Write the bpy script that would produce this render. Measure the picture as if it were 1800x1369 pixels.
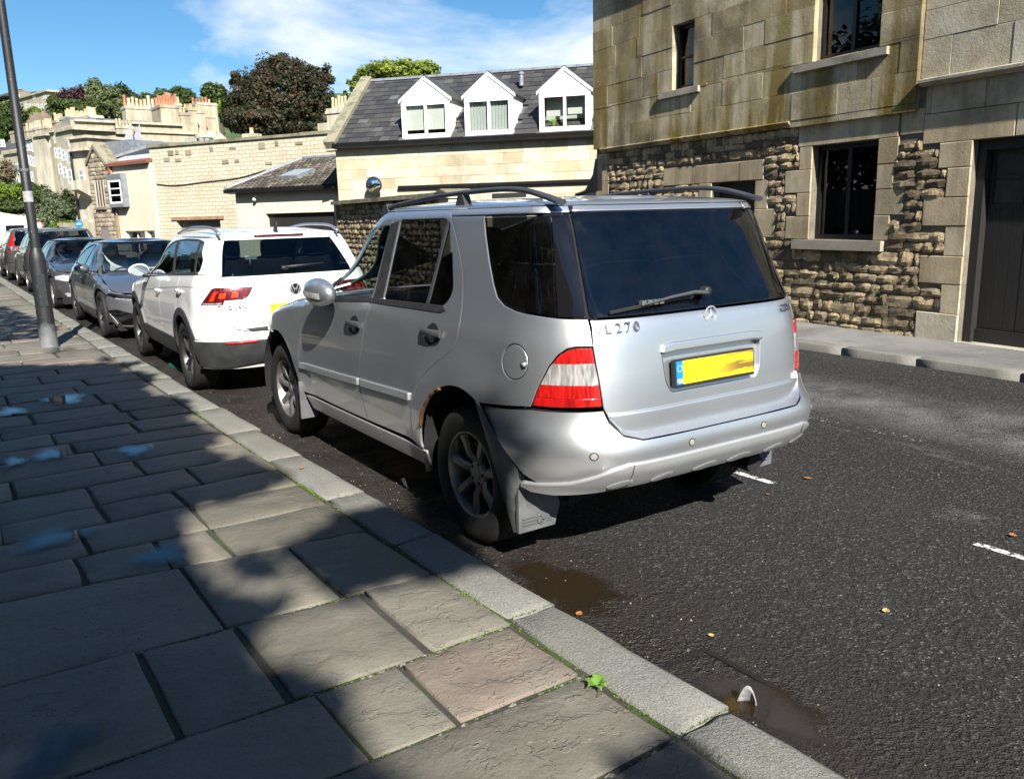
import bpy, bmesh, math, random
import numpy as np
from mathutils import Vector, Matrix
from mathutils.geometry import delaunay_2d_cdt
for _o in list(bpy.data.objects):
    bpy.data.objects.remove(_o)
random.seed(7)
np.random.seed(7)
SC = bpy.context.scene
COL = SC.collection
pi = math.pi

# ------------------------------------------------------------------ camera
F_PX, CX, CY = 1451.14, 900.0, 684.5
CAM = np.array([0.0, 0.0, 1.664])
FW = np.array([0.5585408, 0.8031817, -0.2071986])
RT = np.array([0.817686, -0.5751149, -0.0251486])
UP = np.array([0.1393619, 0.1553769, 0.9779756])
cam_d = bpy.data.cameras.new('camera')
cam_d.sensor_width = 36.0
cam_d.lens = 36.0 * F_PX / 1800.0
cam_d.clip_start = 0.05
cam_d.clip_end = 3000
cam = bpy.data.objects.new('camera', cam_d)
COL.objects.link(cam)
_m = Matrix(((RT[0], UP[0], -FW[0], CAM[0]), (RT[1], UP[1], -FW[1], CAM[1]), (RT[2], UP[2], -FW[2], CAM[2]), (0, 0, 0, 1)))
cam.matrix_world = _m
SC.camera = cam

# ------------------------------------------------------------------ light
SUN_AZ = math.radians(17.0)      # shadows fall 17 degrees to the right of the street direction
SUN_EL = math.radians(37.0)
SUN_DIR = np.array([math.sin(SUN_AZ) * math.cos(SUN_EL), math.cos(SUN_AZ) * math.cos(SUN_EL), -math.sin(SUN_EL)])
sun_d = bpy.data.lights.new('sun', 'SUN')
sun_d.energy = 5.0
sun_d.angle = math.radians(0.55)
sun_d.color = (1.0, 0.955, 0.88)
sun = bpy.data.objects.new('sun', sun_d)
COL.objects.link(sun)
sun.rotation_mode = 'QUATERNION'
sun.rotation_quaternion = Vector(SUN_DIR.tolist()).to_track_quat('-Z', 'Y')
sun.location = (-8, -25, 20)

W = bpy.data.worlds.new('World')
SC.world = W
W.use_nodes = True
def _world():
    nt = W.node_tree
    N, L = nt.nodes, nt.links
    N.clear()
    out = N.new('ShaderNodeOutputWorld')
    bg = N.new('ShaderNodeBackground')
    bg.inputs['Strength'].default_value = 0.05
    sky = N.new('ShaderNodeTexSky')
    sky.sky_type = 'NISHITA'
    sky.sun_disc = False
    sky.sun_elevation = SUN_EL
    sky.sun_rotation = math.pi + SUN_AZ      # the sun stands behind the camera
    sky.altitude = 50
    sky.air_density = 1.0
    sky.dust_density = 0.0
    sky.ozone_density = 3.0
    tc = N.new('ShaderNodeTexCoord')
    # clouds: noise on the direction, flattened towards the horizon
    sep = N.new('ShaderNodeSeparateXYZ')
    L.new(tc.outputs['Generated'], sep.inputs[0])
    add = N.new('ShaderNodeMath'); add.operation = 'ADD'; add.inputs[1].default_value = 0.22
    L.new(sep.outputs['Z'], add.inputs[0])
    dx = N.new('ShaderNodeMath'); dx.operation = 'DIVIDE'
    dy = N.new('ShaderNodeMath'); dy.operation = 'DIVIDE'
    L.new(sep.outputs['X'], dx.inputs[0]); L.new(add.outputs[0], dx.inputs[1])
    L.new(sep.outputs['Y'], dy.inputs[0]); L.new(add.outputs[0], dy.inputs[1])
    cmb = N.new('ShaderNodeCombineXYZ')
    L.new(dx.outputs[0], cmb.inputs[0]); L.new(dy.outputs[0], cmb.inputs[1])
    mp = N.new('ShaderNodeMapping')
    mp.inputs['Location'].default_value = CLOUD_OFF
    L.new(cmb.outputs[0], mp.inputs['Vector'])
    n1 = N.new('ShaderNodeTexNoise')
    n1.inputs['Scale'].default_value = 1.15
    n1.inputs['Detail'].default_value = 9
    n1.inputs['Roughness'].default_value = 0.56
    n1.inputs['Distortion'].default_value = 0.35
    L.new(mp.outputs[0], n1.inputs['Vector'])
    rmp = N.new('ShaderNodeValToRGB')
    rmp.color_ramp.elements[0].position = 0.49
    rmp.color_ramp.elements[1].position = 0.68
    L.new(n1.outputs['Fac'], rmp.inputs[0])
    mulc = N.new('ShaderNodeMath'); mulc.operation = 'MULTIPLY'; mulc.inputs[1].default_value = 0.92
    L.new(rmp.outputs[0], mulc.inputs[0])
    hs = N.new('ShaderNodeHueSaturation')
    hs.inputs['Saturation'].default_value = 1.18
    tint = N.new('ShaderNodeMixRGB'); tint.blend_type = 'MULTIPLY'; tint.inputs['Fac'].default_value = 1.0; tint.inputs['Color2'].default_value = (0.88, 1.0, 1.05, 1)
    L.new(sky.outputs[0], tint.inputs['Color1'])
    L.new(tint.outputs[0], hs.inputs['Color'])
    mix = N.new('ShaderNodeMixRGB')
    mix.inputs['Color2'].default_value = (9.5, 9.8, 10.2, 1)
    L.new(mulc.outputs[0], mix.inputs['Fac'])
    L.new(hs.outputs[0], mix.inputs['Color1'])
    L.new(mix.outputs[0], bg.inputs['Color'])
    L.new(bg.outputs[0], out.inputs[0])
CLOUD_OFF = (8.48, -2.75, 3.0)
_world()
SC.view_settings.view_transform = 'Standard'
SC.view_settings.look = 'None'
SC.view_settings.exposure = 1.25
SC.view_settings.gamma = 1.0
SC.view_settings.use_curve_mapping = False
SC.render.engine = 'CYCLES'
SC.cycles.max_bounces = 8
SC.cycles.transparent_max_bounces = 16
SC.cycles.use_denoising = True
SC.cycles.caustics_reflective = False
SC.cycles.caustics_refractive = False

# ------------------------------------------------------------------ pixel helpers (photograph 1800 x 1369)
def ray(px):
    return FW + RT * (px[0] - CX) / F_PX - UP * (px[1] - CY) / F_PX
def ground(px, z=0.0):
    d = ray(px)
    return CAM + d * ((z - CAM[2]) / d[2])
def at(px, D):
    return CAM + ray(px) * D

# ------------------------------------------------------------------ object helpers
def tag(o, label=None, cat=None, group=None, kind=None):
    if label: o['label'] = label
    if cat: o['category'] = cat
    if group: o['group'] = group
    if kind: o['kind'] = kind
    return o
def thing(name, label, cat, loc=(0, 0, 0), rz=0.0, group=None):
    o = bpy.data.objects.new(name, None)
    o.empty_display_size = 0.2
    COL.objects.link(o)
    o.location = tuple(float(v) for v in loc)
    o.rotation_euler = (0, 0, rz)
    return tag(o, label, cat, group)
class MB:
    """collects polygons; build() links them as one mesh object"""
    def __init__(s):
        s.v, s.f, s.m = [], [], []
        s.cur = 0
    def add(s, vs, fs):
        b = len(s.v)
        s.v.extend([tuple(float(c) for c in q) for q in vs])
        for f in fs:
            s.f.append(tuple(i + b for i in f)); s.m.append(s.cur)
        return s
    def box(s, x0, x1, y0, y1, z0, z1):
        if x1 < x0: x0, x1 = x1, x0
        if y1 < y0: y0, y1 = y1, y0
        if z1 < z0: z0, z1 = z1, z0
        return s.add([(x0, y0, z0), (x1, y0, z0), (x1, y1, z0), (x0, y1, z0), (x0, y0, z1), (x1, y0, z1), (x1, y1, z1), (x0, y1, z1)],
                     [(0, 3, 2, 1), (4, 5, 6, 7), (0, 1, 5, 4), (1, 2, 6, 5), (2, 3, 7, 6), (3, 0, 4, 7)])
    def hexa(s, p8):
        return s.add(p8, [(0, 3, 2, 1), (4, 5, 6, 7), (0, 1, 5, 4), (1, 2, 6, 5), (2, 3, 7, 6), (3, 0, 4, 7)])
    def prism(s, poly, axis, a, b):
        """extrude a 2D polygon along an axis: 'x' (poly is y,z), 'y' (x,z), 'z' (x,y)"""
        n = len(poly)
        def P(q, w):
            return {'x': (w, q[0], q[1]), 'y': (q[0], w, q[1]), 'z': (q[0], q[1], w)}[axis]
        vs = [P(q, a) for q in poly] + [P(q, b) for q in poly]
        fs = [tuple(range(n))[::-1], tuple(range(n, 2 * n))] + [(i, (i + 1) % n, n + (i + 1) % n, n + i) for i in range(n)]
        return s.add(vs, fs)
    def tube(s, pts, r, n=8, cap=True):
        """tube through points; r number or list; or (ra, rb) pairs for flattened"""
        pts = [np.array(q, float) for q in pts]
        m = len(pts)
        rs = r if isinstance(r, (list, tuple)) else [r] * m
        prev = None
        rings = []
        for i, q in enumerate(pts):
            d = (pts[min(i + 1, m - 1)] - pts[max(i - 1, 0)])
            d = d / (np.linalg.norm(d) + 1e-12)
            if prev is None:
                a = np.array([0, 0, 1.0]) if abs(d[2]) < 0.9 else np.array([1.0, 0, 0])
            else:
                a = prev
            e1 = a - d * (a @ d); e1 /= np.linalg.norm(e1) + 1e-12
            e2 = np.cross(d, e1)
            prev = e1
            ri = rs[i]
            ra, rb = ri if isinstance(ri, (tuple, list)) else (ri, ri)
            rings.append([q + e1 * ra * math.cos(2 * pi * k / n) + e2 * rb * math.sin(2 * pi * k / n) for k in range(n)])
        vs = [v for rr in rings for v in rr]
        fs = []
        for i in range(m - 1):
            for k in range(n):
                fs.append((i * n + k, i * n + (k + 1) % n, (i + 1) * n + (k + 1) % n, (i + 1) * n + k))
        if cap:
            fs.append(tuple(range(n))[::-1]); fs.append(tuple(range((m - 1) * n, m * n)))
        return s.add(vs, fs)
    def lathe(s, prof, c, axis='z', n=24, close=False):
        """prof: list of (radius, height)"""
        vs, fs = [], []
        for (r, h) in prof:
            for k in range(n):
                a = 2 * pi * k / n
                u, w = r * math.cos(a), r * math.sin(a)
                vs.append({'z': (c[0] + u, c[1] + w, c[2] + h), 'x': (c[0] + h, c[1] + u, c[2] + w), 'y': (c[0] + w, c[1] + h, c[2] + u)}[axis])
        m = len(prof)
        for i in range(m - 1 if not close else m):
            j = (i + 1) % m
            for k in range(n):
                fs.append((i * n + k, i * n + (k + 1) % n, j * n + (k + 1) % n, j * n + k))
        return s.add(vs, fs)
    def mesh(s, name):
        me = bpy.data.meshes.new(name)
        me.from_pydata(s.v, [], s.f)
        return me
    def build(s, name, mat, parent=None, smooth=False, angle=None):
        me = s.mesh(name)
        mats = mat if isinstance(mat, (list, tuple)) else [mat]
        for q in mats: me.materials.append(q)
        if len(mats) > 1:
            me.polygons.foreach_set('material_index', np.array(s.m, dtype=np.int32))
        if smooth:
            me.polygons.foreach_set('use_smooth', np.ones(len(me.polygons), dtype=bool))
            if angle: sharp(me, angle)
        me.update()
        o = bpy.data.objects.new(name, me)
        COL.objects.link(o)
        if parent is not None: o.parent = parent
        return o
def sharp(me, deg):
    bm = bmesh.new(); bm.from_mesh(me)
    bmesh.ops.remove_doubles(bm, verts=bm.verts, dist=1e-6)
    bmesh.ops.recalc_face_normals(bm, faces=bm.faces)
    lim = math.radians(deg)
    for e in bm.edges:
        e.smooth = not (len(e.link_faces) == 2 and e.calc_face_angle(0) > lim) and len(e.link_faces) == 2
    bm.to_mesh(me); bm.free()
def raw(name, V, Fa, mat, parent=None, smooth=False):
    """numpy quads/tris (uniform size) to an object, fast"""
    V = np.asarray(V, dtype=np.float32); Fa = np.asarray(Fa, dtype=np.int32)
    k = Fa.shape[1]
    me = bpy.data.meshes.new(name)
    me.vertices.add(len(V)); me.vertices.foreach_set('co', V.ravel())
    me.loops.add(Fa.size); me.loops.foreach_set('vertex_index', Fa.ravel())
    me.polygons.add(len(Fa))
    me.polygons.foreach_set('loop_start', np.arange(0, Fa.size, k, dtype=np.int32))
    me.polygons.foreach_set('loop_total', np.full(len(Fa), k, dtype=np.int32))
    if smooth: me.polygons.foreach_set('use_smooth', np.ones(len(Fa), dtype=bool))
    me.materials.append(mat)
    me.update(calc_edges=True); me.validate()
    o = bpy.data.objects.new(name, me)
    COL.objects.link(o)
    if parent is not None: o.parent = parent
    return o
def share(name, me, parent=None, loc=(0, 0, 0), rot=(0, 0, 0), scale=(1, 1, 1)):
    o = bpy.data.objects.new(name, me)
    COL.objects.link(o)
    o.location = loc; o.rotation_euler = rot; o.scale = scale
    if parent is not None: o.parent = parent
    return o
def text_mb(txt, size, depth=0.002, bold=False, align='CENTER'):
    """lettering as polygons in the x,z plane facing -y"""
    cu = bpy.data.curves.new('lettering', 'FONT')
    cu.body = txt; cu.size = size; cu.extrude = depth; cu.align_x = align; cu.align_y = 'CENTER'
    cu.resolution_u = 3; cu.space_character = 1.15
    if bold: cu.offset = size * 0.012
    ob = bpy.data.objects.new('lettering', cu)
    COL.objects.link(ob)
    me = bpy.data.meshes.new_from_object(ob)
    mb = MB()
    vs = [(v.co.x, -v.co.z, v.co.y) for v in me.vertices]
    mb.add(vs, [tuple(q.vertices) for q in me.polygons])
    bpy.data.objects.remove(ob); bpy.data.curves.remove(cu); bpy.data.meshes.remove(me)
    return mb
# ------------------------------------------------------------------ materials
class NB:
    """small node builder"""
    def __init__(s, name):
        s.m = bpy.data.materials.new(name)
        s.m.use_nodes = True
        s.nt = s.m.node_tree
        s.N, s.L = s.nt.nodes, s.nt.links
        s.N.clear()
        s.out = s.N.new('ShaderNodeOutputMaterial')
        s.p = s.N.new('ShaderNodeBsdfPrincipled')
        s.L.new(s.p.outputs[0], s.out.inputs[0])
        s.tc = s.N.new('ShaderNodeTexCoord')
        s.co = s.tc.outputs['Object']
    def set(s, inp, v):
        if isinstance(v, bpy.types.NodeSocket): s.L.new(v, s.p.inputs[inp])
        else:
            if inp in ('Base Color',) and len(v) == 3: v = (*v, 1)
            s.p.inputs[inp].default_value = v
        return s
    def node(s, t, **kw):
        n = s.N.new(t)
        for k, v in kw.items(): setattr(n, k, v)
        return n
    def link(s, a, b): s.L.new(a, b)
    def mapping(s, scale=(1, 1, 1), loc=(0, 0, 0), rot=(0, 0, 0), src=None):
        n = s.node('ShaderNodeMapping')
        n.inputs['Scale'].default_value = scale; n.inputs['Location'].default_value = loc; n.inputs['Rotation'].default_value = rot
        s.link(src or s.co, n.inputs['Vector'])
        return n.outputs[0]
    def noise(s, scale, detail=4, rough=0.55, vec=None, dist=0.0, out='Fac'):
        n = s.node('ShaderNodeTexNoise')
        n.inputs['Scale'].default_value = scale; n.inputs['Detail'].default_value = detail
        n.inputs['Roughness'].default_value = rough; n.inputs['Distortion'].default_value = dist
        s.link(vec or s.co, n.inputs['Vector'])
        return n.outputs[out]
    def vor(s, scale, feature='F1', vec=None, out='Distance', rnd=1.0):
        n = s.node('ShaderNodeTexVoronoi'); n.feature = feature
        n.inputs['Scale'].default_value = scale; n.inputs['Randomness'].default_value = rnd
        s.link(vec or s.co, n.inputs['Vector'])
        return n.outputs[out]
    def ramp(s, fac, stops):
        n = s.node('ShaderNodeValToRGB')
        e = n.color_ramp.elements
        while len(e) < len(stops): e.new(0.5)
        for k, (pos, c) in enumerate(stops):
            e[k].position = pos
            e[k].color = (c, c, c, 1) if not isinstance(c, (tuple, list)) else (*c, 1) if len(c) == 3 else c
        s.link(fac, n.inputs[0])
        return n.outputs[0]
    def mix(s, fac, a, b, mode='MIX'):
        n = s.node('ShaderNodeMixRGB', blend_type=mode)
        for k, v in (('Fac', fac), ('Color1', a), ('Color2', b)):
            if isinstance(v, bpy.types.NodeSocket): s.link(v, n.inputs[k])
            elif k == 'Fac': n.inputs[k].default_value = v
            else: n.inputs[k].default_value = (*v, 1) if len(v) == 3 else v
        return n.outputs[0]
    def math(s, op, a, b=0.0, clamp=False):
        n = s.node('ShaderNodeMath', operation=op, use_clamp=clamp)
        for k, v in enumerate((a, b)):
            if isinstance(v, bpy.types.NodeSocket): s.link(v, n.inputs[k])
            else: n.inputs[k].default_value = v
        return n.outputs[0]
    def obj_random(s):
        return s.node('ShaderNodeObjectInfo').outputs['Random']
    def island(s):
        return s.node('ShaderNodeNewGeometry').outputs['Random Per Island']
    def sep(s, src=None):
        n = s.node('ShaderNodeSeparateXYZ'); s.link(src or s.co, n.inputs[0]); return n.outputs
    def bump(s, h, strength=0.3, dist=0.01, normal=None):
        n = s.node('ShaderNodeBump')
        n.inputs['Strength'].default_value = strength; n.inputs['Distance'].default_value = dist
        s.link(h, n.inputs['Height'])
        if normal is not None: s.link(normal, n.inputs['Normal'])
        s.link(n.outputs[0], s.p.inputs['Normal'])
        return n.outputs[0]

def plain(name, c, rough=0.5, metal=0.0, var=0.0, scale=8.0, bump=0.0, bscale=60.0, spec=0.5, coat=0.0):
    b = NB(name)
    if var > 0:
        f = b.noise(scale, 5)
        lo = tuple(max(0, q * (1 - var)) for q in c); hi = tuple(min(1, q * (1 + var)) for q in c)
        b.set('Base Color', b.ramp(f, [(0.3, lo), (0.7, hi)]))
    else: b.set('Base Color', c)
    b.set('Roughness', rough).set('Metallic', metal).set('Specular IOR Level', spec)
    if coat: b.set('Coat Weight', coat).set('Coat Roughness', 0.04)
    if bump: b.bump(b.noise(bscale, 4), bump, 0.005)
    return b.m
def paint(name, c, metal=0.0, rough=0.3, dirt=(0.30, 0.27, 0.22), dirt_amt=0.5, zlow=0.35, zhigh=0.75):
    """car paint: flakes, clear coat and road dust that thickens towards the sills"""
    b = NB(name)
    z = b.sep()[2]
    mr = b.node('ShaderNodeMapRange')
    mr.inputs['From Min'].default_value = zlow; mr.inputs['From Max'].default_value = zhigh
    mr.inputs['To Min'].default_value = 1.0; mr.inputs['To Max'].default_value = 0.0
    b.link(z, mr.inputs['Value'])
    n = b.noise(6, 6, 0.65)
    d = b.math('MULTIPLY', mr.outputs[0], b.ramp(n, [(0.3, 0.35), (0.7, 1.0)]))
    d2 = b.math('ADD', b.math('MULTIPLY', d, dirt_amt), b.math('MULTIPLY', b.ramp(b.noise(2.3, 6, 0.6), [(0.35, 0.0), (0.75, 1.0)]), 0.06 * dirt_amt), clamp=True)
    fl = b.noise(900, 1)
    base = b.mix(b.math('MULTIPLY', fl, 0.12 if metal > 0 else 0.0), c, (1, 1, 1))
    b.set('Base Color', b.mix(d2, base, dirt))
    b.set('Metallic', b.math('MULTIPLY', b.math('SUBTRACT', 1.0, d2), metal))
    b.set('Roughness', b.math('ADD', b.math('MULTIPLY', d2, 0.45), rough, clamp=True))
    b.set('Coat Weight', b.math('SUBTRACT', 1.0, d2, clamp=True)).set('Coat Roughness', 0.035)
    return b.m
def glass(name, tint=(0.6, 0.7, 0.68), refl=1.0, rough=0.0, ior=1.5, dirt=0.0):
    b = NB(name)
    b.N.remove(b.p)
    tr = b.node('ShaderNodeBsdfTransparent'); tr.inputs[0].default_value = (*tint, 1)
    gl = b.node('ShaderNodeBsdfGlossy'); gl.inputs['Roughness'].default_value = rough
    gl.inputs['Color'].default_value = (refl, refl, refl, 1)
    lw = b.node('ShaderNodeLayerWeight'); lw.inputs[0].default_value = 0.5
    f0 = ((ior - 1) / (ior + 1)) ** 2
    fr = b.math('ADD', b.math('MULTIPLY', b.math('POWER', lw.outputs['Facing'], 5.0), 1 - f0), f0)
    mx = b.node('ShaderNodeMixShader')
    b.link(fr, mx.inputs[0]); b.link(tr.outputs[0], mx.inputs[1]); b.link(gl.outputs[0], mx.inputs[2])
    last = mx.outputs[0]
    if dirt:
        df = b.node('ShaderNodeBsdfDiffuse'); df.inputs[0].default_value = (0.35, 0.33, 0.3, 1)
        m2 = b.node('ShaderNodeMixShader')
        b.link(b.math('MULTIPLY', b.ramp(b.noise(5, 6, 0.65), [(0.35, 0.1), (0.75, 1.0)]), dirt), m2.inputs[0])
        b.link(last, m2.inputs[1]); b.link(df.outputs[0], m2.inputs[2]); last = m2.outputs[0]
    b.link(last, b.out.inputs[0])
    return b.m
def stone(name, cols, rnd=0.25, scale=5.0, bump=0.35, bscale=28.0, rough=0.9, streak=None, streak_amt=0.6, dark=None, dark_amt=0.5, bdist=0.012, grad=None):
    """masonry: colour differs block by block, blotches, grain; streak = water stains running down"""
    b = NB(name)
    r = b.obj_random()
    n = b.noise(scale, 7, 0.62)
    f = b.math('ADD', b.math('MULTIPLY', b.math('SUBTRACT', r, 0.5), rnd * 2), n)
    k = len(cols)
    c = b.ramp(f, [(0.28 + 0.44 * i / (k - 1), cols[i]) for i in range(k)])
    if streak:
        v = b.mapping(scale=(2.6, 2.6, 0.32))
        sf = b.ramp(b.noise(1.0, 6, 0.6, vec=v), [(0.43, 0.0), (0.58, 1.0)])
        if grad:
            z = b.sep()[2]
            mr = b.node('ShaderNodeMapRange'); mr.inputs['From Min'].default_value = grad[0]; mr.inputs['From Max'].default_value = grad[1]
            mr.inputs['To Min'].default_value = grad[2]; mr.inputs['To Max'].default_value = grad[3]
            b.link(z, mr.inputs['Value'])
            sf = b.math('MULTIPLY', sf, mr.outputs[0])
        c = b.mix(b.math('MULTIPLY', sf, streak_amt), c, streak, 'MIX')
    if dark:
        df = b.ramp(b.noise(scale * 0.45, 7, 0.68, vec=b.mapping(loc=(5.3, 1.7, 2.2))), [(0.48, 0.0), (0.66, 1.0)])
        c = b.mix(b.math('MULTIPLY', df, dark_amt), c, dark)
    g = b.noise(bscale * 3.5, 3, 0.6)
    c = b.mix(0.35, c, b.ramp(g, [(0.3, 0.45), (0.7, 1.0)]), 'MULTIPLY')
    b.set('Base Color', c).set('Roughness', rough).set('Specular IOR Level', 0.25)
    h = b.math('ADD', b.noise(bscale, 6, 0.65), b.math('MULTIPLY', b.noise(bscale * 4, 3, 0.6), 0.35))
    b.bump(h, bump, bdist)
    return b.m
def leafmat(name, cols, rough=0.55, trans=0.35):
    b = NB(name)
    r = b.island()
    n = b.noise(0.9, 4)
    f = b.math('ADD', b.math('MULTIPLY', b.math('SUBTRACT', r, 0.5), 0.5), n)
    c = b.ramp(f, [(0.25 + 0.5 * i / (len(cols) - 1), cols[i]) for i in range(len(cols))])
    b.set('Base Color', c).set('Roughness', rough).set('Specular IOR Level', 0.3)
    tl = b.node('ShaderNodeBsdfTranslucent'); b.link(c, tl.inputs[0])
    mx = b.node('ShaderNodeMixShader'); mx.inputs[0].default_value = trans
    b.link(b.p.outputs[0], mx.inputs[1]); b.link(tl.outputs[0], mx.inputs[2]); b.link(mx.outputs[0], b.out.inputs[0])
    return b.m

M = {}
M['black'] = plain('black_plastic', (0.012, 0.012, 0.013), 0.55, bump=0.15, bscale=300)
M['black_gloss'] = plain('black_gloss', (0.006, 0.006, 0.007), 0.06, coat=0.5)
M['rubber'] = plain('rubber', (0.009, 0.0088, 0.0086), 0.75, var=0.4, scale=14, bump=0.2, bscale=120)
M['seal'] = plain('rubber_seal', (0.02, 0.02, 0.021), 0.6, var=0.4, scale=20)
M['void'] = plain('dark_liner', (0.006, 0.006, 0.006), 0.95)
M['chrome'] = plain('chrome', (0.75, 0.75, 0.76), 0.12, 1.0)
M['alloy'] = plain('alloy_wheel', (0.22, 0.215, 0.205), 0.46, 0.75, var=0.35, scale=9)
M['alloy_dark'] = plain('alloy_dark', (0.05, 0.05, 0.052), 0.4, 0.6, var=0.3, scale=9)
M['alloy_bright'] = plain('alloy_bright', (0.55, 0.55, 0.56), 0.3, 0.85, var=0.15, scale=9)
M['seat'] = plain('seat_cloth', (0.02, 0.02, 0.022), 0.8, var=0.3, scale=20)
M['seat_pale'] = plain('seat_pale', (0.3, 0.3, 0.29), 0.6, var=0.1, scale=20)
M['dash'] = plain('dashboard', (0.035, 0.035, 0.036), 0.55)
M['white_plastic'] = plain('white_frame', (0.82, 0.82, 0.81), 0.35, var=0.03, scale=4)
M['blackframe'] = plain('black_frame', (0.010, 0.010, 0.011), 0.38, var=0.3, scale=6)
M['win'] = glass('window_glass', (0.32, 0.36, 0.36), ior=1.55)
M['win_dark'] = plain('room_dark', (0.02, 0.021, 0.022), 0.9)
M['lead'] = plain('lead_sheet', (0.20, 0.215, 0.235), 0.5, 0.2, var=0.25, scale=5, bump=0.2, bscale=20)
M['concrete'] = stone('concrete', [(0.28, 0.27, 0.25), (0.4, 0.385, 0.36)], 0.1, 6, 0.3, 40)
# ------------------------------------------------------------------ car bodies: a wrapped surface P(t, z)
def pchip(kn):
    x = np.array([k[0] for k in kn], float); y = np.array([k[1] for k in kn], float)
    h = np.diff(x); d = np.diff(y) / h
    m = np.zeros_like(x)
    for i in range(1, len(x) - 1):
        if d[i - 1] * d[i] > 0:
            w1, w2 = 2 * h[i] + h[i - 1], h[i] + 2 * h[i - 1]
            m[i] = (w1 + w2) / (w1 / d[i - 1] + w2 / d[i])
    m[0], m[-1] = d[0], d[-1]
    def f(q):
        q = np.asarray(q, float)
        i = np.clip(np.searchsorted(x, q) - 1, 0, len(h) - 1)
        s = (q - x[i]) / h[i]
        sc = np.clip(s, 0, 1)
        r = (2 * sc**3 - 3 * sc**2 + 1) * y[i] + (sc**3 - 2 * sc**2 + sc) * h[i] * m[i] + (-2 * sc**3 + 3 * sc**2) * y[i + 1] + (sc**3 - sc**2) * h[i] * m[i + 1]
        return r + np.where(s < 0, s * h[i] * m[i], 0) + np.where(s > 1, (s - 1) * h[i] * m[i + 1], 0)
    return f
def smooth01(a, b, q):
    s = np.clip((np.asarray(q, float) - a) / (b - a), 0, 1)
    return s * s * (3 - 2 * s)
class Shape:
    def __init__(s, side, rear, front, yC, yF, nr=5.0, nf=4.0, taper=None, Bf=None, shoulder=None, extra=None):
        s.w, s.r, s.f = pchip(side), pchip(rear), pchip(front)
        s.yC, s.nr, s.nf = yC, nr, nf
        s.yF = yF if callable(yF) else (lambda z: np.full(np.shape(z), float(yF)))
        s.tap = pchip(taper) if taper else (lambda y: np.ones(np.shape(y)))
        s.shoulder = shoulder
        s.extra = extra
        s.tab = {}
        for k, n, B in (('r', nr, 0.45), ('f', nf, Bf or 0.6)):
            a = np.linspace(pi / 2, -pi / 2, 2001)
            x = 0.9 * np.sign(np.sin(a)) * np.abs(np.sin(a)) ** (2 / n); y = B * np.cos(a)
            L = np.concatenate([[0], np.cumsum(np.hypot(np.diff(x), np.diff(y)))])
            s.tab[k] = (L, a)
    def xy(s, t, z):
        t, z = np.broadcast_arrays(np.asarray(t, float), np.asarray(z, float))
        Wz = s.w(z); yF = s.yF(z)
        x = -Wz.copy(); y = t.copy()
        L, a = s.tab['r']
        q = t < s.yC
        if q.any():
            A = np.interp(s.yC - t[q], L, a)
            x[q] = -Wz[q] * np.sign(np.sin(A)) * np.abs(np.sin(A)) ** (2 / s.nr)
            y[q] = s.yC - (s.yC - s.r(z[q])) * np.cos(A)
        L, a = s.tab['f']
        q = t > yF
        if q.any():
            A = np.interp((t - yF)[q], L, a)
            x[q] = -Wz[q] * np.sign(np.sin(A)) * np.abs(np.sin(A)) ** (2 / s.nf)
            y[q] = yF[q] + (s.f(z[q]) - yF[q]) * np.cos(A)
        x = x * s.tap(y)
        if s.shoulder is not None: x = x + np.sign(-x + 1e-9) * s.shoulder(y, z) * np.minimum(1, np.abs(x) / 0.3)
        if s.extra is not None: x = x - np.sign(-x + 1e-9) * s.extra(y, z)
        return x, y
    def P(s, t, z):
        x, y = s.xy(t, z)
        return np.stack([x, y, np.broadcast_to(np.asarray(z, float), x.shape)], -1)
    def N(s, t, z):
        e = 2e-3
        a = s.P(t + e, z) - s.P(t - e, z); b = s.P(t, np.asarray(z) + e) - s.P(t, np.asarray(z) - e)
        n = np.cross(b, a)
        return n / (np.linalg.norm(n, axis=-1, keepdims=True) + 1e-12)
    # outline point helpers -> (t, z)
    def tr(s, x, z):           # on the rear (or its corner), from x (negative = left)
        L, a = s.tab['r']
        k = x / (s.w(z) * 1.0)
        A = math.asin(max(-1, min(1, math.copysign(abs(k) ** (s.nr / 2), -k))))
        return (s.yC - float(np.interp(-A, -a, L)), z)
    def tf(s, x, z):
        L, a = s.tab['f']
        yF = float(s.yF(np.array(z)))
        k = x / (s.w(z) * float(s.tap(s.f(z))))
        A = math.asin(max(-1, min(1, math.copysign(abs(k) ** (s.nf / 2), -k))))
        return (yF + float(np.interp(-A, -a, L)), z)
    def ts(s, y, z):           # on the side, from y
        yF = float(s.yF(np.array(z)))
        if y < s.yC:
            A = math.acos(max(0, min(1, (s.yC - y) / (s.yC - float(s.r(z))))))
            L, a = s.tab['r']; return (s.yC - float(np.interp(-A, -a, L)), z)
        if y > yF:
            A = math.acos(max(0, min(1, (y - yF) / (float(s.f(z)) - yF))))
            L, a = s.tab['f']; return (yF + float(np.interp(-A, -a, L)), z)
        return (y, z)
def catmull(pts, n=6, closed=False):
    """smooth curve through points"""
    p = [np.array(q, float) for q in pts]
    out = []
    m = len(p)
    for i in range(m - (0 if closed else 1)):
        a, b, c, d = (p[(i - 1) % m] if closed or i > 0 else p[0]), p[i], p[(i + 1) % m], (p[(i + 2) % m] if closed or i + 2 < m else p[-1])
        for k in range(n):
            s = k / n
            out.append(tuple(0.5 * (2 * b + (c - a) * s + (2 * a - 5 * b + 4 * c - d) * s * s + (3 * b - a - 3 * c + d) * s**3)))
    if not closed: out.append(tuple(p[-1]))
    return out
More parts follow.
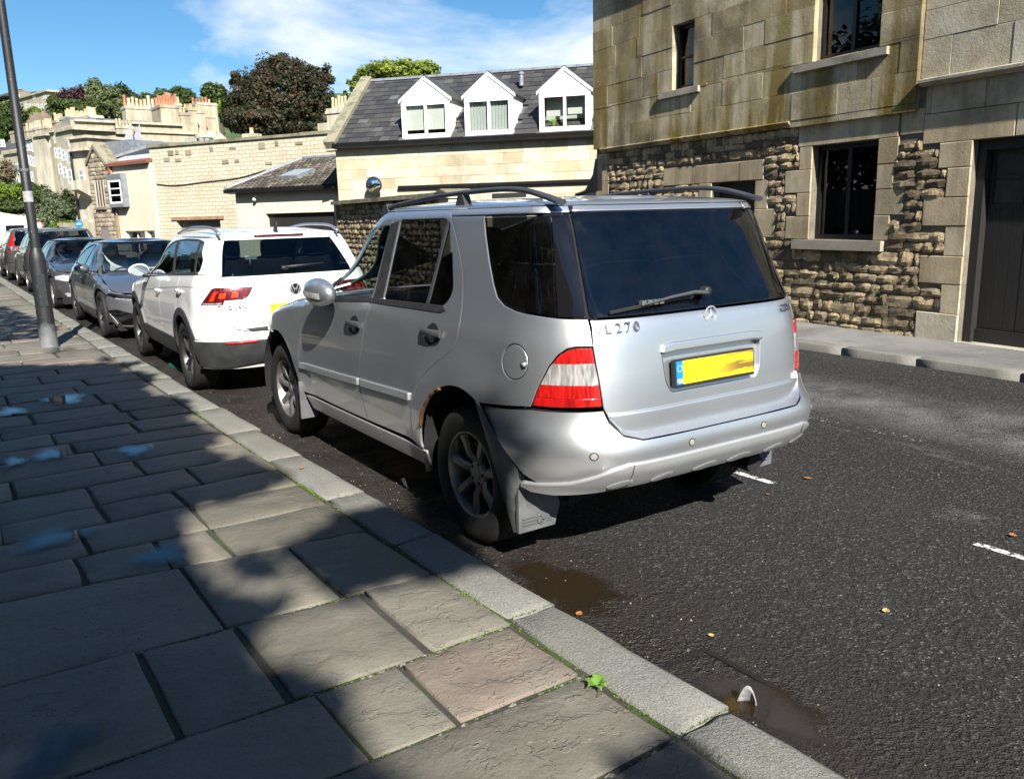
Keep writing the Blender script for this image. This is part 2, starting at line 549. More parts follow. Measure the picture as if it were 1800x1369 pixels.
def rpoly(pts, r=0.02, n=4):
    """polygon with rounded corners; a point may carry its own radius as third value"""
    out = []
    m = len(pts)
    for i in range(m):
        b = np.array(pts[i][:2], float); a = np.array(pts[i - 1][:2], float); c = np.array(pts[(i + 1) % m][:2], float)
        rr = pts[i][2] if len(pts[i]) > 2 else r
        la, lc = np.linalg.norm(a - b), np.linalg.norm(c - b)
        k = min(rr, la * 0.45, lc * 0.45)
        if k < 1e-4: out.append(tuple(b)); continue
        p0, p1 = b + (a - b) / la * k, b + (c - b) / lc * k
        for j in range(n + 1):
            s = j / n
            out.append(tuple((1 - s)**2 * p0 + 2 * s * (1 - s) * b + s * s * p1))
    return out
def arcpts(cy, cz, r, a0, a1, n=16):
    return [(cy + r * math.cos(math.radians(a0 + (a1 - a0) * k / n)), cz + r * math.sin(math.radians(a0 + (a1 - a0) * k / n))) for k in range(n + 1)]
def dens(poly, step):
    out = []
    m = len(poly)
    for i in range(m):
        a, b = np.array(poly[i], float), np.array(poly[(i + 1) % m], float)
        d = np.linalg.norm(b - a)
        if d < 1e-4: continue
        k = max(1, int(math.ceil(d / step)))
        for j in range(k): out.append(a + (b - a) * j / k)
    return np.array(out)
def inside(poly, Q):
    x, y = Q[:, 0], Q[:, 1]
    r = np.zeros(len(Q), bool)
    a = poly; b = np.roll(poly, -1, 0)
    for (x0, y0), (x1, y1) in zip(a, b):
        c = ((y0 > y) != (y1 > y))
        with np.errstate(divide='ignore', invalid='ignore'):
            r ^= c & (x < (x1 - x0) * (y - y0) / (y1 - y0) + x0)
    return r
def segdist(poly, Q):
    d = np.full(len(Q), 1e9)
    a = poly; b = np.roll(poly, -1, 0)
    for p0, p1 in zip(a, b):
        e = p1 - p0; L = (e @ e) + 1e-12
        t = np.clip(((Q - p0) @ e) / L, 0, 1)
        d = np.minimum(d, np.linalg.norm(Q - (p0 + t[:, None] * e), axis=1))
    return d
def panel_data(S, outline, holes=(), off=0.0, thick=0.014, step=0.04, gap=0.002, bev=0.0038):
    loops = [dens(outline, step)] + [dens(h, step) for h in holes]
    for i, l in enumerate(loops):
        A = 0.5 * np.sum(l[:, 0] * np.roll(l[:, 1], -1) - np.roll(l[:, 0], -1) * l[:, 1])
        if (A < 0) != (i > 0): loops[i] = l[::-1].copy()
    # pull the outline in by the gap
    for i, l in enumerate(loops):
        e = np.roll(l, -1, 0) - np.roll(l, 1, 0)
        nrm = np.stack([e[:, 1], -e[:, 0]], 1); nrm /= np.linalg.norm(nrm, axis=1, keepdims=True) + 1e-9
        loops[i] = l - nrm * (gap + bev)
    o = loops[0]
    lo, hi = o.min(0), o.max(0)
    gx, gy = np.meshgrid(np.arange(lo[0] + step * 0.5, hi[0], step), np.arange(lo[1] + step * 0.5, hi[1], step))
    G = np.stack([gx.ravel(), gy.ravel()], 1)
    k = inside(o, G) & (segdist(o, G) > step * 0.45)
    for h in loops[1:]: k &= ~inside(h, G) & (segdist(h, G) > step * 0.45)
    G = G[k]
    pts = np.concatenate(loops + [G])
    edges = []
    b = 0
    for l in loops:
        n = len(l); edges += [(b + i, b + (i + 1) % n) for i in range(n)]; b += n
    vc, _, tris, ov, _, _ = delaunay_2d_cdt([Vector(q) for q in pts.tolist()], edges, [], 1 if len(loops) == 1 else 0, 1e-6)
    Q = np.array([tuple(v) for v in vc])
    tris = [t for t in tris if len(t) == 3]
    T = np.array(tris, int)
    cen = Q[T].mean(1)
    ok = inside(o, cen)
    for h in loops[1:]: ok &= ~inside(h, cen)
    T = T[ok]
    # orient: outward = cross(dz, dt) -> clockwise in (t,z)
    a = Q[T]
    ar = (a[:, 1, 0] - a[:, 0, 0]) * (a[:, 2, 1] - a[:, 0, 1]) - (a[:, 2, 0] - a[:, 0, 0]) * (a[:, 1, 1] - a[:, 0, 1])
    T = T[np.abs(ar) > 1e-9]; ar = ar[np.abs(ar) > 1e-9]
    T[ar > 0] = T[ar > 0][:, ::-1]
    P = S.P(Q[:, 0], Q[:, 1]); N = S.N(Q[:, 0], Q[:, 1])
    P = P + N * off
    V = [P]; NN = [N]; F = [T]
    nb = len(P)
    # bevel ring and return edge around every loop
    for l in loops:
        n = len(l)
        e = np.roll(l, -1, 0) - np.roll(l, 1, 0)
        nr = np.stack([e[:, 1], -e[:, 0]], 1); nr /= np.linalg.norm(nr, axis=1, keepdims=True) + 1e-9
        p0 = S.P(l[:, 0], l[:, 1]); n0 = S.N(l[:, 0], l[:, 1])
        tn = np.roll(p0, -1, 0) - np.roll(p0, 1, 0); tn /= np.linalg.norm(tn, axis=1, keepdims=True) + 1e-9
        bd = np.cross(tn, n0)
        pt = S.P(l[:, 0] + nr[:, 0] * 1e-3, l[:, 1] + nr[:, 1] * 1e-3)
        sg = np.sign(np.sum((pt - p0) * bd)); bd *= sg if sg != 0 else 1
        p0 = p0 + n0 * off
        r0 = p0; r1 = p0 + bd * bev - n0 * bev; r2 = p0 + bd * bev - n0 * thick
        nm = (n0 + bd); nm /= np.linalg.norm(nm, axis=1, keepdims=True)
        rows = [(r0, n0), (r1, nm), (r1, bd), (r2, bd)]
        base = []
        for pp, q in rows:
            base.append(nb); V.append(pp); NN.append(q); nb += n
        i = np.arange(n); j = (i + 1) % n
        for a_, b_ in ((base[0], base[1]), (base[2], base[3])):
            f1 = np.stack([a_ + i, b_ + i, b_ + j], 1); f2 = np.stack([a_ + i, b_ + j, a_ + j], 1)
            # fix orientation
            VV = np.concatenate(V)
            c = np.cross(VV[f1[:, 1]] - VV[f1[:, 0]], VV[f1[:, 2]] - VV[f1[:, 0]])
            NV = np.concatenate(NN)
            if np.sum(c * NV[f1[:, 1]]) < 0: f1, f2 = f1[:, ::-1], f2[:, ::-1]
            F += [f1, f2]
    return np.concatenate(V), np.concatenate(F), np.concatenate(NN)
def mesh_n(name, V, F, N, mat, parent, mirror=False):
    if mirror:
        V = V * np.array([-1, 1, 1]); N = N * np.array([-1, 1, 1]); F = F[:, ::-1]
    o = raw(name, V, F, mat, parent, smooth=True)
    me = o.data
    if len(me.vertices) == len(N):
        try: me.normals_split_custom_set_from_vertices([tuple(q) for q in N.tolist()])
        except Exception: pass
    return o
def panel(name, S, outline, mat, parent, holes=(), mirror=False, both=False, label=None, **kw):
    V, F, N = panel_data(S, outline, holes, **kw)
    res = []
    if both or not mirror: res.append(mesh_n(name, V, F, N, mat, parent))
    if both or mirror: res.append(mesh_n(name, V, F, N, mat, parent, True))
    if label:
        for o in res: o['label'] = label
    return res if both else res[0]
def sym(pts):
    """mirror a left half outline given in rear t coordinates round the rear centre t0"""
    return pts
def letters_on(rp, txt, size, x, z, name, mat, parent, bold=True):
    """lettering laid character by character along the curved tail"""
    mb = MB(); adv = size * (.74 if len(txt) < 5 else .80)
    for k, ch in enumerate(txt):
        xx = x + (k - (len(txt) - 1) / 2) * adv
        m_ = text_mb(ch, size, .0025, bold)
        c = rp(xx, z, .011 if len(txt) > 4 else .0075); ex = rp(xx + .01, z, .004) - rp(xx - .01, z, .004); ex /= np.linalg.norm(ex)
        ez = rp(xx, z + .01, .004) - rp(xx, z - .01, .004); ez /= np.linalg.norm(ez); ny = np.cross(ez, ex)
        mb.add([tuple(c + ex * v[0] - ny * v[1] + ez * v[2]) for v in m_.v], m_.f)
    return mb.build(name, mat, parent)
class Height:
    """surface z = h(x, y) used like a Shape with (t, z) = (x, y)"""
    def __init__(s, h): s.h = h
    def P(s, x, y):
        x, y = np.broadcast_arrays(np.asarray(x, float), np.asarray(y, float))
        return np.stack([x, y, s.h(x, y)], -1)
    def N(s, x, y):
        e = 2e-3
        a = s.P(np.asarray(x) + e, y) - s.P(np.asarray(x) - e, y); b = s.P(x, np.asarray(y) + e) - s.P(x, np.asarray(y) - e)
        n = np.cross(a, b); n = n / (np.linalg.norm(n, axis=-1, keepdims=True) + 1e-12)
        return n
def height_panel(name, h, outline, mat, parent, **kw):
    V, F, N = panel_data(Height(h), outline, **kw)
    # panel_data orients for side shells; flip so that the faces look along N
    c = np.cross(V[F[:, 1]] - V[F[:, 0]], V[F[:, 2]] - V[F[:, 0]])
    fl = (c * N[F[:, 0]]).sum(1) < 0
    F[fl] = F[fl][:, ::-1]
    return mesh_n(name, V, F, N, mat, parent)
def roof(name, S, z0, top, ya, yb, t0, t1, mat, parent, p=3.0, q=1.7, nt=120, nk=14):
    """closed crown over the outline of S at z0(y): rings that shrink to the centre line"""
    t = np.linspace(t0, t1, nt)
    z = np.full(nt, z0 if not callable(z0) else 1.6)
    for _ in range(3):
        if callable(z0): z = z0(S.xy(t, z)[1])
    x, y = S.xy(t, z)
    x = np.minimum(x, -1e-4); 
    cy = np.clip(y, ya, yb)
    V = []
    for k in range(nk + 1):
        th = (pi / 2) * k / nk
        c = max(0.0, math.cos(th)) ** (2 / p); s_ = math.sin(th) ** (2 / q)
        V.append(np.stack([x * c, cy + (y - cy) * c, z + (top(y) - z) * s_], 1))
    V = np.array(V)   # nk+1, nt, 3
    R = V[:, ::-1] * np.array([-1, 1, 1])
    A = np.concatenate([V, R], 1)
    n = A.shape[1]
    idx = np.arange((nk + 1) * n).reshape(nk + 1, n)
    F = []
    for k in range(nk):
        a, b = idx[k], idx[k + 1]
        F.append(np.stack([a, b, np.roll(b, -1), np.roll(a, -1)], 1))
    F = np.concatenate(F)
    o = raw(name, A.reshape(-1, 3), F, mat, parent, smooth=True)
    bm = bmesh.new(); bm.from_mesh(o.data)
    bmesh.ops.remove_doubles(bm, verts=bm.verts, dist=2e-4)
    bmesh.ops.recalc_face_normals(bm, faces=bm.faces)
    up = sum(f.normal.z for f in bm.faces)
    if up < 0: bmesh.ops.reverse_faces(bm, faces=bm.faces)
    for f in bm.faces: f.smooth = True
    bm.to_mesh(o.data); bm.free()
    return o
def strip_on(S, line, w, off, name, mat, parent, n=6, mirror=False, h=0.012):
    """a moulding that follows the shell along a (t,z) line"""
    L = dens(list(line) + [line[-1]], 0.04)
    pts = S.P(L[:, 0], L[:, 1]) + S.N(L[:, 0], L[:, 1]) * off
    if mirror: pts = pts * np.array([-1, 1, 1])
    mb = MB(); mb.tube(pts, [(w, h)] * len(pts), n)
    return mb.build(name, mat, parent, smooth=True, angle=50)
def wheel(parent, x, y, R, width, rim_r, style, side, mats, rz=0.0, caps=True):
    """tyre, rim and cap; side = -1 left, 1 right; x is the outer face"""
    s = side
    def X(d): return x - s * d      # d inwards from the outer face
    w = bpy.data.objects.new('wheel', None)
    mb = MB()
    # barrel + lip
    prof = [(rim_r * 1.03, 0.012), (rim_r * 1.035, 0.004), (rim_r * 0.985, 0.004), (rim_r * 0.95, 0.02), (rim_r * 0.93, 0.10), (rim_r * 0.9, width * 0.85)]
    mb.lathe([(r, -s * d) for r, d in prof], (x, y, R), 'x', 40)
    n = style['n']
    hub = rim_r * style.get('hub', 0.30)
    dish = style.get('dish', 0.03)
    a0 = style.get('a0', 0.3)
    for k in range(n):
        for tw in style.get('twin', (0.0,)):
            a = a0 + 2 * pi * k / n
            w0, w1 = style['w0'] * rim_r, style['w1'] * rim_r
            sec = []
            for r, ww, d, th in ((hub * 0.7, w0, dish + 0.004, 0.05), (rim_r * 0.5, (w0 + w1) / 2 * 0.92, dish * 0.55, 0.045), (rim_r * 0.8, w1, dish * 0.35 + 0.006, 0.04), (rim_r * 0.97, w1 * 1.15, 0.016, 0.04)):
                aa = a + tw * (0.35 + 0.65 * r / rim_r)
                er = np.array([math.cos(aa), math.sin(aa)]); et = np.array([-er[1], er[0]])
                c = er * r
                q = []
                for u, dd in ((-1, 0.012), (-0.55, 0.0), (0.55, 0.0), (1, 0.012), (0.9, th), (-0.9, th)):
                    pp = c + et * u * ww * 0.5
                    q.append((X(d + dd), y + pp[0], R + pp[1]))
                sec.append(q)
            vs = [v for q in sec for v in q]
            fs = []
            for i in range(len(sec) - 1):
                for j in range(6):
                    fs.append((i * 6 + j, i * 6 + (j + 1) % 6, (i + 1) * 6 + (j + 1) % 6, (i + 1) * 6 + j))
            mb.add(vs, fs)
    mb.lathe([(0.001, -s * dish), (hub * 0.8, -s * dish), (hub, -s * (dish + 0.012)), (hub, -s * (dish + 0.06))], (x, y, R), 'x', 24)
    o = mb.build('wheel', mats[0], parent, smooth=True, angle=35)
    # tyre
    tb = MB()
    k = R - rim_r
    prof = [(rim_r * 1.01, 0.01), (rim_r + k * 0.12, -0.004), (rim_r + k * 0.45, -0.012), (rim_r + k * 0.72, -0.010), (rim_r + k * 0.9, 0.006), (R * 0.997, 0.026), (R, 0.05)]
    g = [(R, width * 0.25), (R - 0.007, width * 0.255), (R - 0.007, width * 0.29), (R, width * 0.295), (R, width * 0.48), (R - 0.007, width * 0.485), (R - 0.007, width * 0.52), (R, width * 0.525), (R, width * 0.72), (R - 0.007, width * 0.725), (R - 0.007, width * 0.76), (R, width * 0.765)]
    prof += g + [(R, width - 0.05), (R * 0.99, width - 0.02), (rim_r + k * 0.6, width), (rim_r * 1.0, width - 0.02)]
    tb.lathe([(r, -s * d) for r, d in prof], (x, y, R), 'x', 48)
    tb.build('tyre', M['rubber'], o, smooth=True, angle=40)
    # brake disc behind the spokes
    db = MB()
    db.lathe([(0.02, -s * 0.09), (rim_r * 0.78, -s * 0.09), (rim_r * 0.78, -s * 0.115), (0.02, -s * 0.115)], (x, y, R), 'x', 28)
    db.build('brake_disc', M['disc'], o)
    if caps:
        cb = MB()
        cb.lathe([(0.001, -s * (dish - 0.006)), (hub * 0.38, -s * (dish - 0.006)), (hub * 0.45, -s * (dish + 0.004))], (x, y, R), 'x', 20)
        cb.build('centre_cap', mats[1], o, smooth=True, angle=40)
        for j in range(5):
            a = 0.6 + 2 * pi * j / 5
            bb = MB(); bb.tube([(X(dish - 0.001), y + hub * 0.66 * math.cos(a), R + hub * 0.66 * math.sin(a)), (X(dish + 0.01), y + hub * 0.66 * math.cos(a), R + hub * 0.66 * math.sin(a))], 0.011, 6)
            bb.build('wheel_bolt', M['void'], o)
    return o
def liner(parent, x, y, z, r, depth, side, mat):
    """dark wheel well: half drum with a back wall"""
    mb = MB()
    n = 20
    pts = [(r * math.cos(pi * k / n * 1.16 - 0.25), r * math.sin(pi * k / n * 1.16 - 0.25)) for k in range(n + 1)]
    xs = (x, x - side * depth)
    vs = [(xx, y + a, z + b) for xx in xs for a, b in pts]
    fs = [(i, i + 1, n + 2 + i, n + 1 + i) for i in range(n)]
    fs.append(tuple(range(n + 1, 2 * n + 2)))
    mb.add(vs, fs)
    return mb.build('wheel_arch_liner', mat, parent)
def seat(parent, x, y, z, mat, w=0.5, ang=0.25, h=0.62, d=0.5, facing=1):
    """car seat: cushion, back and headrest"""
    f = facing
    def cushion(cx, cy, cz, sx, sy, sz, tilt, name, par):
        bm = bmesh.new()
        bmesh.ops.create_cube(bm, size=1.0)
        bmesh.ops.subdivide_edges(bm, edges=bm.edges, cuts=3, use_grid_fill=True)
        for v in bm.verts:
            c = v.co * 2
            k = 1 - 0.10 * ((abs(c.x) ** 4 + abs(c.y) ** 4 + abs(c.z) ** 4) - 1) / 2
            v.co = Vector((c.x * k * sx / 2, c.y * k * sy / 2, c.z * k * sz / 2))
        bmesh.ops.rotate(bm, verts=bm.verts, matrix=Matrix.Rotation(tilt, 3, 'X'))
        bmesh.ops.translate(bm, verts=bm.verts, vec=(cx, cy, cz))
        me = bpy.data.meshes.new(name); bm.to_mesh(me); bm.free()
        me.polygons.foreach_set('use_smooth', np.ones(len(me.polygons), dtype=bool))
        me.materials.append(mat)
        return share(name, me, par)
    o = cushion(x, y, z, w, d, 0.16, 0.08 * f, 'seat', parent)
    cushion(x, y - f * (d * 0.5 + h * 0.12), z + h * 0.52, w, 0.15, h, ang * f, 'seat_back', o)
    cushion(x, y - f * (d * 0.5 + h * 0.30), z + h + 0.09, w * 0.52, 0.1, 0.17, ang * f * 0.6, 'headrest', o)
    return o
M['disc'] = plain('brake_disc', (0.10, 0.075, 0.055), 0.5, 0.5, var=0.4, scale=10)
# ------------------------------------------------------------------ the silver off-roader
M['silver'] = paint('silver_paint', (0.60, 0.615, 0.64), 0.9, 0.36, dirt=(0.26, 0.245, 0.21), dirt_amt=0.55, zlow=0.30, zhigh=0.62)
M['silver_trim'] = paint('silver_plastic', (0.38, 0.39, 0.405), 0.6, 0.42, dirt=(0.26, 0.245, 0.21), dirt_amt=0.6, zlow=0.3, zhigh=0.7)
M['grey_trim'] = plain('grey_plastic', (0.10, 0.103, 0.108), 0.5, var=0.3, scale=9, bump=0.1, bscale=250)
M['roofbar'] = plain('roof_bar_grey', (0.052, 0.056, 0.062), 0.38, 0.2, var=0.2, scale=6)
M['g_front'] = glass('front_side_glass', (0.50, 0.60, 0.57), ior=1.5)
M['g_priv'] = glass('privacy_glass', (0.12, 0.12, 0.125), ior=1.55, dirt=0.012)
M['g_rear'] = glass('rear_glass', (0.05, 0.05, 0.055), ior=1.85, dirt=0.012)
M['g_clear'] = glass('windscreen_glass', (0.72, 0.80, 0.78), ior=1.5)
M['mirror'] = plain('mirror_face', (0.8, 0.8, 0.8), 0.02, 1.0)
def lens(name, c, rough=0.12, ribs=90.0, emit=0.0):
    b = NB(name)
    v = b.mapping(scale=(ribs, ribs, ribs * 0.12))
    n = b.noise(1.0, 2, vec=v)
    b.set('Base Color', b.mix(b.ramp(n, [(0.35, 0.0), (0.65, 1.0)]), tuple(q * 0.45 for q in c), c))
    b.set('Roughness', 0.25).set('Coat Weight', 1.0).set('Coat Roughness', rough * 0.3).set('Metallic', 0.25)
    b.bump(n, 0.5, 0.004)
    return b.m
M['lens_red'] = lens('red_lens', (0.62, 0.012, 0.010))
M['lens_red_low'] = lens('red_lens_plain', (0.55, 0.010, 0.010), ribs=25)
M['lens_clear'] = lens('clear_lens', (0.42, 0.40, 0.39), ribs=70)
M['clad_dark'] = plain('wiper_grey', (0.05, 0.052, 0.056), 0.45)
M['lens_led'] = lens('led_lens', (0.80, 0.80, 0.78), ribs=60)
M['lens_dark'] = lens('dark_red_lens', (0.16, 0.006, 0.010), ribs=40)
M['lens_orange'] = lens('orange_red_lens', (0.85, 0.06, 0.015), ribs=40)
M['sensor'] = plain('sensor_cap', (0.24, 0.235, 0.20), 0.55)
M['plate_y'] = None
def _plates():
    b = NB('yellow_plate')
    v = b.mapping(scale=(4.0, 1, 26.0), rot=(0, math.radians(9), 0))
    n = b.noise(1.0, 6, 0.65, vec=v)
    x = b.sep()[0]
    mr = b.node('ShaderNodeMapRange'); mr.inputs['From Min'].default_value = -0.20; mr.inputs['From Max'].default_value = 0.16
    b.link(x, mr.inputs['Value'])
    k = b.math('MULTIPLY', b.ramp(n, [(0.34, 0.0), (0.54, 1.0)]), mr.outputs[0], clamp=True)
    c = b.mix(k, (0.83, 0.62, 0.008), (0.16, 0.10, 0.022))
    b.set('Base Color', c).set('Roughness', 0.35).set('Coat Weight', 0.6)
    return b.m
M['plate_y'] = _plates()
M['plate_blue'] = plain('plate_blue', (0.01, 0.19, 0.55), 0.3)
M['plate_gold'] = plain('plate_star_yellow', (0.80, 0.62, 0.05), 0.4)
M['rust'] = stone('rusty_lip', [(0.05, 0.025, 0.012), (0.14, 0.065, 0.024), (0.24, 0.14, 0.05)], 0.0, 40, 0.9, 120)
M['star'] = plain('star_silver', (0.55, 0.56, 0.58), 0.38, 0.7)
M['badge'] = plain('badge_chrome', (0.30, 0.31, 0.33), 0.25, 1.0)

def merc():
    MW = [(.15, .80), (.30, .86), (.40, .885), (.55, .905), (.66, .915), (.78, .914), (.90, .908), (1.03, .895), (1.10, .884), (1.16, .866), (1.25, .84), (1.45, .79), (1.60, .752), (1.67, .733), (1.70, .712)]
    MR = [(.40, -.80), (.74, -.85), (.85, -.845), (1.0, -.83), (1.18, -.80), (1.24, -.765), (1.45, -.648), (1.67, -.515), (1.70, -.485)]
    MF = [(.2, 3.5), (.6, 3.62), (.9, 3.55), (1.0, 3.45), (1.10, 3.2), (1.115, 3.0), (1.135, 2.44), (1.66, 1.50), (1.72, 1.38)]
    yF = pchip([(.2, 2.9), (1.10, 2.9), (1.135, 2.04), (1.66, 1.10), (1.72, 1.0)])
    zf = pchip([(2.0, 1.13), (2.3, 1.105), (2.6, 1.07), (3.0, .985), (3.3, .88), (3.6, .80)])
    def shoulder(y, z):
        r = 0.07
        k = np.clip((z - (zf(y) - r)) / r, 0, 1)
        return r * (1 - np.sqrt(np.maximum(0, 1 - k * k))) * smooth01(2.0, 2.35, y)
    def flare(y, z):
        f = 0
        for yc in (0.0, 2.82):
            d = np.hypot(np.asarray(y, float) - yc, np.asarray(z, float) - 0.38)
            f = f + 0.024 * (1 - smooth01(0.43, 0.70, d))
        return f * smooth01(0.3, 0.45, z)
    kw = dict(nr=5.0, nf=3.2, taper=[(-1, .985), (-.3, 1), (1.5, 1), (3.0, .97), (3.7, .93)], shoulder=shoulder, extra=flare)
    S = Shape(MW, MR, MF, -.36, yF, **kw)
    BW = [(.30, .86), (.38, .885), (.46, .91), (.55, .932), (.64, .936), (.71, .925), (.78, .912), (.85, .906)]
    BR = [(.36, -.79), (.44, -.83), (.50, -.885), (.57, -.93), (.64, -.938), (.69, -.925), (.72, -.895), (.78, -.868), (.85, -.852)]
    SB = Shape(BW, BR, MF, -.36, yF, nr=5.0, nf=3.2)
    r = thing('parked_car', 'silver off-roader with roof rails and dark rear windows, nearest of the parked cars', 'car', (MX, MY, 0), -MD, 'cars parked along the kerb')
    P = M['silver']
    AR, AZ = 0.45, 0.385
    t0 = S.tr(0, .9)[0]
    ra = arcpts(0, AZ, AR, 8, 116)
    mid = lambda q: q
    # --- rear quarter
    up = [(-.001, 1.662), (-.038, 1.581), (-.12, 1.446), (-.19, 1.345), (-.239, 1.288), (-.31, 1.256), (-.40, 1.24), (-.469, 1.232), (-.663, 1.217), (-.800, 1.212)]
    lamp = [(-.551, .823), (-.588, .919), (-.635, 1.012), (-.675, 1.062), (-.712, 1.087), (-.75, 1.095), (-.826, 1.095)]
    door_r = [(.325, 1.662), (.20, 1.52), (.10, 1.37), (.055, 1.22), (.04, 1.09), (.06, 1.04), (.12, .985), (.22, .93), (.34, .86), (.44, .775), (.51, .68), (.55, .56), (.56, .43)]
    door_r = catmull(door_r, 3)
    o = list(reversed(door_r)) + up + [lamp[-1]] + lamp[::-1][1:] + [(-.205, .79)] + ra[::-1][:] + [(.445, .40)]
    fuel = [(-.452 + .080 * math.cos(a), 1.015 + .080 * math.sin(a)) for a in np.linspace(0, 2 * pi, 28, endpoint=False)]
    panel('rear_quarter', S, o, P, r, holes=[fuel], both=False)
    panel('rear_quarter', S, o, P, r, mirror=True)
    cap = [(-.452 + .0775 * math.cos(a), 1.015 + .0775 * math.sin(a)) for a in np.linspace(0, 2 * pi, 28, endpoint=False)]
    panel('fuel_flap', S, cap, P, r, off=-0.002, gap=0.001, bev=0.004)
    nb = MB(); q = S.P(np.array([-.515]), np.array([1.01]))[0]; nb.tube([q + np.array([-.004, -.012, 0]), q + np.array([-.001, .022, 0])], [.011, .006], 8)
    nb.build('fuel_flap_grip', M['silver_trim'], r, smooth=True)
    # roof side strip above the rear side glass
    panel('roof_side', S, [(-.001, 1.665), (.318, 1.665), (.35, 1.70), (-.78, 1.70), (-.79, 1.668)], P, r, both=True, gap=0.0012)
    # --- doors
    g_r = rpoly([(.955, 1.192, .02), (.905, 1.648, .03), (.335, 1.652, .07), (.255, 1.50, .2), (.17, 1.285, .1), (.235, 1.212, .05)], .03, 5)
    fa = arcpts(0, AZ, AR, 8, 50)
    b_l = [(1.20, .42), (1.235, .55), (1.245, .68), (1.20, .88), (1.135, 1.08), (1.115, 1.14)]
    o = catmull(b_l, 3) + [(1.115, 1.15), (1.08, 1.30), (1.03, 1.55), (.995, 1.70), (.345, 1.70), (.325, 1.66)] + [q for q in door_r[1:]]
    panel('rear_door', S, o, P, r, holes=[g_r], both=True)
    panel('door_glass', S, dens(g_r, .03).tolist(), M['g_priv'], r, off=-0.008, gap=-0.004, bev=0.001, thick=.004, both=True)
    g_f = rpoly([(1.10, 1.180, .02), (1.025, 1.618, .03), (1.36, 1.600, .12), (1.56, 1.49, .1), (1.78, 1.30, .06), (1.95, 1.145, .03)], .03, 5)
    fd_front = catmull([(2.19, 1.105), (2.27, .98), (2.325, .80), (2.335, .65), (2.31, .53), (2.22, .42)], 3)
    o = [(1.118, 1.155)] + catmull(b_l[::-1], 3) + fd_front[::-1] + [(2.06, 1.16), (1.82, 1.37), (1.62, 1.545), (1.42, 1.64), (1.30, 1.675), (1.15, 1.70), (.998, 1.70), (1.033, 1.55), (1.083, 1.30)]
    panel('front_door', S, o, P, r, holes=[g_f], both=True)
    panel('door_glass', S, dens(g_f, .03).tolist(), M['g_front'], r, off=-0.008, gap=-0.004, bev=0.001, thick=.004, both=True)
    # black window surrounds, pillar and vent bar
    panel('pillar_trim', S, [(.915, 1.648), (.962, 1.20), (1.095, 1.19), (1.02, 1.63)], M['seal'], r, off=.003, both=True, thick=.02)
    panel('window_trim', S, rpoly([(.20, 1.188), (.235, 1.215), (1.108, 1.197), (1.108, 1.163), (.25, 1.172)], .01), M['seal'], r, off=.006, both=True, step=.03)
    panel('window_trim', S, [(1.112, 1.163), (1.112, 1.195), (1.80, 1.155), (2.0, 1.135), (2.0, 1.115), (1.80, 1.125)], M['seal'], r, off=.006, both=True, step=.03)
    panel('window_trim', S, [(.36, 1.65), (.332, 1.65), (.405, 1.21), (.44, 1.21)], M['roofbar'], r, off=-.002, both=True, step=.03)
    panel('mirror_base', S, rpoly([(1.76, 1.30), (1.70, 1.155), (2.02, 1.13)], .03), M['black'], r, off=.008, both=True)
    # --- A pillar, fender
    o = [(2.075, 1.16), (1.835, 1.37), (1.632, 1.55), (1.43, 1.645), (1.305, 1.682), (1.20, 1.70)] + [S.tf(-.50, 1.70), S.tf(-.58, 1.66), S.tf(-.70, 1.16)]
    o = [(S.ts(*q) if i < 6 else q) for i, q in enumerate(o)]
    panel('front_pillar', S, o, P, r, both=True, gap=0.001)
    f2 = arcpts(2.82, AZ, AR, 170, 28)
    o = fd_front[:] + [(2.355, .42)] + f2 + [(3.36, .62), (3.40, .78), S.ts(3.42, .80), S.ts(3.30, .875), S.ts(3.0, .98), S.ts(2.6, 1.065), S.ts(2.3, 1.10)]
    panel('front_wing', S, o, P, r, both=True)
    # --- sill
    panel('sill', S, [(.40, .405), (2.30, .405), (2.26, .30), (.44, .30)], M['silver_trim'], r, both=True, off=.004)
    # mouldings
    panel('door_moulding', S, rpoly([(.545, .665), (.545, .712), (1.212, .690), (1.215, .642)], .012), M['silver_trim'], r, off=.016, thick=.024, gap=.0, bev=.007, both=True, step=.03)
    panel('door_moulding', S, rpoly([(1.262, .640), (1.258, .688), (2.305, .650), (2.315, .602)], .012), M['silver_trim'], r, off=.016, thick=.024, gap=.0, bev=.007, both=True, step=.03)
    # handles
    for y, z in ((.30, 1.068), (1.31, 1.022)):
        cup = [(y + .085 * math.cos(a) * (1 - .25 * math.sin(a)), z - .008 + .062 * math.sin(a)) for a in np.linspace(0, 2 * pi, 24, endpoint=False)]
        for mr in (False, True):
            h = panel('door_handle', S, cup, M['black'], r, off=.002, gap=0, step=.03, mirror=mr)
            sg = 1 if mr else -1
            q0 = S.P(np.array([y - .10, y - .05, y + .05, y + .10]), np.array([z + .004, z + .006, z + .006, z + .004])) * np.array([-sg * 1.0, 1, 1]) if False else S.P(np.array([y - .10, y - .05, y + .05, y + .10]), np.array([z + .004, z + .006, z + .006, z + .004]))
            q0 = q0 + np.array([-1, 0, 0]) * np.array([.012, .030, .030, .012])[:, None]
            if mr: q0 = q0 * np.array([-1, 1, 1])
            hb = MB(); hb.tube(q0, [(.020, .010)] * 4, 10); hb.build('grip', M['clad_dark'], h, smooth=True, angle=50)
            disc = [(y + .032 * math.cos(a), z - .028 + .024 * math.sin(a)) for a in np.linspace(0, 2 * pi, 16, endpoint=False)]
            panel('finger_plate', S, disc, M['silver'], h, off=.004, gap=0, step=.02, mirror=mr)
    # --- rear side glass and gloss corner
    qg = [(-.006, 1.655), (-.044, 1.578), (-.126, 1.443), (-.196, 1.342), (-.245, 1.294), (-.314, 1.262), (-.402, 1.246), (-.469, 1.238), (-.655, 1.222), (-.648, 1.658)]
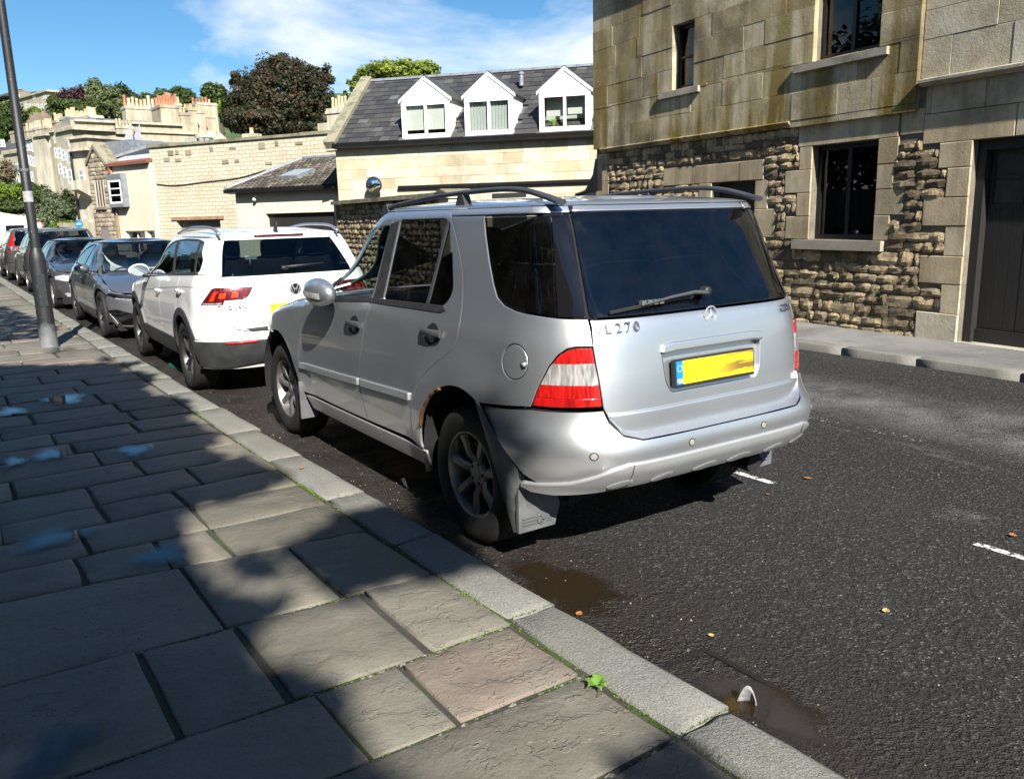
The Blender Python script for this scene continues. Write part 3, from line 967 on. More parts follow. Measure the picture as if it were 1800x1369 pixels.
    panel('side_glass', S, qg, M['g_priv'], r, off=-.003, both=True, thick=.01)
    panel('corner_glass', S, [(-.653, 1.660), (-.660, 1.221), (-.796, 1.216), (-.782, 1.664)], M['black_gloss'], r, off=-.001, both=True, thick=.012)
    # --- tailgate
    L = [S.tr(-.665, 1.208), S.tr(-.678, 1.09), S.tr(-.668, .95), S.tr(-.658, .83), S.tr(-.635, .775), S.tr(-.585, .722), S.tr(-.51, .698)]
    Rr = [S.tr(-q_x, q_z) for q_x, q_z in ((-.51, .698), (-.585, .722), (-.635, .775), (-.658, .83), (-.668, .95), (-.678, 1.09), (-.665, 1.208))]
    rec = rpoly([S.tr(-.335, 1.048), S.tr(-.318, .90), S.tr(-.285, .852), S.tr(.285, .852), S.tr(.318, .90), S.tr(.335, 1.048)], .02)
    tg = panel('tailgate', S, L + Rr, P, r, holes=[rec], step=.035)
    panel('number_plate_recess', S, rpoly([S.tr(-.345, 1.06), S.tr(-.33, .89), S.tr(-.30, .842), S.tr(.30, .842), S.tr(.33, .89), S.tr(.345, 1.06)], .02), P, tg, off=-.03, gap=0)
    edge = MB()
    ring = np.array(dens(rec, .03)); a = S.P(ring[:, 0], ring[:, 1]); nn = S.N(ring[:, 0], ring[:, 1])
    n = len(ring)
    edge.add(list(a + nn * .0) + list(a - nn * .033), [(i, (i + 1) % n, n + (i + 1) % n, n + i) for i in range(n)])
    edge.build('recess_edge', P, tg, smooth=True)
    # bar over the plate
    panel('tailgate_grip', S, rpoly([S.tr(-.345, 1.030), S.tr(-.335, 1.072), S.tr(-.28, 1.082), S.tr(.28, 1.082), S.tr(.335, 1.072), S.tr(.345, 1.030), S.tr(.26, 1.036), S.tr(-.26, 1.036)], .012), P, tg, off=.020, thick=.05, gap=0, bev=.012, step=.03)
    # crease: lower step of the tailgate
    panel('tailgate_lower', S, rpoly([S.tr(-.648, .800), S.tr(-.632, .768), S.tr(-.583, .717), S.tr(-.50, .694), S.tr(.50, .694), S.tr(.583, .717), S.tr(.632, .768), S.tr(.648, .800)], .01), P, tg, off=.018, thick=.03, gap=.001, bev=.012, step=.03)
    # plate
    def rearpt(x, z, off): 
        t, zz = S.tr(x, z); q = S.P(np.array([t]), np.array([zz]))[0]; nr = S.N(np.array([t]), np.array([zz]))[0]; return q + nr * off
    pc = rearpt(0, .935, -.004)
    def plate_part(name, mb, mat, par):
        tilt = Matrix.Rotation(math.radians(-5), 3, 'X')
        mb.v = [tuple(Vector(pc.tolist()) + tilt @ Vector(v)) for v in mb.v]
        return mb.build(name, mat, par)
    hold = MB(); hold.prism(rpoly([(-.270, -.068), (.270, -.068), (.270, .063), (-.270, .063)], .008), 'y', -.010, .01)
    pl = plate_part('number_plate', hold, M['black'], r)
    pl['label'] = 'yellow rear number plate with blue band'
    mb = MB(); mb.box(-.218, .260, -.014, -.010, -.052, .055); yo = plate_part('plate_face', mb, M['plate_y'], pl)
    mb = MB(); mb.box(-.260, -.2185, -.014, -.010, -.052, .055); plate_part('plate_band', mb, M['plate_blue'], pl)
    mb = MB()
    for k in range(12):
        a = 2 * pi * k / 12
        mb.box(-.239 + .014 * math.cos(a) - .0016, -.239 + .014 * math.cos(a) + .0016, -.0155, -.0142, .022 + .014 * math.sin(a) - .0016, .022 + .014 * math.sin(a) + .0016)
    plate_part('ring_of_stars', mb, M['plate_gold'], pl)
    mb = text_mb('GB', .028, .0008, True); mb.v = [(v[0] - .239, v[1] - .0155, v[2] - .036) for v in mb.v]
    plate_part('country_letters', mb, M['plate_gold'], pl)
    # --- rear glass, wiper
    gl = rpoly([S.tr(-.664, 1.214), S.tr(-.582, 1.669), S.tr(.582, 1.669), S.tr(.664, 1.214)], .02)
    panel('rear_glass', S, gl, M['g_rear'], r, off=.0, thick=.01)
    for sx in (-1, 1): panel('glass_seal', S, [S.tr(sx * .72, 1.214), S.tr(sx * .60, 1.668), S.tr(sx * .55, 1.668), S.tr(sx * .63, 1.214)], M['void'], r, off=-.009, gap=0, thick=.01)
    panel('tailgate_top', S, [S.tr(-.57, 1.672), S.tr(-.55, 1.70), S.tr(.55, 1.70), S.tr(.57, 1.672)], P, r, gap=.001)
    pts = [rearpt(x, z, o_) for x, z, o_ in ((-.01, 1.262, .045), (-.10, 1.268, .05), (-.25, 1.258, .045), (-.40, 1.243, .03))]
    wb = MB(); wb.tube(pts, [(.011, .010), (.009, .009), (.007, .007), (.005, .005)], 8)
    wi = wb.build('rear_wiper', M['clad_dark'], r, smooth=True, angle=50)
    pts = [rearpt(x, z, .016) for x, z in ((-.12, 1.262), (-.35, 1.247), (-.58, 1.225))]
    wb = MB(); wb.tube(pts, [(.009, .007)] * 3, 6)
    wb.build('wiper_blade', M['black'], wi)
    wb = MB(); wb.lathe([(.001, .0), (.020, .0), (.024, .012), (.024, .04)], rearpt(-.01, 1.262, .055), 'y', 16); wb.build('wiper_hub', M['black'], wi, smooth=True)
    wb = MB()
    for x in (-.30, -.335, -.37, -.405): q = rearpt(x, 1.252, .022); wb.box(q[0] - .012, q[0] + .012, q[1] - .012, q[1] + .01, q[2] - .008, q[2] + .012)
    wb.build('wiper_yoke', M['grey_trim'], wi)
    # --- emblem and lettering
    e0 = rearpt(0.0, 1.178, .004)
    mb = MB()
    ring = [(.040 * math.cos(a), .0, .040 * math.sin(a)) for a in np.linspace(0, 2 * pi, 33)]
    mb.tube([np.array(q) for q in ring], .0042, 6, cap=False)
    for a in (90, 210, 330):
        a = math.radians(a); d = np.array([math.cos(a), 0, math.sin(a)]); s_ = np.array([-d[2], 0, d[0]])
        mb.add([d * .039, s_ * .007, np.array([0, -.007, 0]), -s_ * .007], [(0, 1, 2), (0, 2, 3)])
    mb.v = [tuple(np.array(v) + e0) for v in mb.v]
    mb.build('star_badge', M['star'], tg, smooth=False)
    def letters(txt, size, x, z, name, bold=True):
        return letters_on(rearpt, txt, size, x, z, name, M['badge'], tg, bold)
    letters('L270', .062, -.535, 1.165, 'badge_letters')
    letters('b', .040, -.640, 1.163, 'badge_letters', False)
    letters('CDI', .052, .575, 1.163, 'badge_letters')
    # --- tail lamps
    lp = [(-.561, .832), (-.596, .919), (-.642, 1.010), (-.682, 1.058), (-.718, 1.081), (-.753, 1.088), S.tr(-.683, 1.088), S.tr(-.672, .95), S.tr(-.664, .835)]
    zc = lambda a, b, poly: clip_z(poly, a, b)
    for mr in (False, True):
        lo = panel('tail_lamp', S, clip_z(lp, .80, .872), M['lens_red_low'], r, off=.006, gap=.0, mirror=mr, step=.025)
        panel('red_lens', S, clip_z(lp, .873, .928), M['lens_red'], lo, off=.006, gap=0, mirror=mr, step=.02, bev=.001)
        panel('clear_lens', S, clip_z(lp, .929, 1.022), M['lens_clear'], lo, off=.005, gap=0, mirror=mr, step=.02, bev=.001)
        panel('upper_lens', S, clip_z(lp, 1.023, 1.10), M['lens_red'], lo, off=.006, gap=0, mirror=mr, step=.02, bev=.001)
        panel('lamp_seal', S, lp, M['void'], lo, off=-.006, gap=-.004, mirror=mr)
    # --- bumper
    tm = SB.tr(0, .6)[0]
    BL = [(-.205, .783), (-.30, .787), (-.42, .799), (-.551, .817), S.tr(-.66, .820), S.tr(-.642, .768), S.tr(-.592, .712), S.tr(-.51, .688)]
    BL2 = [S.tr(.51, .688), S.tr(.592, .712), S.tr(.642, .768), S.tr(.66, .820)]
    mirr = lambda pts: [(2 * tm - a, b) for a, b in pts][::-1]
    left_low = [S.tr(-.30, .46), (-.66, .455), (-.60, .462), (-.51, .505), (-.375, .635)]
    o = BL + mirr(BL) + [(2 * tm - a, b) for a, b in left_low[::-1]] + left_low
    panel('rear_bumper', SB, o, P, r, step=.035, thick=.02)
    nt_ = [S.tr(x, z) for x, z in ((-.66, .82), (-.642, .768), (-.592, .712), (-.51, .688), (-.25, .688), (0, .688), (.25, .688), (.51, .688), (.592, .712), (.642, .768), (.66, .82))]
    T_ = np.array(nt_); o1 = SB.P(T_[:, 0], T_[:, 1]); o2 = S.P(T_[:, 0], T_[:, 1] + .012); n_ = len(T_)
    mb = MB(); mb.add(list(o1) + list(o2), [(i, i + 1, n_ + i + 1, n_ + i) for i in range(n_ - 1)]); mb.build('bumper_step', P, r, smooth=True)
    sk = [(-.500, .470), (-.60, .482), (-.72, .505), (-.80, .535), (-.88, .570), (-.95, .588), (-1.10, .590)]
    skl = [(-1.10, .462), (-.95, .458), (-.80, .440), (-.66, .425), (-.55, .425), (-.49, .445)]
    o = sk + mirr(sk) + [(2 * tm - a, b) for a, b in skl[::-1]] + skl
    sp = panel('bumper_trim', SB, o, M['silver_trim'], r, off=.014, thick=.03, gap=0, bev=.008, step=.03)
    for x in (-.60, -.38, -.10, .12, .38, .60):
        t, z = SB.tr(x, .478)
        w_ = .055 if abs(x) > .2 else .08
        e = [(t + w_ * math.cos(a) - .030 * math.sin(a), z + .016 + .026 * math.sin(a)) for a in np.linspace(0, 2 * pi, 16, endpoint=False)]
        panel('trim_rib', SB, e, M['silver_trim'], sp, off=.020, thick=.02, gap=0, bev=.010, step=.02)
    for x in (-.57, .57):
        t, z = SB.tr(x, .52)
        panel('trim_seam', SB, [(t - .0015, .475), (t + .0015, .475), (t + .0015, .585), (t - .0015, .585)], M['void'], sp, off=.0150, gap=0, bev=0.0001, thick=.003)
    for x in (-.74, -.245, .245, .74):
        t, z = SB.tr(x, .632)
        e = [(t + .0145 * math.cos(a), z + .0145 * math.sin(a)) for a in np.linspace(0, 2 * pi, 16, endpoint=False)]
        panel('parking_sensor', SB, e, M['sensor'], r, off=.004, thick=.01, gap=0, bev=.003, step=.02)
        panel('sensor_rim', SB, [(t + 1.3 * (a - t), z + 1.3 * (b - z)) for a, b in e], M['void'], r, off=.0012, thick=.005, gap=0, bev=.001, step=.02)
    # exhaust and underside
    ub = MB(); ub.box(-.62, .62, -.50, 3.35, .30, .50); ub.build('underbody', M['void'], r)
    ub = MB(); ub.tube([(.45, -.55, .36), (.45, -.72, .35)], .055, 12); ub.build('exhaust_silencer', M['void'], r)
    # --- mud flaps
    for sx in (-1, 1):
        q = [(-.895, .20), (-.685, .20), (-.655, .30), (-.70, .43), (-.80, .56), (-.895, .66)]
        mb = MB()
        f_ = [(sx * -x, -.475 + (z - .2) * -.02, z) for x, z in q]; b_ = [(sx * -x, -.455, z) for x, z in q]
        n = len(q); mb.add(f_ + b_, [tuple(range(n)), tuple(range(n, 2 * n))[::-1]] + [(i, (i + 1) % n, n + (i + 1) % n, n + i) for i in range(n)])
        fo = mb.build('mud_flap', M['grey_trim'], r)
        mb = MB()
        for dz in (0, .016, .032): mb.box(sx * .875, sx * .72, -.484, -.476, .235 + dz, .239 + dz)
        mb.build('flap_ridge', M['grey_trim'], fo)
        mb = MB(); ring = [(sx * .765 + .026 * math.cos(a), -.482, .253 + .026 * math.sin(a)) for a in np.linspace(0, 2 * pi, 21)]
        mb.tube([np.array(v) for v in ring], .003, 5, cap=False)
        for a in (90, 210, 330): mb.tube([(sx * .765, -.482, .253), (sx * .765 + .025 * math.cos(math.radians(a)), -.482, .253 + .025 * math.sin(math.radians(a)))], .003, 5)
        mb.build('flap_emblem', M['grey_trim'], fo)
        # the flap sweeps up along the arch as a tapering trim
        A_ = [(.932, -.165, .815), (.940, -.235, .72), (.944, -.29, .63), (.944, -.34, .53), (.938, -.385, .43), (.925, -.42, .32), (.905, -.445, .20)]
        B_ = [(.930, -.205, .80), (.938, -.31, .71), (.935, -.41, .62), (.915, -.50, .53), (.850, -.525, .43), (.770, -.51, .32), (.685, -.475, .20)]
        vs = []
        for p_, q_ in zip(A_, B_):
            p_, q_ = np.array(p_), np.array(q_); m_ = (p_ + q_) / 2 + np.array([.012, -.008, 0])
            for w_ in (p_ + np.array([-.05, .03, 0]), p_, m_, q_): vs.append((sx * w_[0], w_[1], w_[2]))
        fs = [(i * 4 + j, i * 4 + j + 1, i * 4 + j + 5, i * 4 + j + 4) for i in range(6) for j in range(3)]
        mb = MB(); mb.add(vs, fs); mb.build('arch_trim', M['grey_trim'], fo, smooth=True)
        q = [(.93, .22), (.80, .22), (.82, .50), (.93, .50)]
        mb = MB(); mb.prism([(sx * x, z) for x, z in q], 'y', 2.33, 2.345); mb.build('mud_flap', M['grey_trim'], r)
    # rust on the front edge of the rear arch
    q = arcpts(0, AZ, AR - .004, 22, 68, 14)
    mb = MB(); L_ = np.array(q); pp = S.P(L_[:, 0], L_[:, 1]); mb.tube(pp + np.array([.002, 0, 0]), [(.008 + .006 * abs(math.sin(i * 2.1)), .010) for i in range(len(pp))], 6)
    mb.build('rusty_arch_edge', M['rust'], r)
    # --- roof
    top = pchip([(-.7, 1.715), (-.5, 1.728), (-.2, 1.745), (.5, 1.757), (1.1, 1.742), (1.6, 1.70)])
    tt = float(S.yF(np.array(1.70))) + float(np.interp(pi / 2, pi / 2 - S.tab['f'][1], S.tab['f'][0]))
    rf = roof('roof', S, 1.70, top, -.1, 1.0, S.tr(-.001, 1.70)[0], tt, P, r)
    for sx in (-1, 1):
        pts = catmull([(-.655 * 1, 1.30, 1.690), (-.655, 1.22, 1.722), (-.655, .95, 1.748), (-.655, .55, 1.774), (-.655, .10, 1.784), (-.655, -.12, 1.782), (-.655, -.30, 1.762), (-.655, -.52, 1.712)], 4)
        rad = [(.013, .017)] * len(pts)
        for k in range(6): rad[-1 - k] = (.014, .030 - .0025 * k)
        mb = MB(); mb.tube([(sx * -p_[0], p_[1], p_[2]) for p_ in pts], rad, 10)
        ro = mb.build('roof_rail', M['roofbar'], r, smooth=True, angle=60)
        for y0 in (.33,):
            mb = MB(); mb.prism([(y0 - .05, 1.715), (y0 + .05, 1.715), (y0 + .022, 1.772), (y0 - .022, 1.772)], 'x', sx * .63, sx * .675); mb.build('rail_foot', M['roofbar'], ro)
        for y0, z0, d in ((1.24, 1.70, .06),):
            mb = MB(); mb.prism([(y0 - d, z0 - .03), (y0 + d, z0 - .03), (y0 + d * .5, z0 + .03), (y0 - d * .3, z0 + .045)], 'x', sx * .63, sx * .675); mb.build('rail_foot', M['roofbar'], ro)
    # seam between roof and tailgate
    xs = np.linspace(-.60, .60, 21)
    mb = MB()
    # --- glass at the front, bonnet, front bumper
    ws = [S.tf(-.69, 1.15), S.tf(-.575, 1.66), S.tf(.575, 1.66), S.tf(.69, 1.15)]
    panel('windscreen', S, ws, M['g_clear'], r, step=.06)
    panel('windscreen_header', S, [S.tf(-.575, 1.663), S.tf(-.55, 1.70), S.tf(.55, 1.70), S.tf(.575, 1.663)], P, r, gap=0)
    hb = lambda x, y: zf(y) + .045 * (1 - np.abs(x / .88) ** 2.2)
    height_panel('bonnet', hb, rpoly([(-.80, 2.30), (-.76, 3.0), (-.66, 3.36), (0, 3.50), (.66, 3.36), (.76, 3.0), (.80, 2.30), (0, 2.52)], .03), P, r, step=.07)
    ff = arcpts(2.82, AZ, AR, 28, 2, 5)
    tm2 = S.tf(0, .5)[0]
    o = [(3.28, .40), (3.32, .50), (3.37, .63), (3.41, .78)] + [S.tf(-.8, .80), S.tf(0, .80)]
    o = o + [(2 * tm2 - a, b) for a, b in o[:-1][::-1]] + [(2 * tm2 - 3.28, .30), (3.28, .30)]
    panel('front_bumper', S, o, P, r, off=.025, thick=.03, step=.06)
    for sx in (False, True):
        panel('headlamp', S, [S.tf(-.86, .81), S.tf(-.83, .90), S.tf(-.50, .95), S.tf(-.50, .81)], M['lens_clear'], r, off=.006, mirror=sx)
    # --- cabin
    mb = MB(); mb.box(-.78, .78, -.70, 2.2, .46, .52); mb.build('cabin_floor', M['void'], r)
    mb = MB(); mb.box(-.72, .72, -.62, .05, .52, 1.02); mb.build('load_bay', M['seat'], r)
    for x in (-.36, .36): seat(r, x, 1.10, .80, M['seat'], .5)
    for x in (-.45, 0, .45): seat(r, x, .28, .82, M['seat'], .44)
    mb = MB(); mb.prism([(1.62, .70), (1.60, .98), (1.70, 1.09), (1.95, 1.12), (2.30, 1.10), (2.30, .6)], 'x', -.76, .76); mb.build('dashboard', M['dash'], r)
    mb = MB(); c = np.array([.36, 1.48, 1.03]); ring = [c + np.array([.19 * math.cos(a), .19 * math.sin(a) * .35, .19 * math.sin(a)]) for a in np.linspace(0, 2 * pi, 25)]
    mb.tube(ring, .016, 8, cap=False); mb.tube([c, c + np.array([0, .2, -.06])], .03, 8); mb.tube([c + np.array([-.18, 0, 0]), c + np.array([.18, 0, 0])], .018, 6)
    mb.build('steering_wheel', M['black'], r, smooth=True)
    # --- folded mirrors
    for sx in (-1, 1):
        bm = bmesh.new(); bmesh.ops.create_uvsphere(bm, u_segments=24, v_segments=14, radius=1)
        for v in bm.verts:
            k = 1 - .16 * max(0, v.co.y) ** 2
            v.co = Vector((sx * (.985 + .080 * v.co.x * sx), 1.64 + .215 * v.co.y, 1.205 + .092 * v.co.z * k))
        me = bpy.data.meshes.new('door_mirror'); bm.to_mesh(me); bm.free(); me.materials.append(P)
        me.polygons.foreach_set('use_smooth', np.ones(len(me.polygons), dtype=bool))
        mo = share('door_mirror', me, r)
        mb = MB(); mb.tube([(sx * .93, 1.80, 1.16), (sx * .90, 1.90, 1.14)], [(.05, .03), (.06, .03)], 8); mb.build('mirror_arm', M['black'], mo, smooth=True)
        V = []
        for i in range(9):
            for j in range(3):
                yy = -.70 + 1.10 * i / 8; zz = -.38 + .42 * j / 2 + .10 * (i / 8)
                xx = math.sqrt(max(0, 1 - yy * yy - zz * zz)) * 1.015 + .004
                V.append((sx * (.985 + .080 * xx + .003), 1.64 + .215 * yy, 1.205 + .092 * zz))
        mb = MB(); mb.add(V, [(i * 3 + j, i * 3 + j + 1, i * 3 + j + 4, i * 3 + j + 3) for i in range(8) for j in range(2)])
        mb.build('side_indicator', M['lens_led'], mo, smooth=True)
    # --- wheels and wells
    st = dict(n=7, w0=.20, w1=.26, dish=.045, hub=.36, a0=.2)
    for sx in (-1, 1):
        for y in (0.0, 2.82):
            wheel(r, sx * .872, y, .362, .25, .222, st, sx, (M['alloy'], M['alloy']))
            liner(r, sx * .885, y, AZ, AR + .02, .36, sx, M['void'])
    # interior of the shell: dark lining so that the gaps read dark
    return r
def clip_z(poly, a, b):
    """part of a (t,z) outline between two heights"""
    P_ = dens(poly, .01)
    def cut(Q, z, keep):
        out = []
        n = len(Q)
        for i in range(n):
            p0, p1 = Q[i], Q[(i + 1) % n]
            k0, k1 = keep(p0[1]), keep(p1[1])
            if k0: out.append(p0)
            if k0 != k1:
                s = (z - p0[1]) / (p1[1] - p0[1]); out.append(p0 + (p1 - p0) * s)
        return out
    Q = cut(list(P_), a, lambda z: z >= a)
    Q = cut(Q, b, lambda z: z <= b)
    return [tuple(q) for q in Q]
MX, MY, MD = 2.997, 3.438, 0.021
merc()
# ------------------------------------------------------------------ the other cars: one builder, six sets of measures
def belt_line(S, y0, y1, bz, n=8):
    return [(y0 + (y1 - y0) * k / n, bz(y0 + (y1 - y0) * k / n)) for k in range(n + 1)]
def car(sp):
    g = sp.get
    zf = pchip(sp['zf']); yFk = pchip(sp['yF'])
    bz = pchip(sp['belt'])
    ya, yb, AZ, AR = sp['ya'], sp['yb'], sp['R'] + .01, sp['AR']
    cowl = sp['cowl']
    def shoulder(y, z):
        r = g('sh', .08)
        k = np.clip((z - (zf(y) - r)) / r, 0, 1)
        return r * (1 - np.sqrt(np.maximum(0, 1 - k * k))) * smooth01(cowl - .35, cowl, y)
    def flare(y, z):
        f = 0
        for yc in (ya, yb):
            d = np.hypot(np.asarray(y, float) - yc, np.asarray(z, float) - AZ)
            f = f + .018 * (1 - smooth01(AR, AR + .2, d))
        return f * smooth01(.3, .45, z)
    S = Shape(sp['W'], sp['Rr'], sp['F'], sp['yC'], yFk, nr=g('nr', 4.5), nf=g('nf', 2.8), taper=g('taper'), shoulder=shoulder, extra=flare)
    r = thing('parked_car', sp['label'], 'car', (sp['x'], sp['y'], 0), sp['rz'], 'cars parked along the kerb')
    P = sp['paint']
    z0, sill = sp['z0'], sp['sill']
    y1, y2, y3 = sp['doors']           # quarter/rear door, rear/front door, front door/wing
    sl = g('slant', .10)
    fa = arcpts(ya, AZ, AR, 4, 176); ff = arcpts(yb, AZ, AR, 176, 4)
    clad = g('clad')
    lampo = sp['rlamp']                # left rear lamp outline (t,z)
    lz0, lz1 = min(q[1] for q in lampo), max(q[1] for q in lampo)
    bt = sp['btop']                    # rear bumper top z
    st = 0.03
    # lower side panels
    gx = sp['gx']                      # half width of the tailgate
    bumpf = lambda S_, z: None
    arch_a = [q for q in fa if q[1] > sill + .01]
    # quarter: from bumper top behind the arch, over the arch, up the door line, along the belt, round to the tailgate
    rr_end = [q for q in fa if q[0] > ya or q[1] > bt]
    dl1 = catmull([(y1 - .02, bz(y1)), (y1 - .04, bz(y1) - .15), (y1 + sl * .6, AZ + AR * .85), (y1 + sl * 2.2, AZ + .10), (y1 + sl * 2.3, sill)], 4)
    dl1 = [q for q in dl1]
    o = [(S.ts(sp['yC'] - .02, bt)[0], bt)] if False else []
    tgl = [S.tr(-gx, z) for z in np.linspace(bt, float(bz(sp['yC'])) , 5)]
    if not g('lampcut', True): lamp_in = []
    quarter = [(q[0], q[1]) for q in rr_end] 
    quarter = [q for q in quarter if not (q[0] > ya and q[1] < sill)]
    q_out = list(reversed(dl1))        # from sill up to belt
    b_q = belt_line(S, y1 - .02, sp['yC'], bz)[1:]
    last = S.tr(-gx, float(bz(sp['yC'])))
    o = q_out + b_q + [last] + tgl[::-1][1:] + [S.ts(ya - AR - .03, bt)] + rr_end[::-1]
    panel('rear_quarter', S, o, P, r, both=True, step=.05)
    o = [(y2 - .01, float(bz(y2))), ] + [(y2 - .0, sill + .25), (y2 + .05, sill)] + [dl1[-1]] + dl1[::-1][1:] + belt_line(S, y1 - .02, y2 - .01, bz)[1:-1]
    panel('rear_door', S, o, P, r, both=True, step=.06)
    fl = [(y3 + .02, float(bz(y3 + .02))), (y3 + .10, .72), (y3 + .10, .5), (y3 + .02, sill)]
    o = [(y2 - .01, float(bz(y2)))] + belt_line(S, y2 - .01, y3 + .02, bz)[1:-1] + fl + [(y2 + .05, sill), (y2, sill + .25)]
    panel('front_door', S, o, P, r, both=True, step=.06)
    fw = [q for q in ff if q[1] > sill]
    yh = sp['ybump']
    wt = [S.ts(y, float(zf(y)) - .002) for y in np.linspace(yh, cowl - .05, 8)]
    o = fl + fw + [S.ts(yh - .02, AZ + .02), S.ts(yh - .02, .55)] + wt + [(y3 + .02, float(bz(y3 + .02)))]
    panel('front_wing', S, o, P, r, both=True, step=.05)
    # upper side with the window openings
    apil = sp['apil']                  # (y,z) line, bottom to top, on the side
    dlo = sp['dlo']
    up = belt_line(S, sp['yC'], cowl - .35, bz)
    trail = sp['trail']                # rear edge of the upper side, bottom to top: (t,z)
    o = [trail[0]] + [q for q in up if q[0] > trail[0][0] + .02 and q[0] < apil[0][0] - .02] + apil + trail[::-1][:-1]
    panel('roof_side', S, o, P, r, holes=[dlo], both=True, step=.05, gap=.001)
    panel('window_trim', S, dens(dlo, .03).tolist(), M['seal'], r, both=True, off=-.004, gap=-.002, bev=.001, thick=.006, holes=[rpoly(q, .02, 3) for q in sp['glass']])
    for q in sp['glass']:
        panel('door_glass', S, rpoly(q, .02, 3), sp['gside'], r, both=True, off=-.008, gap=-.002, bev=.001, thick=.004, step=.06)
    # screen, roof, bonnet
    zb = sp['zscr']
    z1 = z0 - .012
    panel('front_pillar', S, [S.ts(*q) for q in apil] + [S.tf(-sp['scr'][1], z1), S.tf(-sp['scr'][0], zb)], P, r, both=True, gap=.001, step=.05)
    panel('windscreen', S, [S.tf(-sp['scr'][0], zb), S.tf(-sp['scr'][1], z1), S.tf(sp['scr'][1], z1), S.tf(sp['scr'][0], zb)], M['g_clear'], r, step=.07)
    tt = float(S.yF(np.array(z0))) + float(np.interp(pi / 2, pi / 2 - S.tab['f'][1], S.tab['f'][0]))
    roof('roof', S, z0, pchip(sp['top']), sp['rc'][0], sp['rc'][1], S.tr(-.001, z0)[0], tt, sp.get('roofmat', P), r, p=g('rp', 3.0), q=1.7, nt=70, nk=10)
    Wc = lambda y: S.w(zf(y)) * S.tap(y) - g('sh', .08)
    cr = g('crown', .05)
    hb = lambda x, y: zf(y) + cr * (1 - np.abs(np.clip(x / np.maximum(.3, Wc(y)), -1, 1)) ** 2.4)
    lf = sp['lf']                      # bonnet front edge at the centre
    out = []
    for y in np.linspace(cowl - .02, yh + .02, 6): out.append((-float(Wc(y)) - .02, y))
    for a in np.linspace(0.15, 1, 6): out.append((-(float(Wc(yh)) + .02) * math.cos(a * pi / 2), yh + .02 + (lf - yh - .02) * math.sin(a * pi / 2)))
    out = out[:-1] + [(0, lf)] + [(-x, y) for x, y in out[:-1][::-1]] + [(.3, cowl + .13), (0, cowl + .16), (-.3, cowl + .13)]
    height_panel('bonnet', hb, out, P, r, step=.07)
    # front bumper and lamps
    tm = S.tf(0, .45)[0]
    half = [S.ts(yb + AR * .98 + .01, AZ - .02), S.ts(yh - .01, AZ + .04), S.ts(yh - .01, .55)] + [S.ts(y, float(zf(y)) - .004) for y in np.linspace(yh, lf - .12, 6)]
    lowz = sp['flow']
    o = half + [(2 * tm - a, b) for a, b in half[::-1]] + [(2 * tm - S.ts(yb + AR + .02, lowz)[0], lowz), S.ts(yb + AR + .02, lowz)]
    fb = panel('front_bumper', S, o, P, r, step=.05, off=.004, thick=.03)
    for nm, mat, pts, off in sp.get('front', []):
        q = [S.tf(*v) for v in pts]
        panel(nm, S, q, mat, r, both=True, off=off, gap=0, step=.03)
    for nm, mat, pts, off in sp.get('centre', []):
        q = [S.tf(-x, z) for x, z in pts] + [S.tf(x, z) for x, z in pts[::-1]]
        panel(nm, S, q, mat, r, off=off, gap=0, step=.04)
    # tail: tailgate, glass, bumper, lamps
    zg0, zg1 = sp['rg'][0], sp['rg'][1]
    xg0, xg1 = sp['rg'][2], sp['rg'][3]
    tg_low = sp['tgl']
    lz = [S.tr(-xg0 - .02, zg0 - .01), S.tr(-gx, float(bz(sp['yC'])) - .0), S.tr(-gx, (zg0 + bt) / 2), S.tr(-gx, bt + .02)] + [S.tr(-x, z) for x, z in tg_low]
    rz_ = [S.tr(xg0 + .02, zg0 - .01), S.tr(gx, float(bz(sp['yC']))), S.tr(gx, (zg0 + bt) / 2), S.tr(gx, bt + .02)] + [S.tr(x, z) for x, z in tg_low]
    tg = panel('tailgate', S, lz + rz_[::-1], P, r, step=.05)
    panel('rear_glass', S, rpoly([S.tr(-xg0, zg0), S.tr(-xg1, zg1), S.tr(xg1, zg1), S.tr(xg0, zg0)], .03), sp['grear'], r, step=.06)
    # body colour round the rear glass
    tl = trail
    for mr in (False, True):
        o = [S.tr(-xg0 - .004, zg0), S.tr(-xg0 - .02, zg0 - .008), S.tr(-gx, float(bz(sp['yC'])) + .002)] + tl + [S.tr(-xg1 + .0, z0)] + [S.tr(-xg1 - .004, zg1)]
        panel('rear_pillar', S, o, P, r, mirror=mr, gap=.001, step=.05)
    panel('tailgate_top', S, [S.tr(-xg1, zg1 + .003), S.tr(-xg1, z0), S.tr(xg1, z0), S.tr(xg1, zg1 + .003)], P, r, gap=.001, step=.06)
    rm = S.tr(0, .6)[0]
    mir = lambda pts: [(2 * rm - a, b) for a, b in pts][::-1]
    bl = [S.ts(ya - AR - .005, AZ - .05), S.ts(ya - AR - .03, bt - .002), S.tr(-gx - .0, bt - .002)] + [S.tr(-x, z - .006) for x, z in tg_low]
    lo = S.ts(ya - AR - .01, sp['rlow'])
    o = bl + mir(bl) + [(2 * rm - lo[0], lo[1]), lo]
    panel('rear_bumper', S, o, sp.get('bumpmat', P), r, step=.05, off=.012, thick=.04)
    for mr in (False, True):
        lo_ = panel('tail_lamp', S, lampo, sp.get('rlampmat', M['lens_red']), r, off=.006, gap=0, mirror=mr, step=.03)
        for nm, mat, pts in sp.get('rlampparts', []):
            panel(nm, S, pts, mat, lo_, off=.010, gap=0, mirror=mr, step=.02, bev=.002)
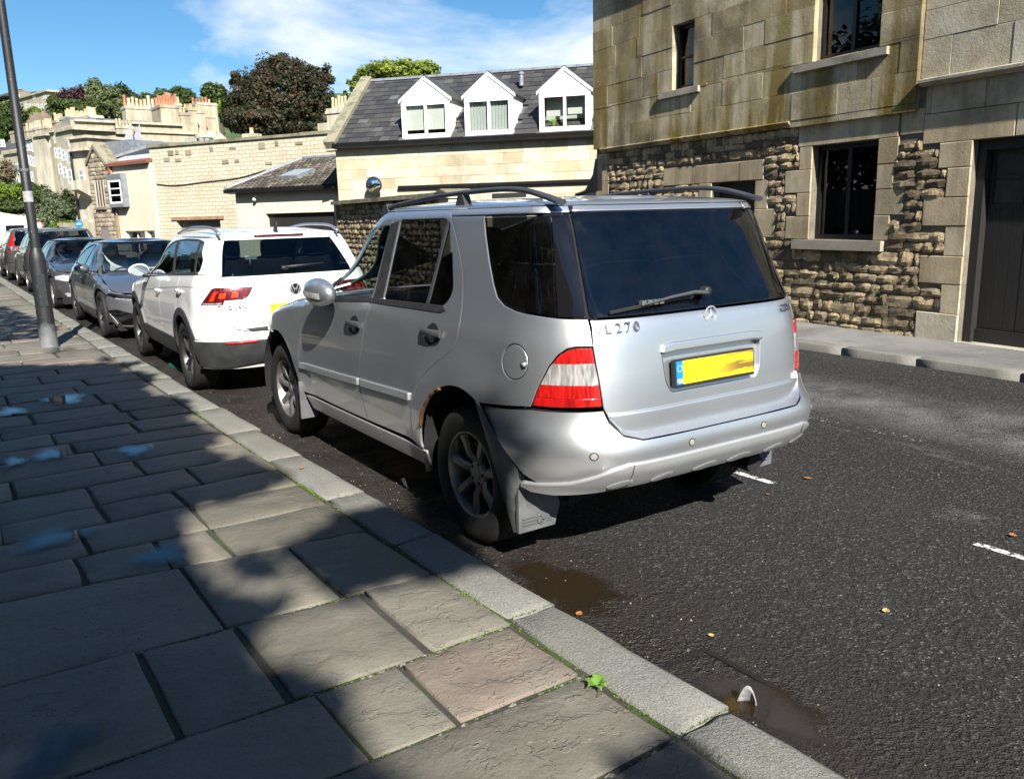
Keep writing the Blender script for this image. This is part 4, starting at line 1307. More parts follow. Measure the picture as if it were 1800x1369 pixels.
    if clad:
        cm = M['clad']
        for yc, k in ((ya, 0), (yb, 1)):
            a0, a1 = (-4, 184)
            inner = arcpts(yc, AZ, AR - .004, a0, a1, 22); outer = arcpts(yc, AZ - .01, AR + clad, a1, a0, 22)
            o = [(max(q[0], -9), max(q[1], sill - .10)) for q in inner + outer]
            o = [S.ts(*q) for q in o]
            panel('arch_cladding', S, o, cm, r, both=True, off=.014, thick=.03, gap=0, bev=.008, step=.035)
        panel('sill_cladding', S, [(ya + AR - .01, sill + .015), (yb - AR + .01, sill + .015), (yb - AR + .01, sill - .17), (ya + AR - .01, sill - .17)], cm, r, both=True, off=.012, thick=.03, gap=0, bev=.01)
    else:
        panel('sill', S, [(ya + AR + .02, sill - .004), (yb - AR - .02, sill - .004), (yb - AR - .02, sill - .10), (ya + AR + .02, sill - .10)], P, r, both=True, off=-.01)
    # handles
    for y in sp['handles']:
        z = float(bz(y)) - g('hdrop', .11)
        for mr in (False, True):
            q = S.P(np.array([y - .10, y - .06, y + .06, y + .10]), np.full(4, z)) + np.array([-1, 0, 0]) * np.array([.004, .028, .028, .004])[:, None]
            if mr: q = q * np.array([-1, 1, 1])
            mb = MB(); mb.tube(q, [(.013, .010)] * 4, 8); mb.build('door_handle', sp.get('hmat', P), r, smooth=True, angle=60)
    # mirrors
    my, mz = sp['mirror']
    for sx in (-1, 1):
        xw = float(S.w(np.array(mz)))
        bm = bmesh.new(); bmesh.ops.create_uvsphere(bm, u_segments=20, v_segments=12, radius=1)
        for v in bm.verts:
            yy = v.co.y if v.co.y > 0 else v.co.y * .35
            v.co = Vector((sx * (xw + .135) + .115 * v.co.x, my + .10 * yy, mz + .075 * v.co.z * (1 - .12 * v.co.x * sx)))
        me = bpy.data.meshes.new('door_mirror'); bm.to_mesh(me); bm.free(); me.materials.append(sp.get('mirmat', P))
        me.polygons.foreach_set('use_smooth', np.ones(len(me.polygons), dtype=bool))
        mo = share('door_mirror', me, r)
        mb = MB(); mb.tube([(sx * (xw - .03), my - .02, mz - .07), (sx * (xw + .10), my, mz - .055)], [(.03, .05), (.025, .045)], 8); mb.build('mirror_arm', M['black'], mo, smooth=True)
        mb = MB(); e = [(sx * (xw + .135) + .10 * math.cos(a), my - .038, mz + .062 * math.sin(a)) for a in np.linspace(0, 2 * pi, 20, endpoint=False)]
        mb.add(e, [tuple(range(20))]); mb.build('mirror_glass', M['mirror'], mo)
    # wheels
    for sx in (-1, 1):
        for y in (ya, yb):
            wheel(r, sx * sp['xw'], y, sp['R'], sp['tw'], sp['rim'], sp['wst'], sx, sp['wmat'])
            liner(r, sx * (sp['xw'] - .02), y, AZ, AR + .01, .34, sx, M['void'])
    mb = MB(); mb.box(-sp['xw'] + .14, sp['xw'] - .14, ya - .62, yb + .55, sill - .14, sill + .05); mb.build('underbody', M['void'], r)
    # cabin
    sm = g('seatmat', M['seat'])
    mb = MB(); mb.box(-sp['xw'] + .12, sp['xw'] - .12, ya - .30, cowl - .1, sill + .02, sill + .08); mb.build('cabin_floor', M['void'], r)
    sy, sz = sp['seat']
    for x in (-.37, .37): seat(r, x, sy, sz, sm, .5)
    mb = MB(); mb.prism([(cowl - .75, sz - .1), (cowl - .72, sz + .17), (cowl - .55, float(bz(cowl - .6)) - .02), (cowl - .1, zb - .03), (cowl - .1, sz - .2)], 'x', -.70, .70); mb.build('dashboard', M['dash'], r)
    c = np.array([.37, sy + .52, sz + .26])
    mb = MB(); ring = [c + np.array([.185 * math.cos(a), .185 * math.sin(a) * .4, .185 * math.sin(a)]) for a in np.linspace(0, 2 * pi, 25)]
    mb.tube(ring, .016, 8, cap=False); mb.tube([c, c + np.array([0, .25, -.08])], .03, 8); mb.tube([c + np.array([-.18, 0, 0]), c + np.array([.18, 0, 0])], .02, 6)
    mb.build('steering_wheel', M['black'], r, smooth=True)
    for x in (-.45, .0, .45): seat(r, x, sy - .85, sz + .02, sm, .44)
    return r, S
M['white_paint'] = paint('white_paint', (0.80, 0.80, 0.80), 0.0, 0.25, dirt=(0.45, 0.42, 0.37), dirt_amt=0.35, zlow=0.4, zhigh=0.7)
M['grey_paint'] = paint('graphite_paint', (0.16, 0.17, 0.195), 0.7, 0.32, dirt=(0.12, 0.115, 0.10), dirt_amt=0.3)
M['black_paint'] = paint('black_paint', (0.010, 0.0105, 0.013), 0.3, 0.2, dirt=(0.08, 0.075, 0.07), dirt_amt=0.25)
M['black_dusty'] = paint('dark_paint', (0.014, 0.014, 0.016), 0.3, 0.22, dirt=(0.10, 0.095, 0.085), dirt_amt=0.35)
M['clad'] = plain('cladding', (0.028, 0.029, 0.031), 0.62, var=0.3, scale=9, bump=0.15, bscale=260)
M['g_roof'] = plain('glass_roof', (0.02, 0.025, 0.04), 0.06, coat=1.0)
M['g_tint'] = glass('tinted_glass', (0.22, 0.25, 0.24), ior=1.5)
M['headlamp'] = lens('headlamp', (0.80, 0.80, 0.82), ribs=30)

def small_suv():
    sp = dict(x=2.942, y=8.749, rz=-.03, paint=M['white_paint'],
        label='white compact off-roader, second car from the front, with black arch cladding and red tail lamps',
        W=[(.2, .84), (.35, .88), (.5, .905), (.75, .918), (.9, .912), (1.0, .90), (1.08, .88), (1.15, .85), (1.3, .79), (1.46, .71), (1.51, .67), (1.53, .64)],
        Rr=[(.3, -.82), (.45, -.90), (.6, -.93), (.7, -.925), (.85, -.90), (1.0, -.885), (1.1, -.855), (1.15, -.825), (1.47, -.54), (1.53, -.50)],
        F=[(.2, 3.35), (.6, 3.45), (.88, 3.4), (1.0, 3.3), (1.04, 3.1), (1.06, 2.20), (1.47, 1.42), (1.53, 1.32)],
        yF=[(.2, 2.75), (1.04, 2.75), (1.06, 1.85), (1.53, .98)], yC=-.45, nr=4.5, nf=3.0,
        taper=[(-1, .99), (0, 1), (1.6, 1), (2.9, .97), (3.5, .93)],
        zf=[(1.8, 1.06), (2.2, 1.02), (2.7, .97), (3.1, .90), (3.4, .80)], belt=[(-.6, 1.175), (-.37, 1.168), (.73, 1.115), (1.5, 1.07), (2.1, 1.03)],
        ya=-.12, yb=2.60, R=.355, AR=.40, xw=.912, tw=.235, rim=.235, sill=.46, z0=1.525, btop=.56, sh=.07,
        doors=(.12, 1.0, 1.93), slant=.12, cowl=2.0, clad=.085, gx=.69, lampcut=True,
        rlamp=[(-.677, .896), (-.749, .979), (-.80, 1.045), (-.83, 1.057), (-1.006, 1.058), (-1.19, 1.050), (-1.165, 1.0), (-1.142, .965), (-1.099, .940), (-.928, .936), (-.913, .896)],
        rlampmat=M['lens_dark'],
        rlampparts=[('lamp_bar', M['lens_orange'], [(-.775, .93), (-.83, 1.02), (-.87, 1.02), (-.85, .99), (-.825, .93)]),
                    ('lamp_bar', M['lens_orange'], [(-.87, .955), (-.885, 1.005), (-.945, 1.005), (-.93, .955)]),
                    ('lamp_bar', M['lens_orange'], [(-.985, .96), (-1.0, 1.01), (-1.06, 1.01), (-1.045, .96)]),
                    ('reversing_lens', M['lens_clear'], [(-.70, .900), (-.715, .915), (-.90, .915), (-.90, .900)])],
        apil=[(1.72, 1.062), (1.52, 1.20), (1.36, 1.345), (1.20, 1.44), (1.02, 1.515)],
        trail=[(-.63, 1.178), (-.70, 1.25), (-.70, 1.40), (-.66, 1.515)],
        dlo=rpoly([(1.66, 1.085, .02), (1.462, 1.215, .1), (1.318, 1.345, .15), (1.0, 1.47, .2), (.467, 1.502, .2), (-.12, 1.500, .2), (-.40, 1.475, .04), (-.62, 1.31, .03), (-.60, 1.20, .05), (-.37, 1.178, .1), (.73, 1.125, .3)], .04, 5),
        glass=[[(1.60, 1.10), (1.44, 1.21), (1.30, 1.335), (.98, 1.455), (.80, 1.475), (.50, 1.145), (.73, 1.137)],
               [(.70, 1.478), (.43, 1.490), (-.12, 1.486), (-.19, 1.478), (-.395, 1.20), (-.37, 1.192), (.42, 1.150)],
               [(-.25, 1.472), (-.39, 1.462), (-.60, 1.305), (-.585, 1.215), (-.45, 1.198)]],
        gside=M['g_tint'], grear=M['g_sky'], scr=(.70, .56), zscr=1.07, top=[(-.7, 1.55), (-.4, 1.575), (.2, 1.60), (.8, 1.595), (1.4, 1.55)], rc=(-.1, .7),
        lf=3.32, ybump=3.0, flow=.25, tgl=[(.66, .72), (.60, .665), (.50, .640), (.2, .635)], rg=(1.165, 1.485, .655, .54), rlow=.27,
        handles=(1.03, -.03), hdrop=.155, mirror=(1.62, 1.14), seat=(1.02, .66), wst=dict(n=5, w0=.13, w1=.10, twin=(-.19, .19), dish=.035, hub=.26, a0=.5),
        wmat=(M['alloy_dark'], M['alloy_dark']), front=[('headlamp', M['headlamp'], [(-.86, .80), (-.85, .92), (-.5, .93), (-.5, .82)], .006)])
    r, S = car(sp)
    # black lower bumper
    rm = S.tr(0, .5)[0]
    bl = [S.ts(-.53, .545), S.tr(-.82, .552), S.tr(-.62, .556), S.tr(-.3, .556), (rm, .556)]
    o = bl + [(2 * rm - a, b) for a, b in bl[:-1][::-1]]
    lo = [S.ts(-.53, .30), S.tr(-.70, .29), S.tr(-.4, .33), (rm, .35)]
    o = o + [(2 * rm - a, b) for a, b in lo] + lo[:-1][::-1]
    bb = panel('lower_bumper', S, o, M['clad'], r, off=.030, thick=.05, gap=0, bev=.01)
    for sx in (-1, 1):
        q = [S.tr(sx * -x, z) for x, z in ((-.70, .535), (-.42, .540), (-.42, .553), (-.70, .548))]
        panel('reflector', S, q, M['lens_red_low'], bb, off=.040, thick=.015, gap=0, bev=.002, step=.03)
    # shut line step under the tailgate
    q = [S.tr(-.52, .665), S.tr(-.40, .672), S.tr(.40, .672), S.tr(.52, .665), S.tr(.46, .642), S.tr(-.46, .642)]
    panel('tailgate_step', S, q, M['clad'], r, off=.016, thick=.03, gap=0, step=.04)
    # chrome line, painted crease shade, badges, wiper, brake light
    panel('door_crease', S, [(2.05, .885), (.84, .988), (-.22, 1.054), (-.60, 1.066), (-.60, 1.060), (-.22, 1.045), (.84, .979), (2.05, .880)], M['badge_dull'], r, off=.002, both=True, gap=0, thick=.004, bev=.001, step=.03)  # grey line drawn along the doors as the shade of their fold
    panel('window_chrome', S, [(1.70, 1.076), (.73, 1.121), (-.37, 1.174), (-.58, 1.190), (-.58, 1.182), (-.37, 1.166), (.73, 1.113), (1.70, 1.068)], M['badge'], r, off=.006, both=True, gap=0, thick=.008, bev=.001, step=.03)
    def rp(x, z, off):
        t, zz = S.tr(x, z); return S.P(np.array([t]), np.array([zz]))[0] + S.N(np.array([t]), np.array([zz]))[0] * off
    q = [S.tr(-.25, 1.506), S.tr(.25, 1.506), S.tr(.24, 1.524), S.tr(-.24, 1.524)]
    bl_ = MB(); bl_.tube([rp(x, 1.513, .012) for x in np.linspace(-.25, .25, 12)], [(.012, .014)] * 12, 8); bl_.build('brake_light', M['lens_dark'], r, smooth=True)
    wp = MB(); wp.tube([rp(.02, 1.185, .04), rp(-.1, 1.192, .04), rp(-.02 + .36, 1.215, .035)][1:], [(.016, .014), (.006, .006)], 8); wp.tube([rp(-.10, 1.192, .04), rp(-.04, 1.186, .035)], [(.02, .02), (.02, .02)], 8)
    wp.build('rear_wiper', M['black'], r, smooth=True)
    c = rp(0, 1.005, .008)
    mb = MB(); ring = [c + np.array([.055 * math.cos(a), 0, .055 * math.sin(a)]) for a in np.linspace(0, 2 * pi, 29)]
    dk = MB(); dk.lathe([(.001, -.001), (.055, -.001), (.055, .006)], tuple(c), 'y', 28); dk.build('badge_disc', M['black_gloss'], r)
    mb.tube(ring, .006, 6, cap=False)
    for pts in ([(-.030, .040), (-.008, -.006), (.0, .010), (.008, -.006), (.030, .040)], [(-.047, .020), (-.022, -.042), (.0, .004), (.022, -.042), (.047, .020)]):
        mb.tube([c + np.array([x, -.002, z]) for x, z in pts], .005, 5)
    mb.build('round_badge', M['star'], r, smooth=False)
    def letters(txt, size, x, z, name, mat): letters_on(rp, txt, size, x, z, name, mat, r)
    letters('TIGUAN', .054, -.615, .868, 'badge_letters', M['letter_grey'])
    panel('plate_recess', S, rpoly([S.tr(-.40, .895), S.tr(.40, .895), S.tr(.33, .755), S.tr(-.33, .755)], .02), M['white_paint'], r, off=.003, gap=.0)
    a = rp(0, .822, .012)
    mb = MB(); mb.box(-.265, .265, a[1] - .006, a[1] + .01, .765, .880); mb.build('number_plate', M['plate_y2'], r)
    for sx in (-1, 1):
        pts = catmull([(sx * .60, 1.18, 1.545), (sx * .60, .95, 1.575), (sx * .60, .50, 1.61), (sx * .60, 0, 1.615), (sx * .60, -.38, 1.60), (sx * .60, -.58, 1.548)], 4)
        mb = MB(); mb.tube(pts, [(.014, .016)] * len(pts), 8); mb.build('roof_rail', M['rail_silver'], r, smooth=True)
    mb = MB(); mb.tube([(0, -.42, 1.56), (0, -.47, 1.66)], [(.05, .022), (.012, .006)], 8); mb.build('roof_aerial', M['black'], r, smooth=True)
    mb = MB(); q = rp(-.34, 1.325, -.012); mb.box(q[0] - .055, q[0] + .055, q[1] - .001, q[1] + .001, q[2] - .016, q[2] + .016); mb.build('window_sticker', M['sticker'], r)
    mb = MB(); mb.tube([(.0, .02, 1.40), (.02, .02, 1.33)], .05, 6)
    return r
M['g_sky'] = glass('rear_glass_green', (0.22, 0.27, 0.27), ior=1.55)
M['letter_grey'] = plain('letter_grey', (0.10, 0.10, 0.105), 0.4)
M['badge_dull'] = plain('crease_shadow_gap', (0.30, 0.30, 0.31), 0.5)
M['plate_y2'] = plain('yellow_plate_clean', (0.83, 0.62, 0.01), 0.35, coat=0.5)
M['rail_silver'] = plain('silver_rail', (0.45, 0.47, 0.50), 0.35, 0.8)
M['sticker'] = plain('white_sticker', (0.75, 0.78, 0.74), 0.6)
small_suv()

def front_facing():
    blackw = dict(n=5, w0=.22, w1=.16, dish=.03, hub=.28, a0=.2)
    # graphite hatchback
    sp = dict(x=3.03, y=16.62, rz=pi - .012, paint=M['grey_paint'], roofmat=M['g_roof'],
        label='graphite grey saloon facing the camera between the white car and the black coupe', 
        W=[(.12, .86), (.25, .92), (.45, .965), (.65, .975), (.78, .958), (.88, .925), (.95, .88), (1.15, .755), (1.30, .645), (1.36, .585), (1.38, .55)],
        Rr=[(.2, -.85), (.5, -.98), (.8, -1.0), (.95, -.95), (1.0, -.80), (1.2, -.1), (1.38, .35)],
        F=[(.12, 3.72), (.28, 3.86), (.45, 3.90), (.58, 3.88), (.68, 3.80), (.80, 3.62), (.93, 3.3), (.945, 2.50), (1.36, 1.42), (1.38, 1.36)],
        yF=[(.1, 2.95), (.93, 2.95), (.945, 1.85), (1.38, .98)], yC=-.2, nr=3.6, nf=4.0,
        taper=[(-1, .97), (.2, 1), (2.4, 1), (3.2, .97), (3.9, .93)],
        zf=[(1.8, .95), (2.3, .915), (2.8, .865), (3.3, .765), (3.6, .672), (3.9, .58)], belt=[(-.8, 1.02), (.0, 1.0), (1.0, .975), (2.0, .945), (2.6, .91)],
        ya=0, yb=2.96, R=.352, AR=.385, xw=.955, tw=.25, rim=.255, sill=.28, z0=1.375, btop=.62, sh=.09, crown=.045,
        doors=(.35, 1.30, 2.20), cowl=2.35, gx=.62, lampcut=True, rlamp=[S_ for S_ in [(-.55, .80), (-.55, .88), (-.85, .90), (-.85, .80)]],
        apil=[(1.85, .95), (1.62, 1.08), (1.35, 1.22), (1.12, 1.32), (.96, 1.37)], trail=[(-.62, 1.02), (-.45, 1.10), (-.25, 1.2), (.0, 1.30), (.1, 1.37)],
        dlo=rpoly([(1.78, .968), (1.50, 1.12), (1.22, 1.255), (.95, 1.335), (.55, 1.345), (.15, 1.27), (-.20, 1.10), (-.15, 1.015), (.5, .998), (1.2, .985)], .05, 4),
        glass=[[(1.74, .978), (1.48, 1.115), (1.20, 1.245), (.98, 1.32), (.88, 1.325), (.92, .998)], [(.84, 1.325), (.55, 1.332), (.16, 1.258), (-.17, 1.10), (-.13, 1.03), (.5, 1.01), (.88, 1.0)]],
        gside=M['g_tint'], grear=M['g_priv'], scr=(.835, .545), zscr=.955, top=[(-.4, 1.36), (.2, 1.40), (.7, 1.425), (1.2, 1.40), (1.5, 1.37)], rc=(.4, .9),
        lf=3.72, ybump=3.32, flow=.17, tgl=[(.58, .62), (.3, .61)], rg=(1.03, 1.33, .58, .46), rlow=.25,
        handles=(1.45, .55), hdrop=.13, mirror=(1.72, .99), seat=(1.05, .52), seatmat=M['seat_pale'], wst=dict(n=9, w0=.14, w1=.16, dish=.03, hub=.26, a0=.1), wmat=(M['alloy_dark'], M['alloy_dark']),
        front=[('headlamp', M['black_gloss'], [(-.865, .655), (-.855, .69), (-.76, .668), (-.52, .605), (-.54, .582), (-.80, .618)], .008), ('lamp_strip', M['headlamp'], [(-.80, .622), (-.54, .588), (-.54, .582), (-.80, .612)], .011),
               ('side_intake', M['black_gloss'], [(-.86, .44), (-.80, .46), (-.62, .40), (-.58, .24), (-.78, .22)], .010),
               ('intake_trim', M['rail_silver'], [(-.885, .45), (-.865, .455), (-.77, .225), (-.58, .228), (-.58, .212), (-.79, .205)], .018)],
        centre=[('lower_grille', M['black'], [(.52, .20), (.56, .36), (.30, .33)], .010)])
    # fix lamp outline through the rear mapping
    car(sp)
    # black coupe
    sp = dict(x=2.93, y=22.1, rz=pi - .01, paint=M['black_paint'],
        label='black coupe with chrome wheels facing the camera behind the grey saloon', 
        W=[(.12, .80), (.3, .85), (.5, .885), (.68, .89), (.8, .875), (.88, .85), (.93, .82), (1.15, .69), (1.28, .60), (1.34, .55), (1.36, .52)],
        Rr=[(.2, -.85), (.5, -.98), (.8, -1.0), (.95, -.95), (1.0, -.85), (1.2, -.2), (1.36, .25)],
        F=[(.12, 3.42), (.28, 3.52), (.45, 3.56), (.6, 3.54), (.72, 3.46), (.82, 3.3), (.91, 3.0), (.925, 2.20), (1.34, 1.28), (1.36, 1.22)],
        yF=[(.1, 2.72), (.91, 2.72), (.925, 1.60), (1.36, .85)], yC=-.2, nr=3.6, nf=4.0,
        taper=[(-1, .96), (.2, 1), (2.2, 1), (3.0, .97), (3.6, .93)],
        zf=[(1.6, .94), (2.1, .91), (2.6, .875), (3.0, .815), (3.3, .735), (3.55, .64)], belt=[(-.8, .99), (.0, .98), (1.0, .96), (1.8, .935), (2.4, .90)],
        ya=0, yb=2.76, R=.325, AR=.355, xw=.875, tw=.225, rim=.225, sill=.26, z0=1.355, btop=.6, sh=.08, crown=.05,
        doors=(.30, 1.10, 2.0), cowl=2.08, gx=.58, rlamp=[(-.55, .80), (-.55, .88), (-.85, .90), (-.85, .80)],
        apil=[(1.62, .94), (1.40, 1.07), (1.17, 1.20), (.98, 1.30), (.84, 1.35)], trail=[(-.62, .99), (-.45, 1.08), (-.25, 1.18), (.0, 1.28), (.1, 1.35)],
        dlo=rpoly([(1.55, .96), (1.30, 1.10), (1.05, 1.235), (.82, 1.31), (.5, 1.32), (.12, 1.24), (-.20, 1.06), (-.15, .995), (.5, .983), (1.1, .97)], .05, 4),
        glass=[[(1.50, .97), (1.28, 1.095), (1.03, 1.225), (.83, 1.297), (.72, 1.30), (.78, .985)], [(.68, 1.302), (.5, 1.305), (.13, 1.23), (-.17, 1.06), (-.12, 1.01), (.5, .995), (.74, .988)]],
        gside=M['g_tint'], grear=M['g_priv'], scr=(.775, .505), zscr=.935, top=[(-.4, 1.34), (.2, 1.375), (.6, 1.395), (1.0, 1.38), (1.3, 1.35)], rc=(.35, .8),
        lf=3.40, ybump=3.02, flow=.17, tgl=[(.55, .6), (.3, .59)], rg=(1.01, 1.31, .55, .44), rlow=.25,
        handles=(.85,), hdrop=.14, mirror=(1.52, .98), seat=(.85, .50), wst=dict(n=10, w0=.10, w1=.10, dish=.03, hub=.25, a0=.1), wmat=(M['alloy_bright'], M['alloy_bright']),
        front=[('headlamp', M['headlamp'], [(-.78, .61), (-.785, .675), (-.68, .70), (-.46, .66), (-.46, .58), (-.66, .58)], .010),
               ('fog_lamp', M['headlamp'], [(-.68, .27), (-.68, .345), (-.60, .345), (-.60, .27)], .014),
               ('kidney_grille', M['badge'], [(-.22, .50), (-.23, .61), (-.03, .62), (-.03, .49)], .008),
               ('grille_slot', M['void'], [(-.20, .515), (-.21, .595), (-.05, .605), (-.05, .505)], .014)],
        centre=[('lower_grille', M['black'], [(.48, .22), (.48, .36), (.25, .37)], .010)])
    r, S = car(sp)
def rear_facing():
    base = dict(W=[(.2, .82), (.35, .87), (.5, .90), (.75, .91), (.9, .905), (1.0, .89), (1.06, .87), (1.15, .84), (1.3, .78), (1.5, .68), (1.56, .64), (1.58, .61)],
        Rr=[(.3, -.82), (.45, -.90), (.6, -.93), (.75, -.92), (.9, -.90), (1.05, -.87), (1.1, -.84), (1.5, -.64), (1.58, -.60)],
        F=[(.2, 3.55), (.6, 3.62), (.85, 3.5), (.98, 3.3), (1.02, 3.0), (1.035, 2.5), (1.56, 1.35), (1.58, 1.3)],
        yF=[(.2, 2.8), (1.02, 2.8), (1.035, 1.95), (1.58, 1.0)], yC=-.4, nr=4.0, nf=2.8, taper=[(-1, .98), (0, 1), (1.8, 1), (2.9, .97), (3.6, .92)],
        zf=[(1.8, 1.03), (2.3, .99), (2.8, .92), (3.3, .82), (3.6, .7)], belt=[(-.6, 1.13), (0, 1.11), (1.0, 1.07), (2.0, 1.03), (2.4, 1.0)],
        ya=0, yb=2.80, R=.33, AR=.37, xw=.90, tw=.225, rim=.21, sill=.32, z0=1.575, btop=.58, sh=.08, doors=(.30, 1.15, 2.1), cowl=2.15, gx=.68,
        apil=[(1.88, 1.04), (1.65, 1.18), (1.40, 1.36), (1.20, 1.48), (1.0, 1.57)], trail=[(-.58, 1.135), (-.62, 1.25), (-.62, 1.42), (-.58, 1.57)],
        dlo=rpoly([(1.80, 1.06), (1.55, 1.21), (1.30, 1.385), (1.08, 1.50), (.4, 1.54), (-.25, 1.53), (-.52, 1.43), (-.52, 1.17), (0, 1.135), (1.0, 1.095)], .05, 4),
        glass=[[(1.75, 1.07), (1.52, 1.205), (1.28, 1.375), (1.10, 1.48), (.98, 1.495), (1.0, 1.11)], [(.93, 1.498), (.4, 1.525), (.15, 1.522), (.10, 1.145), (.95, 1.112)], [(.09, 1.52), (-.24, 1.515), (-.50, 1.42), (-.50, 1.185), (.05, 1.15)]],
        gside=M['g_tint'], grear=M['g_sky'], scr=(.82, .585), zscr=1.045, top=[(-.7, 1.60), (-.4, 1.615), (.3, 1.635), (.9, 1.63), (1.4, 1.59)], rc=(0, .8),
        lf=3.45, ybump=3.1, flow=.2, tgl=[(.62, .60), (.4, .585)], rg=(1.10, 1.53, .66, .56), rlow=.24,
        handles=(1.3, .40), hdrop=.12, mirror=(1.75, 1.08), seat=(.95, .60), wst=dict(n=7, w0=.16, w1=.14, dish=.03, hub=.28, a0=.1), wmat=(M['alloy_bright'], M['alloy']))
    a = dict(base, x=2.98, y=25.0, rz=.0, paint=M['black_dusty'], label='black people carrier with a pale reflection on its tailgate, parked behind the black coupe',
             rlamp=[(-.62, .80), (-.62, 1.08), (-.70, 1.12), (-.84, 1.10), (-.84, .84)])
    r, S = car(a)
    q = [S.tr(*v) for v in ((-.26, .83), (.26, .83), (.26, .72), (-.26, .72))]
    panel('number_plate', S, q, M['plate_y2'], r, off=.012, gap=0)
    mb = MB(); mb.tube([(0, .1, 1.63), (0, .0, 1.69)], [(.03, .02), (.008, .006)], 8); mb.build('roof_aerial', M['black'], r, smooth=True)
    b = dict(base, x=2.98, y=31.2, rz=.0, paint=M['black_paint'], label='black estate car with tall red tail lamps, farthest dark car, just before the white van',
             rlamp=[(-.60, .90), (-.62, 1.40), (-.66, 1.44), (-.76, 1.42), (-.80, 1.14), (-1.0, 1.0), (-1.0, .90)])
    r, S = car(b)
    q = [S.tr(*v) for v in ((-.26, .83), (.26, .83), (.26, .72), (-.26, .72))]
    panel('number_plate', S, q, M['plate_y2'], r, off=.012, gap=0)
front_facing()
rear_facing()

def van():
    r = thing('parked_van', 'white panel van at the far end of the row of cars', 'van', (2.6, 40.0, 0), 0.06)
    m = M['white_paint']
    def sect(y, w, z0, z1, rr=.15):
        return [(-w, z0), (-w, z1 - rr), (-w + rr * .3, z1 - rr * .3), (-w + rr, z1), (w - rr, z1), (w - rr * .3, z1 - rr * .3), (w, z1 - rr), (w, z0)], y
    secs = [sect(-.9, .93, .45, 1.96), sect(-.95 + .1, .97, .40, 2.0), sect(2.6, .98, .40, 2.0), sect(3.0, .97, .40, 1.95)]
    secs[0] = sect(-.95, .93, .5, 1.93)
    mb = MB(); vs = []
    for q, y in secs: vs += [(x, y, z) for x, z in q]
    n = 8; fs = [tuple(range(n))[::-1]]
    for i in range(3): fs += [(i * n + k, i * n + (k + 1) % n, (i + 1) * n + (k + 1) % n, (i + 1) * n + k) for k in range(n)]
    fs.append(tuple(range(3 * n, 4 * n)))
    mb.add(vs, fs); mb.build('body', m, r, smooth=True, angle=30)
    mb = MB(); mb.prism([(3.0, .4), (4.3, .4), (4.35, .9), (4.2, 1.1), (3.7, 1.2), (3.0, 1.92)], 'x', -.95, .95); mb.build('cab', m, r)
    for x0, x1 in ((-.86, -.01), (.01, .86)):
        mb = MB(); mb.box(x0, x1, -.985, -.93, .62, 1.86); d = mb.build('rear_door', m, r)
        mb = MB(); mb.box(x0 + .1, x1 - .1, -.995, -.984, 1.28, 1.74); mb.build('pane', M['black_gloss'], d)
        mb = MB(); mb.box((x0 + x1) / 2 + (.3 if x0 < 0 else -.34), (x0 + x1) / 2 + (.34 if x0 < 0 else -.30), -1.01, -.984, .95, 1.08); mb.build('handle', M['black'], d)
    mb = MB(); mb.box(-.27, .27, -1.005, -.985, .86, .97); mb.build('number_plate', M['plate_y2'], r)
    for s in (-1, 1):
        mb = MB(); mb.box(s * .88, s * .965, -.99, -.90, .75, 1.25); mb.build('tail_lamp', M['lens_red'], r)
    mb = MB(); mb.box(-.95, .95, -1.06, -.9, .38, .56); mb.build('rear_bumper', M['clad'], r)
    mb = MB(); mb.box(-.93, .93, -.93, 4.2, .26, .42); mb.build('underbody', M['void'], r)
    for s in (-1, 1):
        for y in (0, 3.3): wheel(r, s * .97, y, .34, .22, .2, dict(n=6, w0=.3, w1=.3, dish=.04, hub=.4), s, (M['alloy'], M['alloy']))
van()
